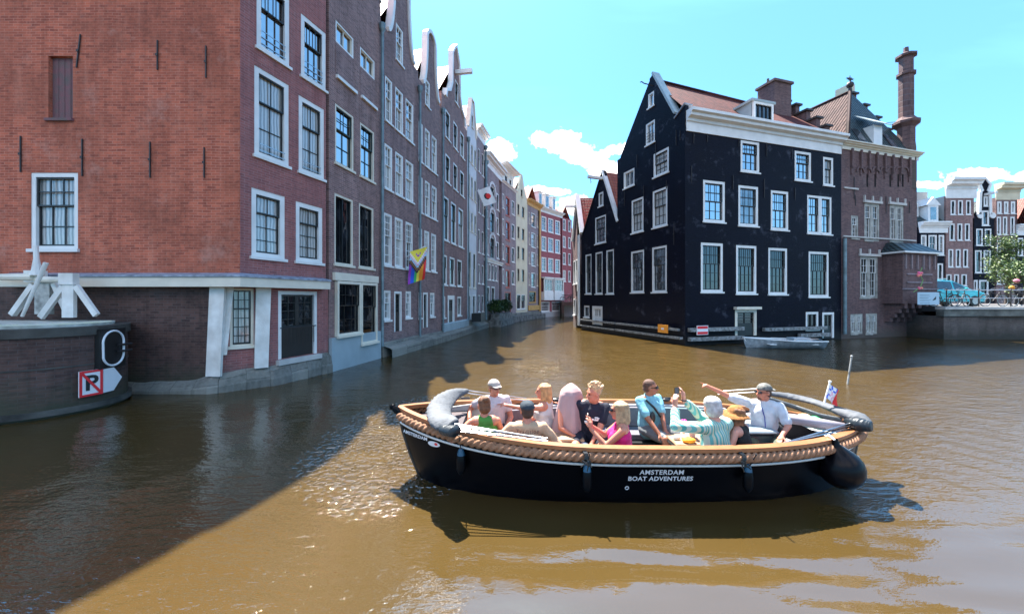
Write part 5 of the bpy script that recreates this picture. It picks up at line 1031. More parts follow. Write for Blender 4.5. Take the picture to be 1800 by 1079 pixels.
# ================================================================= water
def watermat():
    m=bpy.data.materials.new('canal_water'); m.use_nodes=True; n=m.node_tree; n.nodes.clear(); lk=n.links.new
    out=n.nodes.new('ShaderNodeOutputMaterial'); g=n.nodes.new('ShaderNodeNewGeometry')
    def noise(vec,s,d,ro=.55,sc=None):
        q=n.nodes.new('ShaderNodeTexNoise'); q.inputs['Scale'].default_value=s; q.inputs['Detail'].default_value=d; q.inputs['Roughness'].default_value=ro
        if sc: mp_=n.nodes.new('ShaderNodeMapping'); mp_.inputs['Scale'].default_value=sc; lk(vec,mp_.inputs[0]); vec=mp_.outputs[0]
        lk(vec,q.inputs['Vector']); return q.outputs[0]
    P=g.outputs['Position']
    r=n.nodes.new('ShaderNodeValToRGB'); r.color_ramp.elements[0].position=.35; r.color_ramp.elements[1].position=.7
    r.color_ramp.elements[0].color=(.058,.036,.0105,1); r.color_ramp.elements[1].color=(.068,.043,.014,1)
    lk(noise(P,.35,5),r.inputs[0])
    df=n.nodes.new('ShaderNodeBsdfDiffuse'); lk(r.outputs[0],df.inputs[0])
    gl=n.nodes.new('ShaderNodeBsdfGlossy'); gl.inputs['Roughness'].default_value=.03
    fr=n.nodes.new('ShaderNodeFresnel'); fr.inputs[0].default_value=2.8
    mx=n.nodes.new('ShaderNodeMixShader'); lk(fr.outputs[0],mx.inputs[0]); lk(df.outputs[0],mx.inputs[1]); lk(gl.outputs[0],mx.inputs[2]); lk(mx.outputs[0],out.inputs[0])
    # ripples: fine wind ripples away from the calm lee water in front of the boat
    s=n.nodes.new('ShaderNodeSeparateXYZ'); lk(P,s.inputs[0])
    def mt(op,a,b=0.0,c=0.0,cl=False):
        q=n.nodes.new('ShaderNodeMath'); q.operation=op; q.use_clamp=cl
        for i,x in enumerate((a,b,c)):
            if isinstance(x,(int,float)): q.inputs[i].default_value=x
            else: lk(x,q.inputs[i])
        return q.outputs[0]
    calm=mt('MULTIPLY',mt('MULTIPLY_ADD',s.outputs[0],.55,1.1,True),mt('MULTIPLY_ADD',s.outputs[1],-.7,3.6,True))
    h1=noise(P,9,3,.5,(1,1.9,1)); h2=noise(P,2.6,3,.5,(1,2.2,1)); h3=noise(P,34,2,.6,(1,1.5,1))
    h=mt('ADD',mt('MULTIPLY',h1,.55),mt('ADD',mt('MULTIPLY',h2,1.1),mt('MULTIPLY',h3,.16)))
    dx=mt('MULTIPLY',mt('ADD',s.outputs[0],1.7),.62); dy=mt('MULTIPLY',mt('ADD',s.outputs[1],-6.9),.40); rr_=mt('ADD',mt('MULTIPLY',dx,dx),mt('MULTIPLY',dy,dy))
    ex=mt('ADD',s.outputs[0],-.9); ey=mt('MULTIPLY',mt('ADD',s.outputs[1],-13.5),.35); r2_=mt('ADD',mt('MULTIPLY',ex,ex),mt('MULTIPLY',ey,ey))
    spk=mt('MAXIMUM',mt('SUBTRACT',1.25,rr_,0,True),mt('MULTIPLY',mt('SUBTRACT',1.0,r2_,0,True),.8))
    pk=mt('POWER',mt('MULTIPLY_ADD',noise(P,11,1,.5),1.0,.10),7.0); h=mt('ADD',h,mt('MULTIPLY',mt('MULTIPLY',pk,spk),32.0))
    patch=mt('MULTIPLY_ADD',noise(P,.22,3),2.4,-.55,True)
    lft=mt('MULTIPLY_ADD',mt('MULTIPLY_ADD',s.outputs[0],-.5,-1.2,True),-.5,1.0)
    amp=mt('MULTIPLY',mt('MULTIPLY',lft,mt('MULTIPLY_ADD',calm,-.88,1.0)),mt('MULTIPLY_ADD',patch,.6,.45))
    b=n.nodes.new('ShaderNodeBump'); b.inputs['Distance'].default_value=.030; lk(amp,b.inputs['Strength']); lk(h,b.inputs['Height'])
    for x in(gl,fr): lk(b.outputs[0],x.inputs['Normal'])
    return m
WM=watermat()
def waves(X,Y):
    rs=np.random.RandomState(7); H=np.zeros_like(X)
    # long low swells from the boat, crests across the view, strongest close to the camera on the right
    near=np.clip((5.0-Y)/2.2,0,1)*np.clip((X+1.1)/1.6,0,1)
    for k in range(16):
        lam=rs.uniform(.18,.75); an=rs.normal(math.pi/2,.13); q=2*math.pi/lam; ph=rs.uniform(0,6.28)
        H+=near*.0034*lam/.5*np.sin(q*(X*math.cos(an)+Y*math.sin(an))+ph+.8*np.sin(X*.9+ph))
    # wake arcs spreading from the stern
    sx,sy=4.9,5.0; dx,dy=X-sx,Y-sy; r=np.hypot(dx,dy)+1e-3
    wk=np.exp(-((r-4.5)/4.2)**2)*np.clip((dx+1.2)/1.5,0,1)*np.clip(1.2-dy*.35,0,1)
    H+=wk*.010*np.sin(2*math.pi*r/.52+1.5*np.sin(np.arctan2(dy,dx)*3))+wk*.005*np.sin(2*math.pi*r/.27+2*np.sin(X*1.3))
    far=1-near
    for k in range(10):
        lam=rs.uniform(.35,1.4); an=rs.uniform(0,6.28); q=2*math.pi/lam
        H+=far*.0016*lam*np.sin(q*(X*math.cos(an)+Y*math.sin(an))+rs.uniform(0,6.28))
    edge=np.clip((X+13.5)/2,0,1)*np.clip((17.5-X)/2,0,1)*np.clip((21.5-Y)/4,0,1)
    return H*edge
x=np.arange(-14,18.01,.07); y=np.arange(.6,22.01,.07); X,Y=np.meshgrid(x,y); Z=waves(X,Y)
nx_,ny_=len(x),len(y); co=np.stack([X,Y,Z],-1).reshape(-1,3)
idx=np.arange(nx_*ny_).reshape(ny_,nx_); fcs=np.stack([idx[:-1,:-1],idx[:-1,1:],idx[1:,1:],idx[1:,:-1]],-1).reshape(-1,4)
me=bpy.data.meshes.new('water'); me.vertices.add(len(co)); me.vertices.foreach_set('co',co.ravel().astype(np.float32))
me.loops.add(len(fcs)*4); me.loops.foreach_set('vertex_index',fcs.ravel().astype(np.int32)); me.polygons.add(len(fcs)); me.polygons.foreach_set('loop_start',(np.arange(len(fcs))*4).astype(np.int32)); me.polygons.foreach_set('loop_total',np.full(len(fcs),4,np.int32))
me.update(); me.polygons.foreach_set('use_smooth',[True]*len(me.polygons)); me.materials.append(WM)
o=bpy.data.objects.new('water',me); COL.objects.link(o); tag(o,kind='structure')
m=MB()
for a,b,c,d in((-1500,-14,-1500,1500),(18,1500,-1500,1500),(-14,18,-1500,.6),(-14,18,float(y[-1]),1500)): m.poly([(a,c,0),(b,c,0),(b,d,0),(a,d,0)])
# exact fit to the fine sheet
m.v=[(float(x[-1]) if v[0]==18 else v[0],v[1],0) for v in m.v]
tag(m.build('water',WM),kind='structure')
# ================================================================= tour boat
BX,BY,HLEN=1.6,5.2,3.15
BT=empty('tour_boat',(BX,BY,0),'long black open tour boat with a thick rope fender full of passengers','boat')
def sheer(t): return .735+ (.20*max(0,-t)**2.2 if t<0 else .0)+(-.03*t if t>0 else 0)
def hb(t): return 1.03*max(0,1-abs(t)**2.7)**.9+.012
def yc(t): return BY+.07*(1-t*t)
def hbz(t,z): k=max(0.0,min(1.0,(z+.35)/(sheer(t)+.35))); return hb(t)*(.15*k+.85*k**.15)
def hull_pt(t,z,side,o=0.0):
    """point on the hull side; side -1 = near, +1 = far"""
    s=sheer(t); k=max(0.0,min(1.0,(z+.35)/(s+.35)))
    b=hb(t)*(.15*k+.85*k**.15)+o
    e=abs(t)**6; x=BX+HLEN*t+(.45 if t<0 else -.30)*e*(1-k)**1.5
    return Vector((x,yc(t)+side*b,z))
TS=[math.sin(math.pi/2*(-1+2*i/64)) for i in range(65)]
m=MB(); rows=[]
for t in TS:
    s=sheer(t); zs=[-.35,-.3,-.2,-.08,0,.1,.2,.3,.4,.5,.6,s-.02]; r=[hull_pt(t,z,-1) for z in zs[::-1]]+[hull_pt(t,z,1) for z in zs]
    rows.append(r)
m.grid(rows); HULLM=mat('glossy_black_hull',(.0015,.0018,.003),.3,spec=.06,var=.1); m.build('hull',HULLM,BT,smooth=True)
# inner shell and floor
m=MB(); INN=mat('black_inner_shell',(.02,.02,.024),.55)
rows=[]
for t in TS[16:-9]:
    s=sheer(t)-.02; rows.append([Vector((BX+HLEN*t,yc(t)-max(.01,hbz(t,z)-.05),z)) for z in(s,.4,.1,-.04)]+[Vector((BX+HLEN*t,yc(t)+max(.01,hbz(t,z)-.05),z)) for z in(-.04,.1,.4,s)])
m.grid(rows); m.build('inner_shell',INN,BT)
WOOD=mat('varnished_gunwale',(.30,.115,.045),.4,var=.25,vscale=9,coat=.15,col2=(.24,.095,.035)); TABW=mat('teak_table_top',(.42,.27,.165),.4,var=.15,vscale=8)
for side in(-1,1):
    m=MB(); rows=[]
    for t in TS:
        s=sheer(t); b=hb(t); b1=max(.0,b-.08); x=BX+HLEN*t
        rows.append([Vector((x,yc(t)+side*q,z)) for q,z in((b+.02,s-.045),(b+.02,s),(b1,s+.004),(b1,s-.05))])
    m.grid(rows,True); m.build('gunwale',WOOD,BT,weld=True)
    m=MB(); m.tube([hull_pt(t,sheer(t)-.212,side,.016) for t in TS[1:-1]],.014,6); m.build('rubbing_line',WHITE,BT)
# thick laid rope fender round the boat
def rope(pts,r,pitch,name_,mt,par,n=30,lobes=3,depth=.44):
    P=[Vector(p) for p in pts]; L_=[0]
    for a,b in zip(P,P[1:]): L_.append(L_[-1]+(b-a).length)
    N_=int(L_[-1]/.018); rows=[]; j=0; V=[]
    for i in range(N_+1):
        s=L_[-1]*i/N_
        while j<len(P)-2 and s>L_[j+1]: j+=1
        p=P[j].lerp(P[j+1],(s-L_[j])/(L_[j+1]-L_[j])); d=(P[j+1]-P[j]).normalized(); a=d.cross(Vector((0,0,1))).normalized(); b=a.cross(d); ring_=[]
        for k in range(n):
            th=2*math.pi*k/n; c=abs(math.cos(lobes/2*(th-2*math.pi*s/pitch))); rr=r*(1-depth+depth*1.25*c**.7)
            ring_.append(p+(a*math.cos(th)+b*math.sin(th))*rr)
        rows.append(ring_)
    m=MB(); m.grid(rows,True,(.02,.018)); m.poly(rows[0][::-1]); m.poly(rows[-1]); return m.build(name_,mt,par,smooth=True)
ROPE=mat('manila_rope',(.38,.19,.105),.85,var=.25,vscale=14,bump=.6,bscale=120,col2=(.22,.105,.055))
def sm(pts): return pts
fine=[math.sin(math.pi/2*(-1+2*i/180)) for i in range(181)]
for side in(-1,1): rope([hull_pt(t,sheer(t)-.105,side,.044) for t in fine if -.992<t<.985],.053,.24,'rope_fender',ROPE,BT)
# stem and stern posts, bumpers
m=MB(); m.tube([hull_pt(-1,z,-1)+Vector((0,.01,0)) for z in(-.35,0,.3,.6,.92)],.03,8); m.build('stem_post',BLK,BT); m=MB(); m.tube([hull_pt(1,z,-1)+Vector((0,.01,0)) for z in(-.35,0,.3,.6,.7)],.035,8); m.build('stern_post',BLK,BT)
m=MB(); m.tube([(BX-HLEN-.12,BY+.06,.90),(BX-HLEN-.02,BY-.01,.88),(BX-HLEN+.08,BY-.08,.84)],[.02,.055,.05],10); m.ball((BX-HLEN-.10,BY+.05,.90),.045,6); m.build('bow_bumper',MATS['glossy_black_hull'],BT)
m=MB(); m.ball((BX+HLEN+.02,BY+.12,.77),(.14,.08,.06),8); m.build('stern_bumper',BLK,BT)
# foredeck and floor
m=MB(); t0,t1=-.985,-.72; rws=[]
for i in range(9):
    t=t0+(t1-t0)*i/8; rws.append([Vector((BX+HLEN*t,yc(t)+q*(hb(t)-.1),sheer(t)-.12)) for q in(-1,0,1)])
m.grid(rws); m.build('foredeck',mat('dark_maroon_deck',(.05,.03,.035),.5),BT)
m=MB(); rws=[[Vector((BX+HLEN*t,yc(t)+q*(hbz(t,-.03)-.06),-.035)) for q in(-1,1)] for t in TS[4:-3]]; m.grid(rws); m.build('floor',mat('dark_floor_boards',(.05,.045,.04),.6,var=.4),BT)
# benches along both sides with grey cushions, backrests on the far side
CUSH=mat('grey_cushion_fabric',(.13,.12,.145),.9,var=.15,vscale=20,bump=.3,bscale=60); CUSL=mat('pale_cushion_fabric',(.36,.35,.37),.9,var=.1); CUSB=mat('blue_grey_cushion',(.09,.14,.165),.85,var=.1)
def strip(t0,t1,side,o0,o1,z0,z1,nm,mt,n=14,rise=0):
    m=MB(); rws=[]
    for i in range(n+1):
        t=t0+(t1-t0)*i/n; b=hbz(t,z0)-.07; x=BX+HLEN*t; e=.012 if i in(0,n) else 0
        rws.append([Vector((x,yc(t)+side*(b-q),z)) for q,z in((o0,z0),(o0,z1-e),(o1,z1-e+rise),(o1,z0))])
    m.grid(rws,True); m.poly(rws[0]); m.poly(rws[-1]); return m.build(nm,mt,BT,weld=True)
SEAT=.36
for side in(-1,1):
    strip(-.66,.80,side,.02,.40,-.03,.28,'bench',BLK)
    for a,b in((-.64,-.20),(-.19,.22),(.23,.55),(.56,.78)): strip(a,b,side,.03,.41,.283,SEAT,'seat_cushion',CUSH if b<.3 else CUSL)
for a,b,mt in((-.62,-.33,CUSH),(-.32,-.06,CUSH),(-.05,.20,CUSH),(.21,.56,CUSB)): strip(a,b,1,.0,.07,SEAT+.01,.66,'backrest',mt); strip(a,b,1,.0,.075,.663,.685,'backrest_trim',CUSL)
strip(-.9,-.66,1,.0,.03,.50,.80,'side_panel',PLG)
# engine box / helmsman seat, tables
def boxpart(nm,x0,x1,y0,y1,z0,z1,mt,par=BT,bev=.02):
    bm=bmesh.new(); bmesh.ops.create_cube(bm,size=1)
    for v in bm.verts: v.co=Vector((x0+(x1-x0)*(v.co.x+.5),y0+(y1-y0)*(v.co.y+.5),z0+(z1-z0)*(v.co.z+.5)))
    bmesh.ops.bevel(bm,geom=bm.edges[:],offset=bev,segments=2,affect='EDGES'); me=bpy.data.meshes.new(nm); bm.to_mesh(me); bm.free(); me.materials.append(mt)
    o=bpy.data.objects.new(nm,me); COL.objects.link(o)
    if par is not None:
        o.parent=par
        if par.type=='EMPTY': o.location=tuple(-c for c in par.location)
    return o
def table(label,x0,x1,y0,y1,z,trim=False):
    e=empty('boat_table',((x0+x1)/2,(y0+y1)/2,-.03),label,'table'); boxpart('table_top',x0,x1,y0,y1,z-.035,z,TABW,e,.01)
    if trim: boxpart('table_edge',x0-.02,x1+.02,y0-.02,y1+.02,z-.07,z-.036,BLK,e,.01)
    m=MB(); m.tube([((x0+x1)/2,(y0+y1)/2,-.03),((x0+x1)/2,(y0+y1)/2,z-.07)],.05,10); m.build('table_leg',BLK,e); return e
table('pale teak table in the bow half between the passengers',.22,.95,4.95,5.30,.56)
table('teak table with black edge holding flowers and an orange napkin',2.15,2.95,4.95,5.35,.50,True)
boxpart('engine_box',3.0,3.5,5.0,5.7,-.03,.62,mat('teal_black_console',(.03,.05,.06),.3),BT,.03); boxpart('engine_box_top',2.98,3.52,4.98,5.72,.622,.65,mat('pale_console_top',(.22,.28,.32),.3),BT,.01)
e=empty('cool_box',(1.95,4.75,.0),'dark storage box with a pale grey lid behind the woman in pink','box'); boxpart('body',1.72,2.12,4.55,4.95,-.03,.40,BLK,e); boxpart('lid',1.70,2.14,4.53,4.97,.402,.46,mat('pale_grey_lid',(.55,.62,.62),.5,var=.05),e)
# stern deck, rolled cover, white corrugated locker
m=MB(); rws=[]
for i in range(7):
    t=.80+.17*i/6; rws.append([Vector((BX+HLEN*t,yc(t)+q*(hb(t)-.08),.60)) for q in(-1,0,1)])
m.grid(rws); m.build('stern_deck',stripes('ribbed_pale_deck',((.55,.58,.6),(.40,.43,.45)),(.8,.6,0),.04),BT)
ROLL=mat('pale_mauve_vinyl',(.34,.31,.35),.6,var=.1,vscale=4)
m=MB(); m.tube([(3.45,5.75,.60),(3.7,5.55,.70),(4.05,5.22,.72),(4.38,5.0,.70)],[.05,.07,.07,.065],12); m.build('rolled_cushion',ROLL,BT,smooth=True)
for x,y,z,r,c,l in((4.30,5.32,.70,.09,(.1,.55,.2),'green'),(4.18,5.42,.70,.08,(.55,.75,.6),'pale green'),(4.42,5.24,.70,.07,(.03,.2,.6),'blue')):
    m=MB(); m.ball((x,y,z),(r*1.5,r,r*.7),8); o=m.build('bag',mat(l.replace(' ','_')+'_plastic_bag',c,.35,var=.3,bump=1,bscale=12),None,smooth=True); tag(o,l+' plastic bag lying on the stern deck','bag')
# folded hoods
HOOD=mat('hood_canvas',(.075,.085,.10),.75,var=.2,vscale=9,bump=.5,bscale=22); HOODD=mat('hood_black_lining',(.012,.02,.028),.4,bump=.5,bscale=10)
def crescent(pts,wd,th,nm,mt,n=40,par=BT,up=(0,0,1)):
    """wide flat folded cloth following a path, with wrinkles"""
    P=[Vector(p) for p in pts]
    def cr(a,b,c,d,t): return .5*((2*b)+(-a+c)*t+(2*a-5*b+4*c-d)*t*t+(-a+3*b-3*c+d)*t**3)
    C=[];
    for i in range(len(P)-1):
        for k in range(12): C.append((cr(P[max(0,i-1)],P[i],P[i+1],P[min(len(P)-1,i+2)],k/12),wd[i]+(wd[i+1]-wd[i])*k/12,th[i]+(th[i+1]-th[i])*k/12))
    C.append((P[-1],wd[-1],th[-1])); rows=[]
    for i,(p,w_,t_) in enumerate(C):
        d=(C[min(i+1,len(C)-1)][0]-C[max(0,i-1)][0]).normalized(); a=d.cross(Vector(up)).normalized(); b=a.cross(d); r=[]
        for k in range(20):
            th_=2*math.pi*k/20; q=1+.05*mnoise.noise((i*.5,math.cos(th_)*2,math.sin(th_)*2))+.035*math.sin(i*1.9+math.cos(th_)*3)
            r.append(p+a*math.cos(th_)*w_*q+b*math.sin(th_)*t_*q)
        rows.append(r)
    m=MB(); m.grid(rows,True); m.poly(rows[0]); m.poly(rows[-1]); return m.build(nm,mt,par,smooth=True)
q=lambda px,py,d:wpt(px,py,d)
crescent([q(822,687,5.75),q(800,692,5.55),q(781,705,5.2),q(772,722,4.9),q(776,738,4.6),q(795,748,4.4)],[.03,.09,.14,.16,.15,.10],[.03,.035,.045,.05,.05,.05],'bow_hood',HOOD,up=(.25,-.75,.6))
crescent([q(775,745,4.62),q(785,754,4.42),q(800,758,4.30)],[.05,.10,.09],[.04,.06,.06],'bow_hood_lining',HOODD)
crescent([q(1345,691,5.95),q(1385,696,5.9),q(1430,706,5.65),q(1475,722,5.2),q(1510,736,4.95),q(1530,748,4.8)],[.03,.07,.08,.09,.11,.03],[.03,.035,.035,.05,.08,.05],'stern_hood',HOOD,up=(0,-.4,.9))
crescent([q(1490,738,5.05),q(1512,746,4.88),q(1532,749,4.78)],[.06,.10,.05],[.05,.09,.06],'stern_hood_lining',HOODD)
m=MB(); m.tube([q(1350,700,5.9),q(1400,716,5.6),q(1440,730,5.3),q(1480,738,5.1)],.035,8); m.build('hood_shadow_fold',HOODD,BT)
# bimini poles lying along the gunwales
def poles(nm,segs,r=.008,mt=STEEL):
    m=MB()
    for a,b in segs: m.tube([a,b],r,8)
    return m.build(nm,mt,BT)
for k in range(4): poles('hood_pole',[(q(800,745+k*4,4.38+.04*k),q(955+(k%2)*8,770+(k//2)*5,4.27))])
for k in range(2): poles('hood_pole',[(q(822,686+k*5,5.75),q(925,700+k*4,6.05))])
for k in range(3): poles('hood_pole',[(q(1500,742+k*5,4.95),q(1345+k*12,788-k*4,4.42))],mt=(STEEL,IRON,STEEL)[k])
for k in range(2): poles('hood_pole',[(q(1262,688+k*5,6.25),q(1345,682+k*6,5.9))])
# cleats on the far gunwale
for px_,py_ in((1170,702),(978,703)):
    m=MB(); p=q(px_,py_,6.2); p.z=.755; m.tube([p+Vector((-.09,0,.02)),p+Vector((.09,0,.02))],.02,6); m.ball(p,(.08,.05,.03),6); m.build('cleat',BLK,BT)
m=MB(); p=q(818,699,5.7); m.box(idT,p.x-.07,p.x+.07,p.y-.01,p.y+.0,p.z-.02,p.z+.01); m.build('cleat',STEEL,BT)
# hanging fenders
FEN=mat('black_fender',(.003,.004,.006),.3,spec=.1,var=.2); FENB=mat('blue_fender_top',(.012,.09,.18),.4,var=.2)
def fender(px,py,big=False,label=None,rr=.08,l=.28):
    best=min([i/200 for i in range(-200,201)],key=lambda t:abs(900+F*(BX+HLEN*t)/(yc(t)-hb(t))-px)); t=best
    ztop=CH+(HOR-py)*(yc(t)-hb(t)-.06)/F; p=hull_pt(t,ztop-.1,-1,rr)
    m=MB(); prof=[(0,.02),(.03,.03),(.06,.035),(.08,.05),(.15,rr),(.15+l*.6,rr*1.0),(.15+l*.85,rr*.7),(.15+l,.02)]
    rws=[[p+Vector((r*math.cos(a),r*math.sin(a)*.9,.1-z)) for a in [2*math.pi*k/14 for k in range(14)]] for z,r in prof]
    m.grid(rws,True); f_=m.build('fender',FEN,BT,smooth=True); m=MB(); m.grid([[p+Vector((r*math.cos(a),r*math.sin(a)*.9,.1-z)) for a in [2*math.pi*k/14 for k in range(14)]] for z,r in((-.02,.01),(.02,.035),(.06,.045),(.115,rr*.95),(.125,rr*.9))],True); m.build('fender_top',FENB,f_,smooth=True)
    m=MB(); g_=hull_pt(t,sheer(t)-.02,-1,.13); m.tube([p+Vector((0,0,.08)),hull_pt(t,sheer(t)-.2,-1,.06),g_],.007,6); m.build('line',IRON,f_)
    return f_
fender(809,792,rr=.055,l=.16); fender(1033,822,rr=.055,l=.16); fender(1317,822,rr=.055,l=.16)
# big round stern fender
m=MB(); p=q(1478,822,4.55); rr=.235
prof=[(-.36,.03),(-.30,.04),(-.25,.08)]+[(-rr*math.cos(a)*1.0-.0,rr*math.sin(a)) for a in [math.pi*k/10 for k in range(2,11)]]
ax=Vector((.25,.05,-1)).normalized(); A_=ax.cross(Vector((0,1,0))).normalized(); B_=A_.cross(ax)
m.grid([[p+ax*z+(A_*math.cos(a)+B_*math.sin(a))*max(r,.004) for a in [2*math.pi*k/24 for k in range(24)]] for z,r in prof],True); f_=m.build('ball_fender',mat('black_ball_fender',(.003,.003,.005),.3,spec=.15),BT,smooth=True)
m=MB(); m.tube([p-ax*.35,p-ax*.35+Vector((-.0,.10,.03))],.012,6); m.tube([p-ax*.33,p-ax*.1+Vector((.19,-.05,.06)),p+Vector((.22,-.06,-.06))],.006,5); m.build('line',WHITE,f_)
# lashings round the rope
def lashing(px):
    t=min([i/300 for i in range(-300,301)],key=lambda t:abs(900+F*(BX+HLEN*t)/(yc(t)-hb(t))-px)); c=hull_pt(t,sheer(t)-.105,-1,.044); m=MB(); rn=random.Random(int(px))
    for k in range(3): o=(k-1)*.015; m.tube([c+Vector((o+.01*math.sin(3*a),-.066*math.cos(a),.066*math.sin(a))) for a in [2*math.pi*j/14 for j in range(15)]],.009,5,caps=False)
    for k in range(6): m.tube([c+Vector((rn.uniform(-.05,.05),-.09,.0)),c+Vector((rn.uniform(-.07,.07),-.10,rn.uniform(-.12,-.03)))],.007,4)
    m.build('rope_lashing',BLK,BT)
for px_ in(1027,1300): lashing(px_)

# lettering on the hull
def on_hull(t0,z0,slope=0):
    x0=BX+HLEN*t0
    def f_(x,y):
        X=x0+x; t=(X-BX)/HLEN; z=z0+y+slope*x; s=sheer(t); k=max(0,min(1,(z+.35)/(s+.35))); b=hb(t)*(.15*k+.85*k**.15)+.008; return (X,yc(t)-b,z)
    return f_
LET=mat('silver_lettering',(.72,.74,.78),.4,var=.03)
def thull(px,d=4.27): return ((px-900)/F*d-BX)/HLEN
text('AMSTERDAM',.082,LET,'lettering',BT,on_hull(thull(1166),.405),bold=.002,space=1.08); text('BOAT ADVENTURES',.078,LET,'lettering',BT,on_hull(thull(1165),.322),bold=.002,space=1.06)
def tb(px,py):   # hull point seen at a pixel near the bow
    best=None
    for i in range(-99,-30):
        for j in range(0,30):
            t=i/100;z=.2+j*.025
            if z>sheer(t)-.2: continue
            p=hull_pt(t,z,-1); e=abs(900+F*p.x/p.y-px)+abs(HOR+F*(CH-p.z)/p.y-py)
            if best is None or e<best[0]: best=(e,t,z)
    return best[1:]
t_,z_=tb(734,763); text('AMSTERDAM',.062,LET,'name_lettering',BT,on_hull(t_,z_-.02,-.05),bold=.002,space=1.08)
t_,z_=tb(763,780); m=MB(); fh=on_hull(t_,z_); m.poly([fh(.085*math.cos(a),.035*math.sin(a)) for a in [2*math.pi*k/24 for k in range(24)]]); b_=m.build('oval_badge',LET,BT)
m=MB(); fh2=lambda x,y:(lambda p:(p[0],p[1]-.003,p[2]))(fh(x,y)); m.poly([fh2(.03+.022*math.cos(a),.004+.018*math.sin(a)) for a in [2*math.pi*k/12 for k in range(12)]]); m.build('badge_dot',SRED,b_)
m=MB(); fh=on_hull(thull(1101,4.4),.22); m.tube([fh(.02*math.cos(a),.02*math.sin(a)) for a in [2*math.pi*k/12 for k in range(13)]],.005,5); m.build('drain_ring',LET,BT)
# ensign at the stern
EN=empty('flag',q(1450,708,5.3),'small red white and blue flag on a short staff at the boat stern','flag')
m=MB(); a,b=q(1449,708,5.3),q(1459,671,5.3); m.tube([a,b],.012,8); m.ball(b,.02,6); m.build('staff',WHITE,EN)
m=MB(); flagcloth(m,q(1458,673,5.3),(.16,.02,-.13),(-.06,-.02,-.20),10,8,.02,lambda a,b:(0 if (a>.72) else (6 if (int(a*7)+int(b*5))%2 else (4 if b<.35 or a<.2 else 8)))); m.build('cloth',FC,EN)
# items on the tables
def obj_ball(name_,label,cat,c,r,mt,n=10): m=MB(); m.ball(c,r,n); o=m.build(name_,mt,None,smooth=True); return tag(o,label,cat)
VS=empty('flower_vase',(2.48,5.22,.50),'small vase with bright pink flowers on the stern table','vase'); m=MB(); m.tube([(2.48,5.22,.50),(2.48,5.22,.56),(2.48,5.22,.62)],[.035,.045,.03],10); m.build('vase',mat('pale_pink_vase',(.6,.5,.52),.3),VS)
m=MB(); rn=random.Random(2)
for _ in range(26): m.ball((2.48+rn.gauss(0,.055),5.22+rn.gauss(0,.04),.68+rn.gauss(0,.022)),.025,3)
m.build('blossoms',mat('magenta_petals',(.85,.02,.38),.6,var=.3),VS)
obj_ball('napkin','crumpled orange napkin on the stern table','napkin',(2.34,5.02,.53),(.09,.06,.035),mat('orange_cloth',(.95,.32,.01),.7,bump=.8,bscale=20))
obj_ball('plastic_cup','clear pale plastic wrapper beside the orange napkin','wrapper',(2.22,5.12,.525),(.05,.03,.03),mat('pale_plastic',(.6,.65,.65),.2,bump=.5))
for x,y,lab in((2.62,5.1,'small glass beside the flower vase, nearer the camera'),(2.7,5.26,'small glass behind the flower vase')): m=MB(); m.tube([(x,y,.50),(x,y,.60)],[.028,.033],10); tag(m.build('glass',mat('drinking_glass',(.3,.35,.33),.08)),lab,'glass')
m=MB(); m.tube([(3.05,5.35,.65),(3.05,5.35,.78)],.035,12); tag(m.build('glass',MATS['drinking_glass']),'clear glass standing on the console beside the person in stripes','glass')
m=MB(); m.box(idT,3.42,3.66,4.62,4.75,.365,.42); tag(m.build('purse',SRED),'small red purse on the seat by the woman in the straw hat','purse')
m=MB(); m.ball((3.62,5.28,.52),(.17,.14,.17),10); tag(m.build('backpack',mat('black_backpack_cloth',(.012,.012,.014),.8,bump=.6,bscale=15),None,smooth=True),'black backpack beside the pointing skipper','backpack')
m=MB(); m.ball((-.05,4.72,.42),(.25,.10,.06),8); tag(m.build('folded_towel',stripes('towel_stripes',((.15,.3,.45),(.7,.75,.8),(.05,.07,.15)),(1,0,0),.12),None,smooth=True),'blue and white folded towel on the near bench beside the woman in green','towel')
# ================================================================= people
TMP=bpy.data.scenes.new('scratch')
def remesh(name_,pieces,mt,par,voxel=.01,it=3,disp=0):
    m=MB(); fn=pieces; fn(m)
    me=bpy.data.meshes.new('tmp'); me.from_pydata(m.v,[],m.f); bm=bmesh.new(); bm.from_mesh(me); bmesh.ops.remove_doubles(bm,verts=bm.verts,dist=1e-5); bmesh.ops.recalc_face_normals(bm,faces=bm.faces); bm.to_mesh(me); bm.free()
    ob=bpy.data.objects.new('tmp',me); TMP.collection.objects.link(ob)
    r=ob.modifiers.new('r','REMESH'); r.mode='VOXEL'; r.voxel_size=voxel; r.use_smooth_shade=True
    if it: s=ob.modifiers.new('s','SMOOTH'); s.factor=.5; s.iterations=it
    TMP.view_layers[0].update(); dg=TMP.view_layers[0].depsgraph; me2=bpy.data.meshes.new_from_object(ob.evaluated_get(dg)); bpy.data.objects.remove(ob); bpy.data.meshes.remove(me)
    me2.name=name_; me2.materials.clear(); me2.materials.append(mt)
    if disp:
        for v in me2.vertices:
            n=mnoise.noise(v.co*9)*disp; v.co+=v.normal*n
    me2.polygons.foreach_set('use_smooth',[True]*len(me2.polygons))
    o=bpy.data.objects.new(name_,me2); COL.objects.link(o)
    if par is not None: o.parent=par
    return o
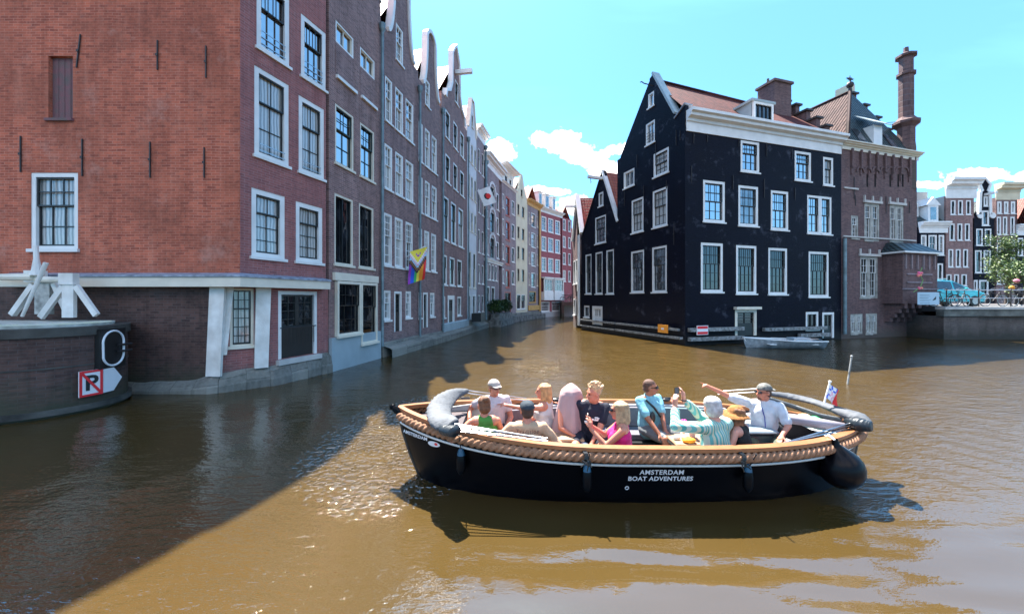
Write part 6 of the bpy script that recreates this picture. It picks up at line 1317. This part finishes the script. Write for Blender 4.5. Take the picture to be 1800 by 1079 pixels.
def cap(m,p0,p1,r0,r1,lat=None,k=1.0,n=14):
    """tapered capsule; k widens it along lat"""
    p0,p1=Vector(p0),Vector(p1); d=(p1-p0); L_=d.length; d=d/L_ if L_>1e-6 else Vector((0,0,1))
    a=Vector(lat) if lat is not None else (Vector((1,0,0)) if abs(d.x)<.8 else Vector((0,1,0))); a=(a-d*a.dot(d)).normalized(); b=d.cross(a); rows=[]
    for i in range(6):
        t=math.pi/2*i/5; rows.append((p0-d*r0*math.cos(t),max(r0*math.sin(t),1e-4)))
    for i in range(6):
        t=math.pi/2*i/5; rows.append((p1+d*r1*math.sin(t),max(r1*math.cos(t),1e-4)))
    m.grid([[c+(a*math.cos(2*math.pi*j/n)*k+b*math.sin(2*math.pi*j/n))*r for j in range(n)] for c,r in rows],True)
    m.poly([rows[0][0]+(a*math.cos(2*math.pi*j/n)*k+b*math.sin(2*math.pi*j/n))*rows[0][1] for j in range(n)][::-1]); m.poly([rows[-1][0]+(a*math.cos(2*math.pi*j/n)*k+b*math.sin(2*math.pi*j/n))*rows[-1][1] for j in range(n)])
def ik(a,b,l1,l2,pole):
    a,b,pole=Vector(a),Vector(b),Vector(pole); d=b-a; L_=min(d.length,(l1+l2)*.995); d.normalize(); x=(l1*l1-l2*l2+L_*L_)/(2*L_); h=math.sqrt(max(l1*l1-x*x,0))
    p=pole-a; p=(p-d*p.dot(d)).normalized(); return a+d*x+p*h, a+d*L_
SKIN={k:mat('skin_'+k,c,.5,var=.08,vscale=9) for k,c in dict(fair=(.52,.20,.125),tan=(.34,.13,.07),pale=(.56,.26,.19)).items()}
for s_ in SKIN.values(): s_.node_tree.nodes['Principled BSDF'].inputs['Subsurface Weight'].default_value=.12; s_.node_tree.nodes['Principled BSDF'].inputs['Subsurface Scale'].default_value=.02
LIPS=mat('lips',(.5,.16,.14),.5); SUNG=mat('sunglass_black',(.008,.008,.01),.12)
def hand(m,W,D,N_,curl=.5,point=False,s=1.0,side=1):
    """palm with four unequal curled fingers and a thumb leaving its side; W wrist, D direction, N_ palm normal"""
    D=Vector(D).normalized(); N_=Vector(N_); N_=(N_-D*N_.dot(D)).normalized(); S=D.cross(N_).normalized()*side
    cap(m,W,W+D*.075*s,.021*s,.024*s,lat=S,k=1.45,n=12)
    for i,(o,l) in enumerate(((.029,.070),(.010,.078),(-.009,.072),(-.027,.056))):
        c=0.05 if (point and i==0) else (1.3 if point else curl); b=W+D*.085*s+S*o*s; r=.0088*s
        for j in range(3):
            a=c*(j+1)*.55; d=(D*math.cos(a)+N_*math.sin(a)+S*o*1.2).normalized(); e=b+d*l*s*(.42,.32,.26)[j]; cap(m,b,e,r,r*.92,n=8); b=e; r*=.92
    t=(D*.75+S*.75+N_*.25).normalized(); b=W+D*.025*s+S*.022*s; e=b+t*.042*s; cap(m,b,e,.012*s,.0105*s,n=8); cap(m,e,e+(D*.9+S*.25+N_*.4).normalized()*.034*s,.0105*s,.009*s,n=8)
CLOTHN=[0]
def person(label,loc,face,lean=0,side=0,skin='fair',head=(0,0),arms=((None,None),(None,None)),legs='sit',shirt=None,pants=None,hair=None,hat=None,glasses=False,s=1.0,fem=False,knees=(.16,.16),hands=(dict(),dict()),shoe=(.7,.7,.7),twist=0,feet=.40,torso=1.0):
    """local frame: x right, y forward, z up, origin on the seat (or between the feet when standing)"""
    e=empty('person',loc,label,'person','people on the tour boat',R(face)); e.scale=(s,s,s)
    stand=legs in('stand','cycle'); hz=.93 if stand else .09
    Mx=Matrix.Translation((0,0,hz))@Matrix.Rotation(R(-lean),4,'X')@Matrix.Rotation(R(side),4,'Y')@Matrix.Rotation(R(twist),4,'Z')
    def Q(x,y,z): return Mx@Vector((x,y,z*torso))
    sh=.165 if fem else .185; P,W,C,N_=Q(0,0,.0),Q(0,-.01,.16),Q(0,.01,.33),Q(0,-.01,.475)
    X=(Mx.to_3x3()@Vector((1,0,0))); HC=Q(0,.025,.615)
    Hm=Matrix.Translation(HC)@(Matrix.Rotation(R(-head[0]),4,'Z')@Matrix.Rotation(R(-head[1]-lean*.2),4,'X'))
    def h(x,y,z): return Hm@Vector((x,y,z))
    hipw=.175 if fem else .165; wst=.115 if fem else .13
    HIP=[Q(-.09,0,0),Q(.09,0,0)]; KN=[];AN=[]
    for i,sg in enumerate((-1,1)):
        if stand: k=Vector((sg*.10,.02,.50)); a=Vector((sg*.11,-.02,.09))
        else: k=Vector((sg*knees[i],.43,.085)); a=Vector((sg*knees[i]*.95,.43+.02,-feet+.07))
        KN.append(k); AN.append(a)
    SHO=[Q(-sh,-.01,.43),Q(sh,-.01,.43)]; EL=[];WR=[]
    for i,sg in enumerate((-1,1)):
        tgt,pole=arms[i]; tgt=tgt or ((sg*.17,.30,hz+.10) if not stand else (sg*.25,.05,hz-.05)); pole=pole or (sg*.5,-.15,hz+.05); a,b=ik(SHO[i],tgt,.275,.25,pole); EL.append(a); WR.append(b)
    def bodyf(m):
        cap(m,P,W,hipw*.74,wst*.88,lat=X,k=1.25); cap(m,W,C,wst*.88,.122 if not fem else .112,lat=X,k=1.22); cap(m,SHO[0]*.8+SHO[1]*.2,SHO[1]*.8+SHO[0]*.2,.072,.072,n=14); cap(m,C,(N_+C)/2,.12 if not fem else .108,.09,lat=X,k=1.3)
        if fem: 
            for sg in(-1,1): b=Q(sg*.07,.085,.30); cap(m,b,b+Vector((0,0,.001)),.065,.065)
        cap(m,N_,h(0,-.02,-.06),.058 if not fem else .048,.052 if not fem else .045)
        # head: cranium, face, jaw, nose, ears
        def el(c,r,n=10):
            rows=[]
            for i in range(n+1):
                t=math.pi*i/n; rows.append([h(c[0]+max(r[0]*math.sin(t),1e-4)*math.cos(2*math.pi*k/16),c[1]+max(r[1]*math.sin(t),1e-4)*math.sin(2*math.pi*k/16),c[2]+r[2]*math.cos(t)) for k in range(16)])
            m.grid(rows,True)
        el((0,-.008,.03),(.076,.094,.088)); el((0,.028,-.035),(.058,.064,.078)); el((0,.058,-.078),(.030,.030,.028)); cap(m,h(0,.088,.012),h(0,.108,-.022),.011,.015,n=8)
        for sg in(-1,1): el((sg*.076,-.008,-.005),(.010,.019,.032),6); cap(m,h(sg*.018,.084,.034),h(sg*.045,.076,.034),.010,.010,n=8)
        for i,sg in enumerate((-1,1)):
            fa=1 if not fem else .86
            cap(m,SHO[i],EL[i],.052*fa,.042*fa); cap(m,EL[i],WR[i],.041*fa,.027*fa)
            d=hands[i]; D=d.get('d') or (WR[i]-EL[i]); hand(m,WR[i],D,d.get('n',(0,.3,-1)),d.get('curl',.45),d.get('point',False),.95 if fem else 1.02,-sg*d.get('flip',1))
            cap(m,HIP[i],KN[i],.082,.058); cap(m,KN[i],AN[i]+Vector((0,0,.12)),.055,.045); cap(m,AN[i]+Vector((0,0,.12)),AN[i],.045,.035); cap(m,AN[i]+Vector((0,-.02,-.04)),AN[i]+Vector((0,.14,-.05)),.035,.028)
    remesh('body',bodyf,SKIN[skin],e,.0085,2)
    i0=.013
    if shirt:
        mt,sl=shirt[0],shirt[1]; low=shirt[2] if len(shirt)>2 else -.02
        def sf(m):
            cap(m,Q(0,0,low),W,hipw*.78+i0,wst*.9+i0*1.6,lat=X,k=1.27); cap(m,W,C,wst*.9+i0*1.6,.122+i0 if not fem else .114+i0,lat=X,k=1.24); cap(m,C,(N_*.45+C*.55),.12+i0,.088+i0,lat=X,k=1.3)
            w_=.2 if sl>0 else .36; cap(m,SHO[0]*(1-w_)+SHO[1]*w_+Q(0,0,-.01)-Q(0,0,0),SHO[1]*(1-w_)+SHO[0]*w_+Q(0,0,-.01)-Q(0,0,0),.072+i0,.072+i0)
            if fem:
                for sg in(-1,1): b=Q(sg*.07,.09,.30); cap(m,b,b+Vector((0,0,.001)),.07+i0*.6,.07+i0*.6)
            for i in(0,1):
                if sl>0:
                    a=SHO[i]; 
                    if sl<=1: cap(m,a,a.lerp(EL[i],sl),.054+i0,.052+i0*1.3)
                    else: cap(m,a,EL[i],.054+i0,.046+i0); cap(m,EL[i],EL[i].lerp(WR[i],sl-1),.045+i0,.034+i0)
            if len(shirt)>3: cap(m,N_+Vector((0,0,-.01)),N_+Vector((0,0,.012)),.068,.066)
        remesh('shirt',sf,mt,e,.012,2,disp=.012)
    if pants:
        mt,pl=pants
        def pf(m):
            cap(m,P,Q(0,-.0,.08),hipw*.76+i0,hipw*.70+i0,lat=X,k=1.26)
            for i in(0,1):
                if pl<=1: cap(m,HIP[i],HIP[i].lerp(KN[i],pl),.085+i0,.072+i0)
                else: cap(m,HIP[i],KN[i],.085+i0,.062+i0); cap(m,KN[i],KN[i].lerp(AN[i],pl-1),.060+i0,.05+i0)
        remesh('trousers' if pl>1 else 'shorts',pf,mt,e,.015,2,disp=.008)
    if shoe:
        for i in(0,1):
            m=MB(); cap(m,AN[i]+Vector((0,-.03,-.035)),AN[i]+Vector((0,.15,-.045)),.045,.036,lat=(1,0,0),k=1.1); m.build('shoe',mat('shoe_%d'%int(shoe[0]*100),shoe,.6),e,smooth=True,off=(0,0,0))
    if hair:
        col,style=hair
        def hf(m):
            def el(c,r,n=8):
                rows=[]
                for i in range(n+1):
                    t=math.pi*i/n; rows.append([h(c[0]+max(r[0]*math.sin(t),1e-4)*math.cos(2*math.pi*k/14),c[1]+max(r[1]*math.sin(t),1e-4)*math.sin(2*math.pi*k/14),c[2]+r[2]*math.cos(t)) for k in range(14)])
                m.grid(rows,True)
            el((0,-.022,.042),(.083,.094,.090))
            if style in('bob','long'):
                L_=-.13 if style=='bob' else -.24
                for a in range(9): 
                    t=math.pi*(-.12+1.24*a/8)+math.pi; x,y=.080*math.cos(t),.088*math.sin(t)-.015
                    cap(m,h(x*.9,y*.9,.07),h(x*1.0,y*1.0-.006,L_+.02*math.sin(a*2)),.030,.022,n=8)
            if style=='curly':
                rn=random.Random(3)
                for _ in range(46): a=rn.uniform(0,6.28); b=rn.uniform(.1,1.45); r=.098; p=(r*math.sin(b)*math.cos(a)*.85,r*math.sin(b)*math.sin(a)-.02,.055+r*math.cos(b)); cap(m,h(*p),h(p[0]*1.2,p[1]*1.2,p[2]+.02),.017,.012,n=7)
            if style=='bun':
                el((0,-.09,.10),(.045,.045,.042)); el((0,-.05,-.02),(.07,.07,.07))
            if style in('short','bun'): el((0,-.045,-.01),(.074,.066,.070))
            if style=='full': el((0,-.035,.0),(.092,.088,.105)); el((0,-.02,.05),(.094,.1,.09))
        remesh('hair',hf,mat('hair_'+col[0],tuple(x*.75 for x in col[1]),.7,var=.25,vscale=24,bump=.5,bscale=90),e,.009,1,disp=.012)
    if hat:
        kind,mt=hat
        def cf(m):
            def el(c,r,n=8,half=False):
                rows=[]
                for i in range(n+1):
                    t=math.pi*(.5 if half else 1)*i/n; rows.append([h(c[0]+max(r[0]*math.sin(t),1e-4)*math.cos(2*math.pi*k/20),c[1]+max(r[1]*math.sin(t),1e-4)*math.sin(2*math.pi*k/20),c[2]+r[2]*math.cos(t)) for k in range(20)])
                m.grid(rows,True)
                if half: m.poly(rows[-1])
            if kind in('cap','cap_back'):
                el((0,-.012,.045),(.092,.106,.088),half=True); sg=1 if kind=='cap' else -1
                rows=[]
                for i in range(5):
                    y=.06+.095*i/4; w_=.078*math.sqrt(max(.05,1-(i/4.3)**2)); rows.append([h(sg*x*w_,sg*y-.012,.052-.012*i/4+z-.01*x*x) for x in(-1,-.5,0,.5,1) for z in(0,)])
                top=rows; bot=[[Vector(p)-(h(0,0,.012)-h(0,0,0)) for p in r] for r in rows]; m.grid(top); m.grid(bot); 
                for a,b in((0,1),): pass
                P1=[top[i][0] for i in range(5)]+[top[4][j] for j in range(1,5)]+[top[i][4] for i in(3,2,1,0)]+[top[0][j] for j in(3,2,1)]; P2=[bot[i][0] for i in range(5)]+[bot[4][j] for j in range(1,5)]+[bot[i][4] for i in(3,2,1,0)]+[bot[0][j] for j in(3,2,1)]; m.grid([P1,P2],True)
            if kind=='straw':
                el((0,-.01,.03),(.098,.11,.105),half=True); rows=[]
                for r_,z in((.09,.045),(.115,.030),(.14,.012),(.16,-.012),(.16,-.024),(.14,-.002),(.115,.02),(.09,.03)): rows.append([h(r_*math.cos(2*math.pi*k/24),(r_*1.05)*math.sin(2*math.pi*k/24)-.01,z+.035*math.sin(2*math.pi*k/24*2)*(r_/.2)**2) for k in range(24)])
                m.grid(rows+[rows[0]],True)
        remesh('cap' if kind!='straw' else 'straw_hat',cf,mt,e,.008,1)
    if glasses:
        m=MB()
        for sg in(-1,1): 
            c=h(sg*.034,.089,.012); m.ball(c,(.027,.027,.019),6); m.tube([h(sg*.058,.08,.016),h(sg*.082,.0,.012)],.004,5)
        m.tube([h(-.02,.096,.016),h(.02,.096,.016)],.004,5); m.build('sunglasses',SUNG,e,off=(0,0,0))
    else:
        m=MB(); [m.ball(h(sg*.031,.083,.010),.0085,4) for sg in(-1,1)]; m.build('eyes',IRON,e,off=(0,0,0))
    m=MB(); m.tube([h(-.02,.092,-.052),h(0,.098,-.05),h(.02,.092,-.052)],.005,6); m.build('lips',LIPS,e,off=(0,0,0))
    return e,h,Q,WR
def phone(label,e,p,rot,mt=BLK):
    o=empty('phone',e.matrix_basis@Vector(p),label,'phone'); o.rotation_euler=rot
    m=MB(); m.box(idT,-.037,.037,-.004,.004,-.075,.075); m.build('case',mt,o,off=(0,0,0)); m=MB(); m.box(idT,-.033,.033,.0042,.0052,-.068,.068); m.box(idT,-.033,.033,-.0052,-.0042,-.068,.068); m.build('screen',mat('phone_screen',(.12,.14,.16),.15),o,off=(0,0,0)); return o
c_=lambda n,c,**k:mat('cloth_'+n,tuple(x*.72 for x in c),.85,var=.14,vscale=12,bump=.9,bscale=11)
S=SEAT
def X(px,d): return (px-900)/F*d
# 1 woman in green, back to us
person('woman in a green sleeveless top with her back to us at the bow end',(X(851,4.72),4.72,S),10,head=(-10,0),fem=True,skin='fair',shirt=(c_('green',(.10,.33,.05)),0),pants=(c_('denim',(.1,.15,.25)),1),hair=(('brown',(.22,.09,.04)),'bun'),arms=(((-.42,.12,.22),(-.6,-.2,.2)),(None,None)))
# 2 man in pale shirt with cap and sunglasses
person('man in a white V neck shirt, pale cap and sunglasses facing us near the bow',(X(868,5.62),5.70,S),195,head=(-20,0),skin='fair',shirt=(c_('pale_pink',(.78,.66,.68)),.5),pants=(c_('dark',(.05,.05,.07)),1),hair=(('blond',(.5,.26,.12)),'short'),hat=('cap',c_('cap_beige',(.55,.47,.42))),glasses=True,arms=(((-.12,.22,.14),None),((.38,.05,.25),(.5,-.3,.2))))
# 3 beige long sleeve, dark cap, back to us
e3,h3,Q3,_=person('man in a printed beige long sleeved shirt and dark cap with his back to us',(X(927,4.58),4.60,S-.06),0,lean=4,head=(-8,-4),skin='fair',shirt=(c_('beige',(.72,.46,.28)),1.95),pants=(c_('dark',(.05,.05,.07)),1),hair=(('dark',(.06,.03,.02)),'short'),hat=('cap',c_('cap_navy',(.03,.05,.07))),arms=(((-.25,.22,.22),(-.7,-.1,.15)),((.27,.2,.16),(.7,-.1,.1))),s=1.03)
PRT=mat('shirt_print',(.16,.10,.08),.9); PR2=mat('shirt_print_grey',(.30,.33,.33),.9); PR3=mat('shirt_print_orange',(.6,.28,.15),.9)
def backprint(x,y): # wraps onto the rounded back
    k=x/.17; p=Q3(x,-.152+.06*k*k,.395+y); return p
o=text('Tradition',.062,PRT,'back_lettering',None,lambda x,y:backprint(x,y+.0),bold=.001,space=1.15); o.parent=e3
m=MB(); P=[backprint(.085*math.cos(a),-.085+.045*math.sin(a)) for a in [2*math.pi*k/20 for k in range(20)]]; m.poly([Vector(p)+Vector((0,-.002,0)) for p in P]); m.build('back_print',PR2,e3,off=(0,0,0))
m=MB(); P=[backprint(.05*math.cos(a),-.05+.035*math.sin(a)) for a in [math.pi*k/10 for k in range(11)]]; m.poly([Vector(p)+Vector((0,-.004,0)) for p in P]); m.build('back_print',PR3,e3,off=(0,0,0))
# 4 blonde woman pointing left, seen from behind-right
person('blonde woman in a white sleeveless top stretching one hand out over the water',(X(958,5.45),5.45,S),62,head=(-22,0),fem=True,skin='fair',shirt=(c_('white',(.72,.70,.72)),0),pants=(c_('pink_shorts',(.6,.3,.3)),.8),hair=(('gold',(.72,.38,.16)),'bob'),arms=(((-.22,.52,.50),(-.5,.1,-.2)),((.1,.36,.16),(.5,-.2,.1))),hands=(dict(n=(0,0,-1),curl=.2),dict()))
# 5 person under a pale cloth
e5,h5,Q5,_=person('person hidden under a long pale pink cloth with a bit of red showing',(X(1003,5.35),5.40,S),215,head=(0,-10),fem=True,skin='fair',shirt=(c_('red',(.75,.02,.03)),0),pants=(c_('denim_pale',(.25,.32,.4)),1),hair=(('dark',(.06,.03,.02)),'short'))
VE=mat('cloth_pale_pink_veil',(.42,.28,.28),.9,var=.1,bump=.4,bscale=10)
def veil(m):
    rows=[]
    for i in range(15):
        t=i/14; z=.84-.66*t; r=.14*math.sin(min(1,t*4+.12)*math.pi/2)+.12*t**1.1
        rows.append([Vector((r*1.05*math.cos(a),r*.95*math.sin(a)+.02,z)) *1 + Vector((.03*math.cos(a*5+t*2)*t,.03*math.sin(a*7+t)*t,0)) for a in [2*math.pi*k/28 for k in range(28)]])
    m.grid(rows,True); m.poly(rows[0]); m.poly(rows[-1])
o=remesh('veil',veil,VE,e5,.012,1)
m=MB(); m.ball((-.10,.17,.22),(.07,.05,.12),8); m.build('red_cloth',MATS['cloth_red'],e5,smooth=True,off=(0,0,0))
# 6 curly blond boy in navy
e6,h6,Q6,_=person('curly blond young man in a navy T shirt with a white print and shorts',(X(1036,5.25),5.30,S+.05),172,lean=8,side=-6,head=(66,4),skin='fair',shirt=(c_('navy',(.008,.010,.03)),.7),pants=(c_('navy_shorts',(.01,.012,.03)),.75),hair=(('curls',(.78,.52,.30)),'curly'),arms=(((-.02,.34,.10),(-.6,.0,.1)),((.35,-.1,.42),(.6,-.3,.2))),knees=(.15,.2))
m=MB(); rn=random.Random(1)
for k in range(16): x=rn.uniform(-.09,.09); p=Q6(x,.142-1.2*x*x,.29-.35*x+rn.uniform(-.025,.025)); m.ball(p,(.02,.012,.009),5)
m.build('white_print',WHITE,e6,off=(0,0,0))
# 7 woman in pink with phone
e7,h7,Q7,w7=person('blonde woman in a bright pink tank top photographing with her phone',(X(1092,4.62),4.62,S-.03),78,head=(8,2),fem=True,skin='fair',shirt=(c_('hot_pink',(.88,.015,.22)),0),pants=(c_('white_trousers',(.75,.74,.78)),1.9),hair=(('ash_blonde',(.62,.42,.24)),'bob'),arms=(((-.07,.36,.48),(-.35,.0,-.3)),((.07,.36,.48),(.5,.1,-.3))),hands=(dict(d=(.1,.1,1),n=(.5,.6,0),curl=.7),dict(d=(-.1,.1,1),n=(-.5,.6,0),curl=.7)),glasses=True)
bpy.context.view_layer.update(); phone('phone in a pale case held up by the woman in pink',e7,(0,.40,.57),(0,0,R(78)),mat('phone_case_pale',(.6,.45,.35),.5))
# 8 man in light blue polo
e8,h8,Q8,_=person('man in a light blue polo shirt and sunglasses wearing a crossbody bag',(X(1141,5.72),5.72,S),205,head=(-48,0),skin='tan',shirt=(c_('light_blue',(.26,.62,.74)),.75,-.02,1),pants=(c_('grey_shorts',(.25,.27,.28)),.85),hair=(('brown_short',(.14,.06,.035)),'short'),glasses=True,arms=(((.02,.33,.14),(-.6,-.1,.1)),((.17,.36,.14),(.6,.0,.1))),knees=(.2,.12))
m=MB(); m.tube([Q8(.14,.075,.46),Q8(.06,.16,.36),Q8(-.03,.175,.24),Q8(-.12,.15,.14)],.016,8); b_=m.build('bag_strap',BLK,e8,off=(0,0,0)); m=MB(); m.ball(Q8(.10,.165,.22),(.05,.035,.085),8); m.build('crossbody_bag',BLK,e8,off=(0,0,0))
# 9 white-haired person in striped shirt, phone up
STR=stripes('cloth_teal_stripes',((.06,.30,.28),(.42,.50,.43),(.12,.38,.36),(.48,.50,.36)),(1,.25,0),.062)
e9,h9,Q9,w9=person('white haired person in a teal striped shirt holding a phone up high',(X(1259,4.62),4.62,S-.09),22,lean=3,head=(10,0),skin='pale',shirt=(STR,1.75,-.04),pants=(c_('white_linen',(.78,.77,.8)),1.9),hair=(('white',(.72,.68,.68)),'full'),arms=(((-.22,.36,.66),(-.7,.1,.1)),((-.09,.36,.72),(.4,.2,.0))),hands=(dict(d=(0,0,1),n=(1,.2,0),curl=.8),dict(d=(0,.1,1),n=(-.6,.5,0),curl=.6)),s=1.12)
bpy.context.view_layer.update(); phone('black phone held up high by the white haired person in stripes',e9,(-.155,.40,.80),(0,0,R(22)))
m=MB(); m.tube([Vector(w9[1])+Vector((.028*math.cos(a),.028*math.sin(a),0)) for a in [2*math.pi*k/12 for k in range(13)]],.009,6); m.build('wristband',BLK,e9,off=(0,0,0))
# 10 woman in straw hat and black top
person('woman in a tan straw hat and black sleeveless top beside the striped shirt',(X(1312,4.66),4.70,S-.10),40,lean=8,head=(-38,-10),fem=True,skin='pale',shirt=(c_('black',(.006,.006,.008)),0),pants=(c_('black_skirt',(.01,.01,.012)),1.2),hair=(('auburn',(.30,.13,.06)),'long'),hat=('straw',mat('straw_weave',(.42,.17,.045),.9,var=.3,vscale=30,bump=.8,bscale=120)),arms=(((-.28,.05,.03),(-.8,.2,.2)),(None,None)),s=.97)
# 11 skipper pointing
e11,h11,Q11,_=person('bearded skipper in a white polo and backward cap pointing to the left',(X(1345,5.25),5.28,S+.06),150,head=(52,3),skin='fair',shirt=(c_('white_polo',(.74,.77,.82)),.8,-.04,1),pants=(c_('camouflage',(.10,.12,.08)),1.5),hat=('cap_back',mat('cap_camo',(.16,.15,.13),.8,var=.8,vscale=40,col2=(.04,.05,.05))),glasses=True,arms=(((-.18,.36,.22),(-.7,-.1,.1)),((.80,.12,.76),(.4,-.2,.3))),hands=(dict(),dict(point=True,n=(0,0,-1))),hair=(('dark',(.06,.03,.02)),'short'),s=.97)
m=MB(); m.ball(h11(0,.068,-.080),(.034,.03,.030),8); m.build('beard',mat('beard_brown',(.22,.10,.06),.9),e11,off=(0,0,0))
m=MB(); m.tube([Q11(.03,.13,.42),Q11(.0,.165,.3),Q11(-.01,.165,.16)],.007,6); m.build('lanyard',mat('lanyard_blue',(.03,.04,.25),.7),e11,off=(0,0,0))
# person on the bridge with a pink helmet
eb=person('person with a pink helmet and dark jacket on the right bridge',(wx(1790,YB+1.2),YB+1.2,ZD),100,lean=12,legs='stand',skin='pale',fem=True,shirt=(c_('dark_jacket',(.012,.012,.02)),1.9,-.1),pants=(c_('dark_trousers',(.012,.012,.018)),1.9),hair=(('auburn',(.30,.13,.06)),'bob'),arms=(((-.12,.42,1.12),None),((.12,.42,1.12),None)))
eb[0]['group']='people on the bridge'; h=eb[1]
m=MB(); m.ball(h(0,-.01,.06),(.14,.14,.10),8); m.build('helmet',mat('pink_helmet',(.85,.25,.35),.3),eb[0],off=(0,0,0))
p=eb[0].matrix_basis@Vector((0,.52,1.15)); obj_ball('flower_bunch','orange flowers held in front of the helmeted person','flowers',p,(.14,.12,.13),mat('orange_flowers',(.85,.35,.03),.7,var=.5,vscale=30))

bpy.data.scenes.remove(TMP)
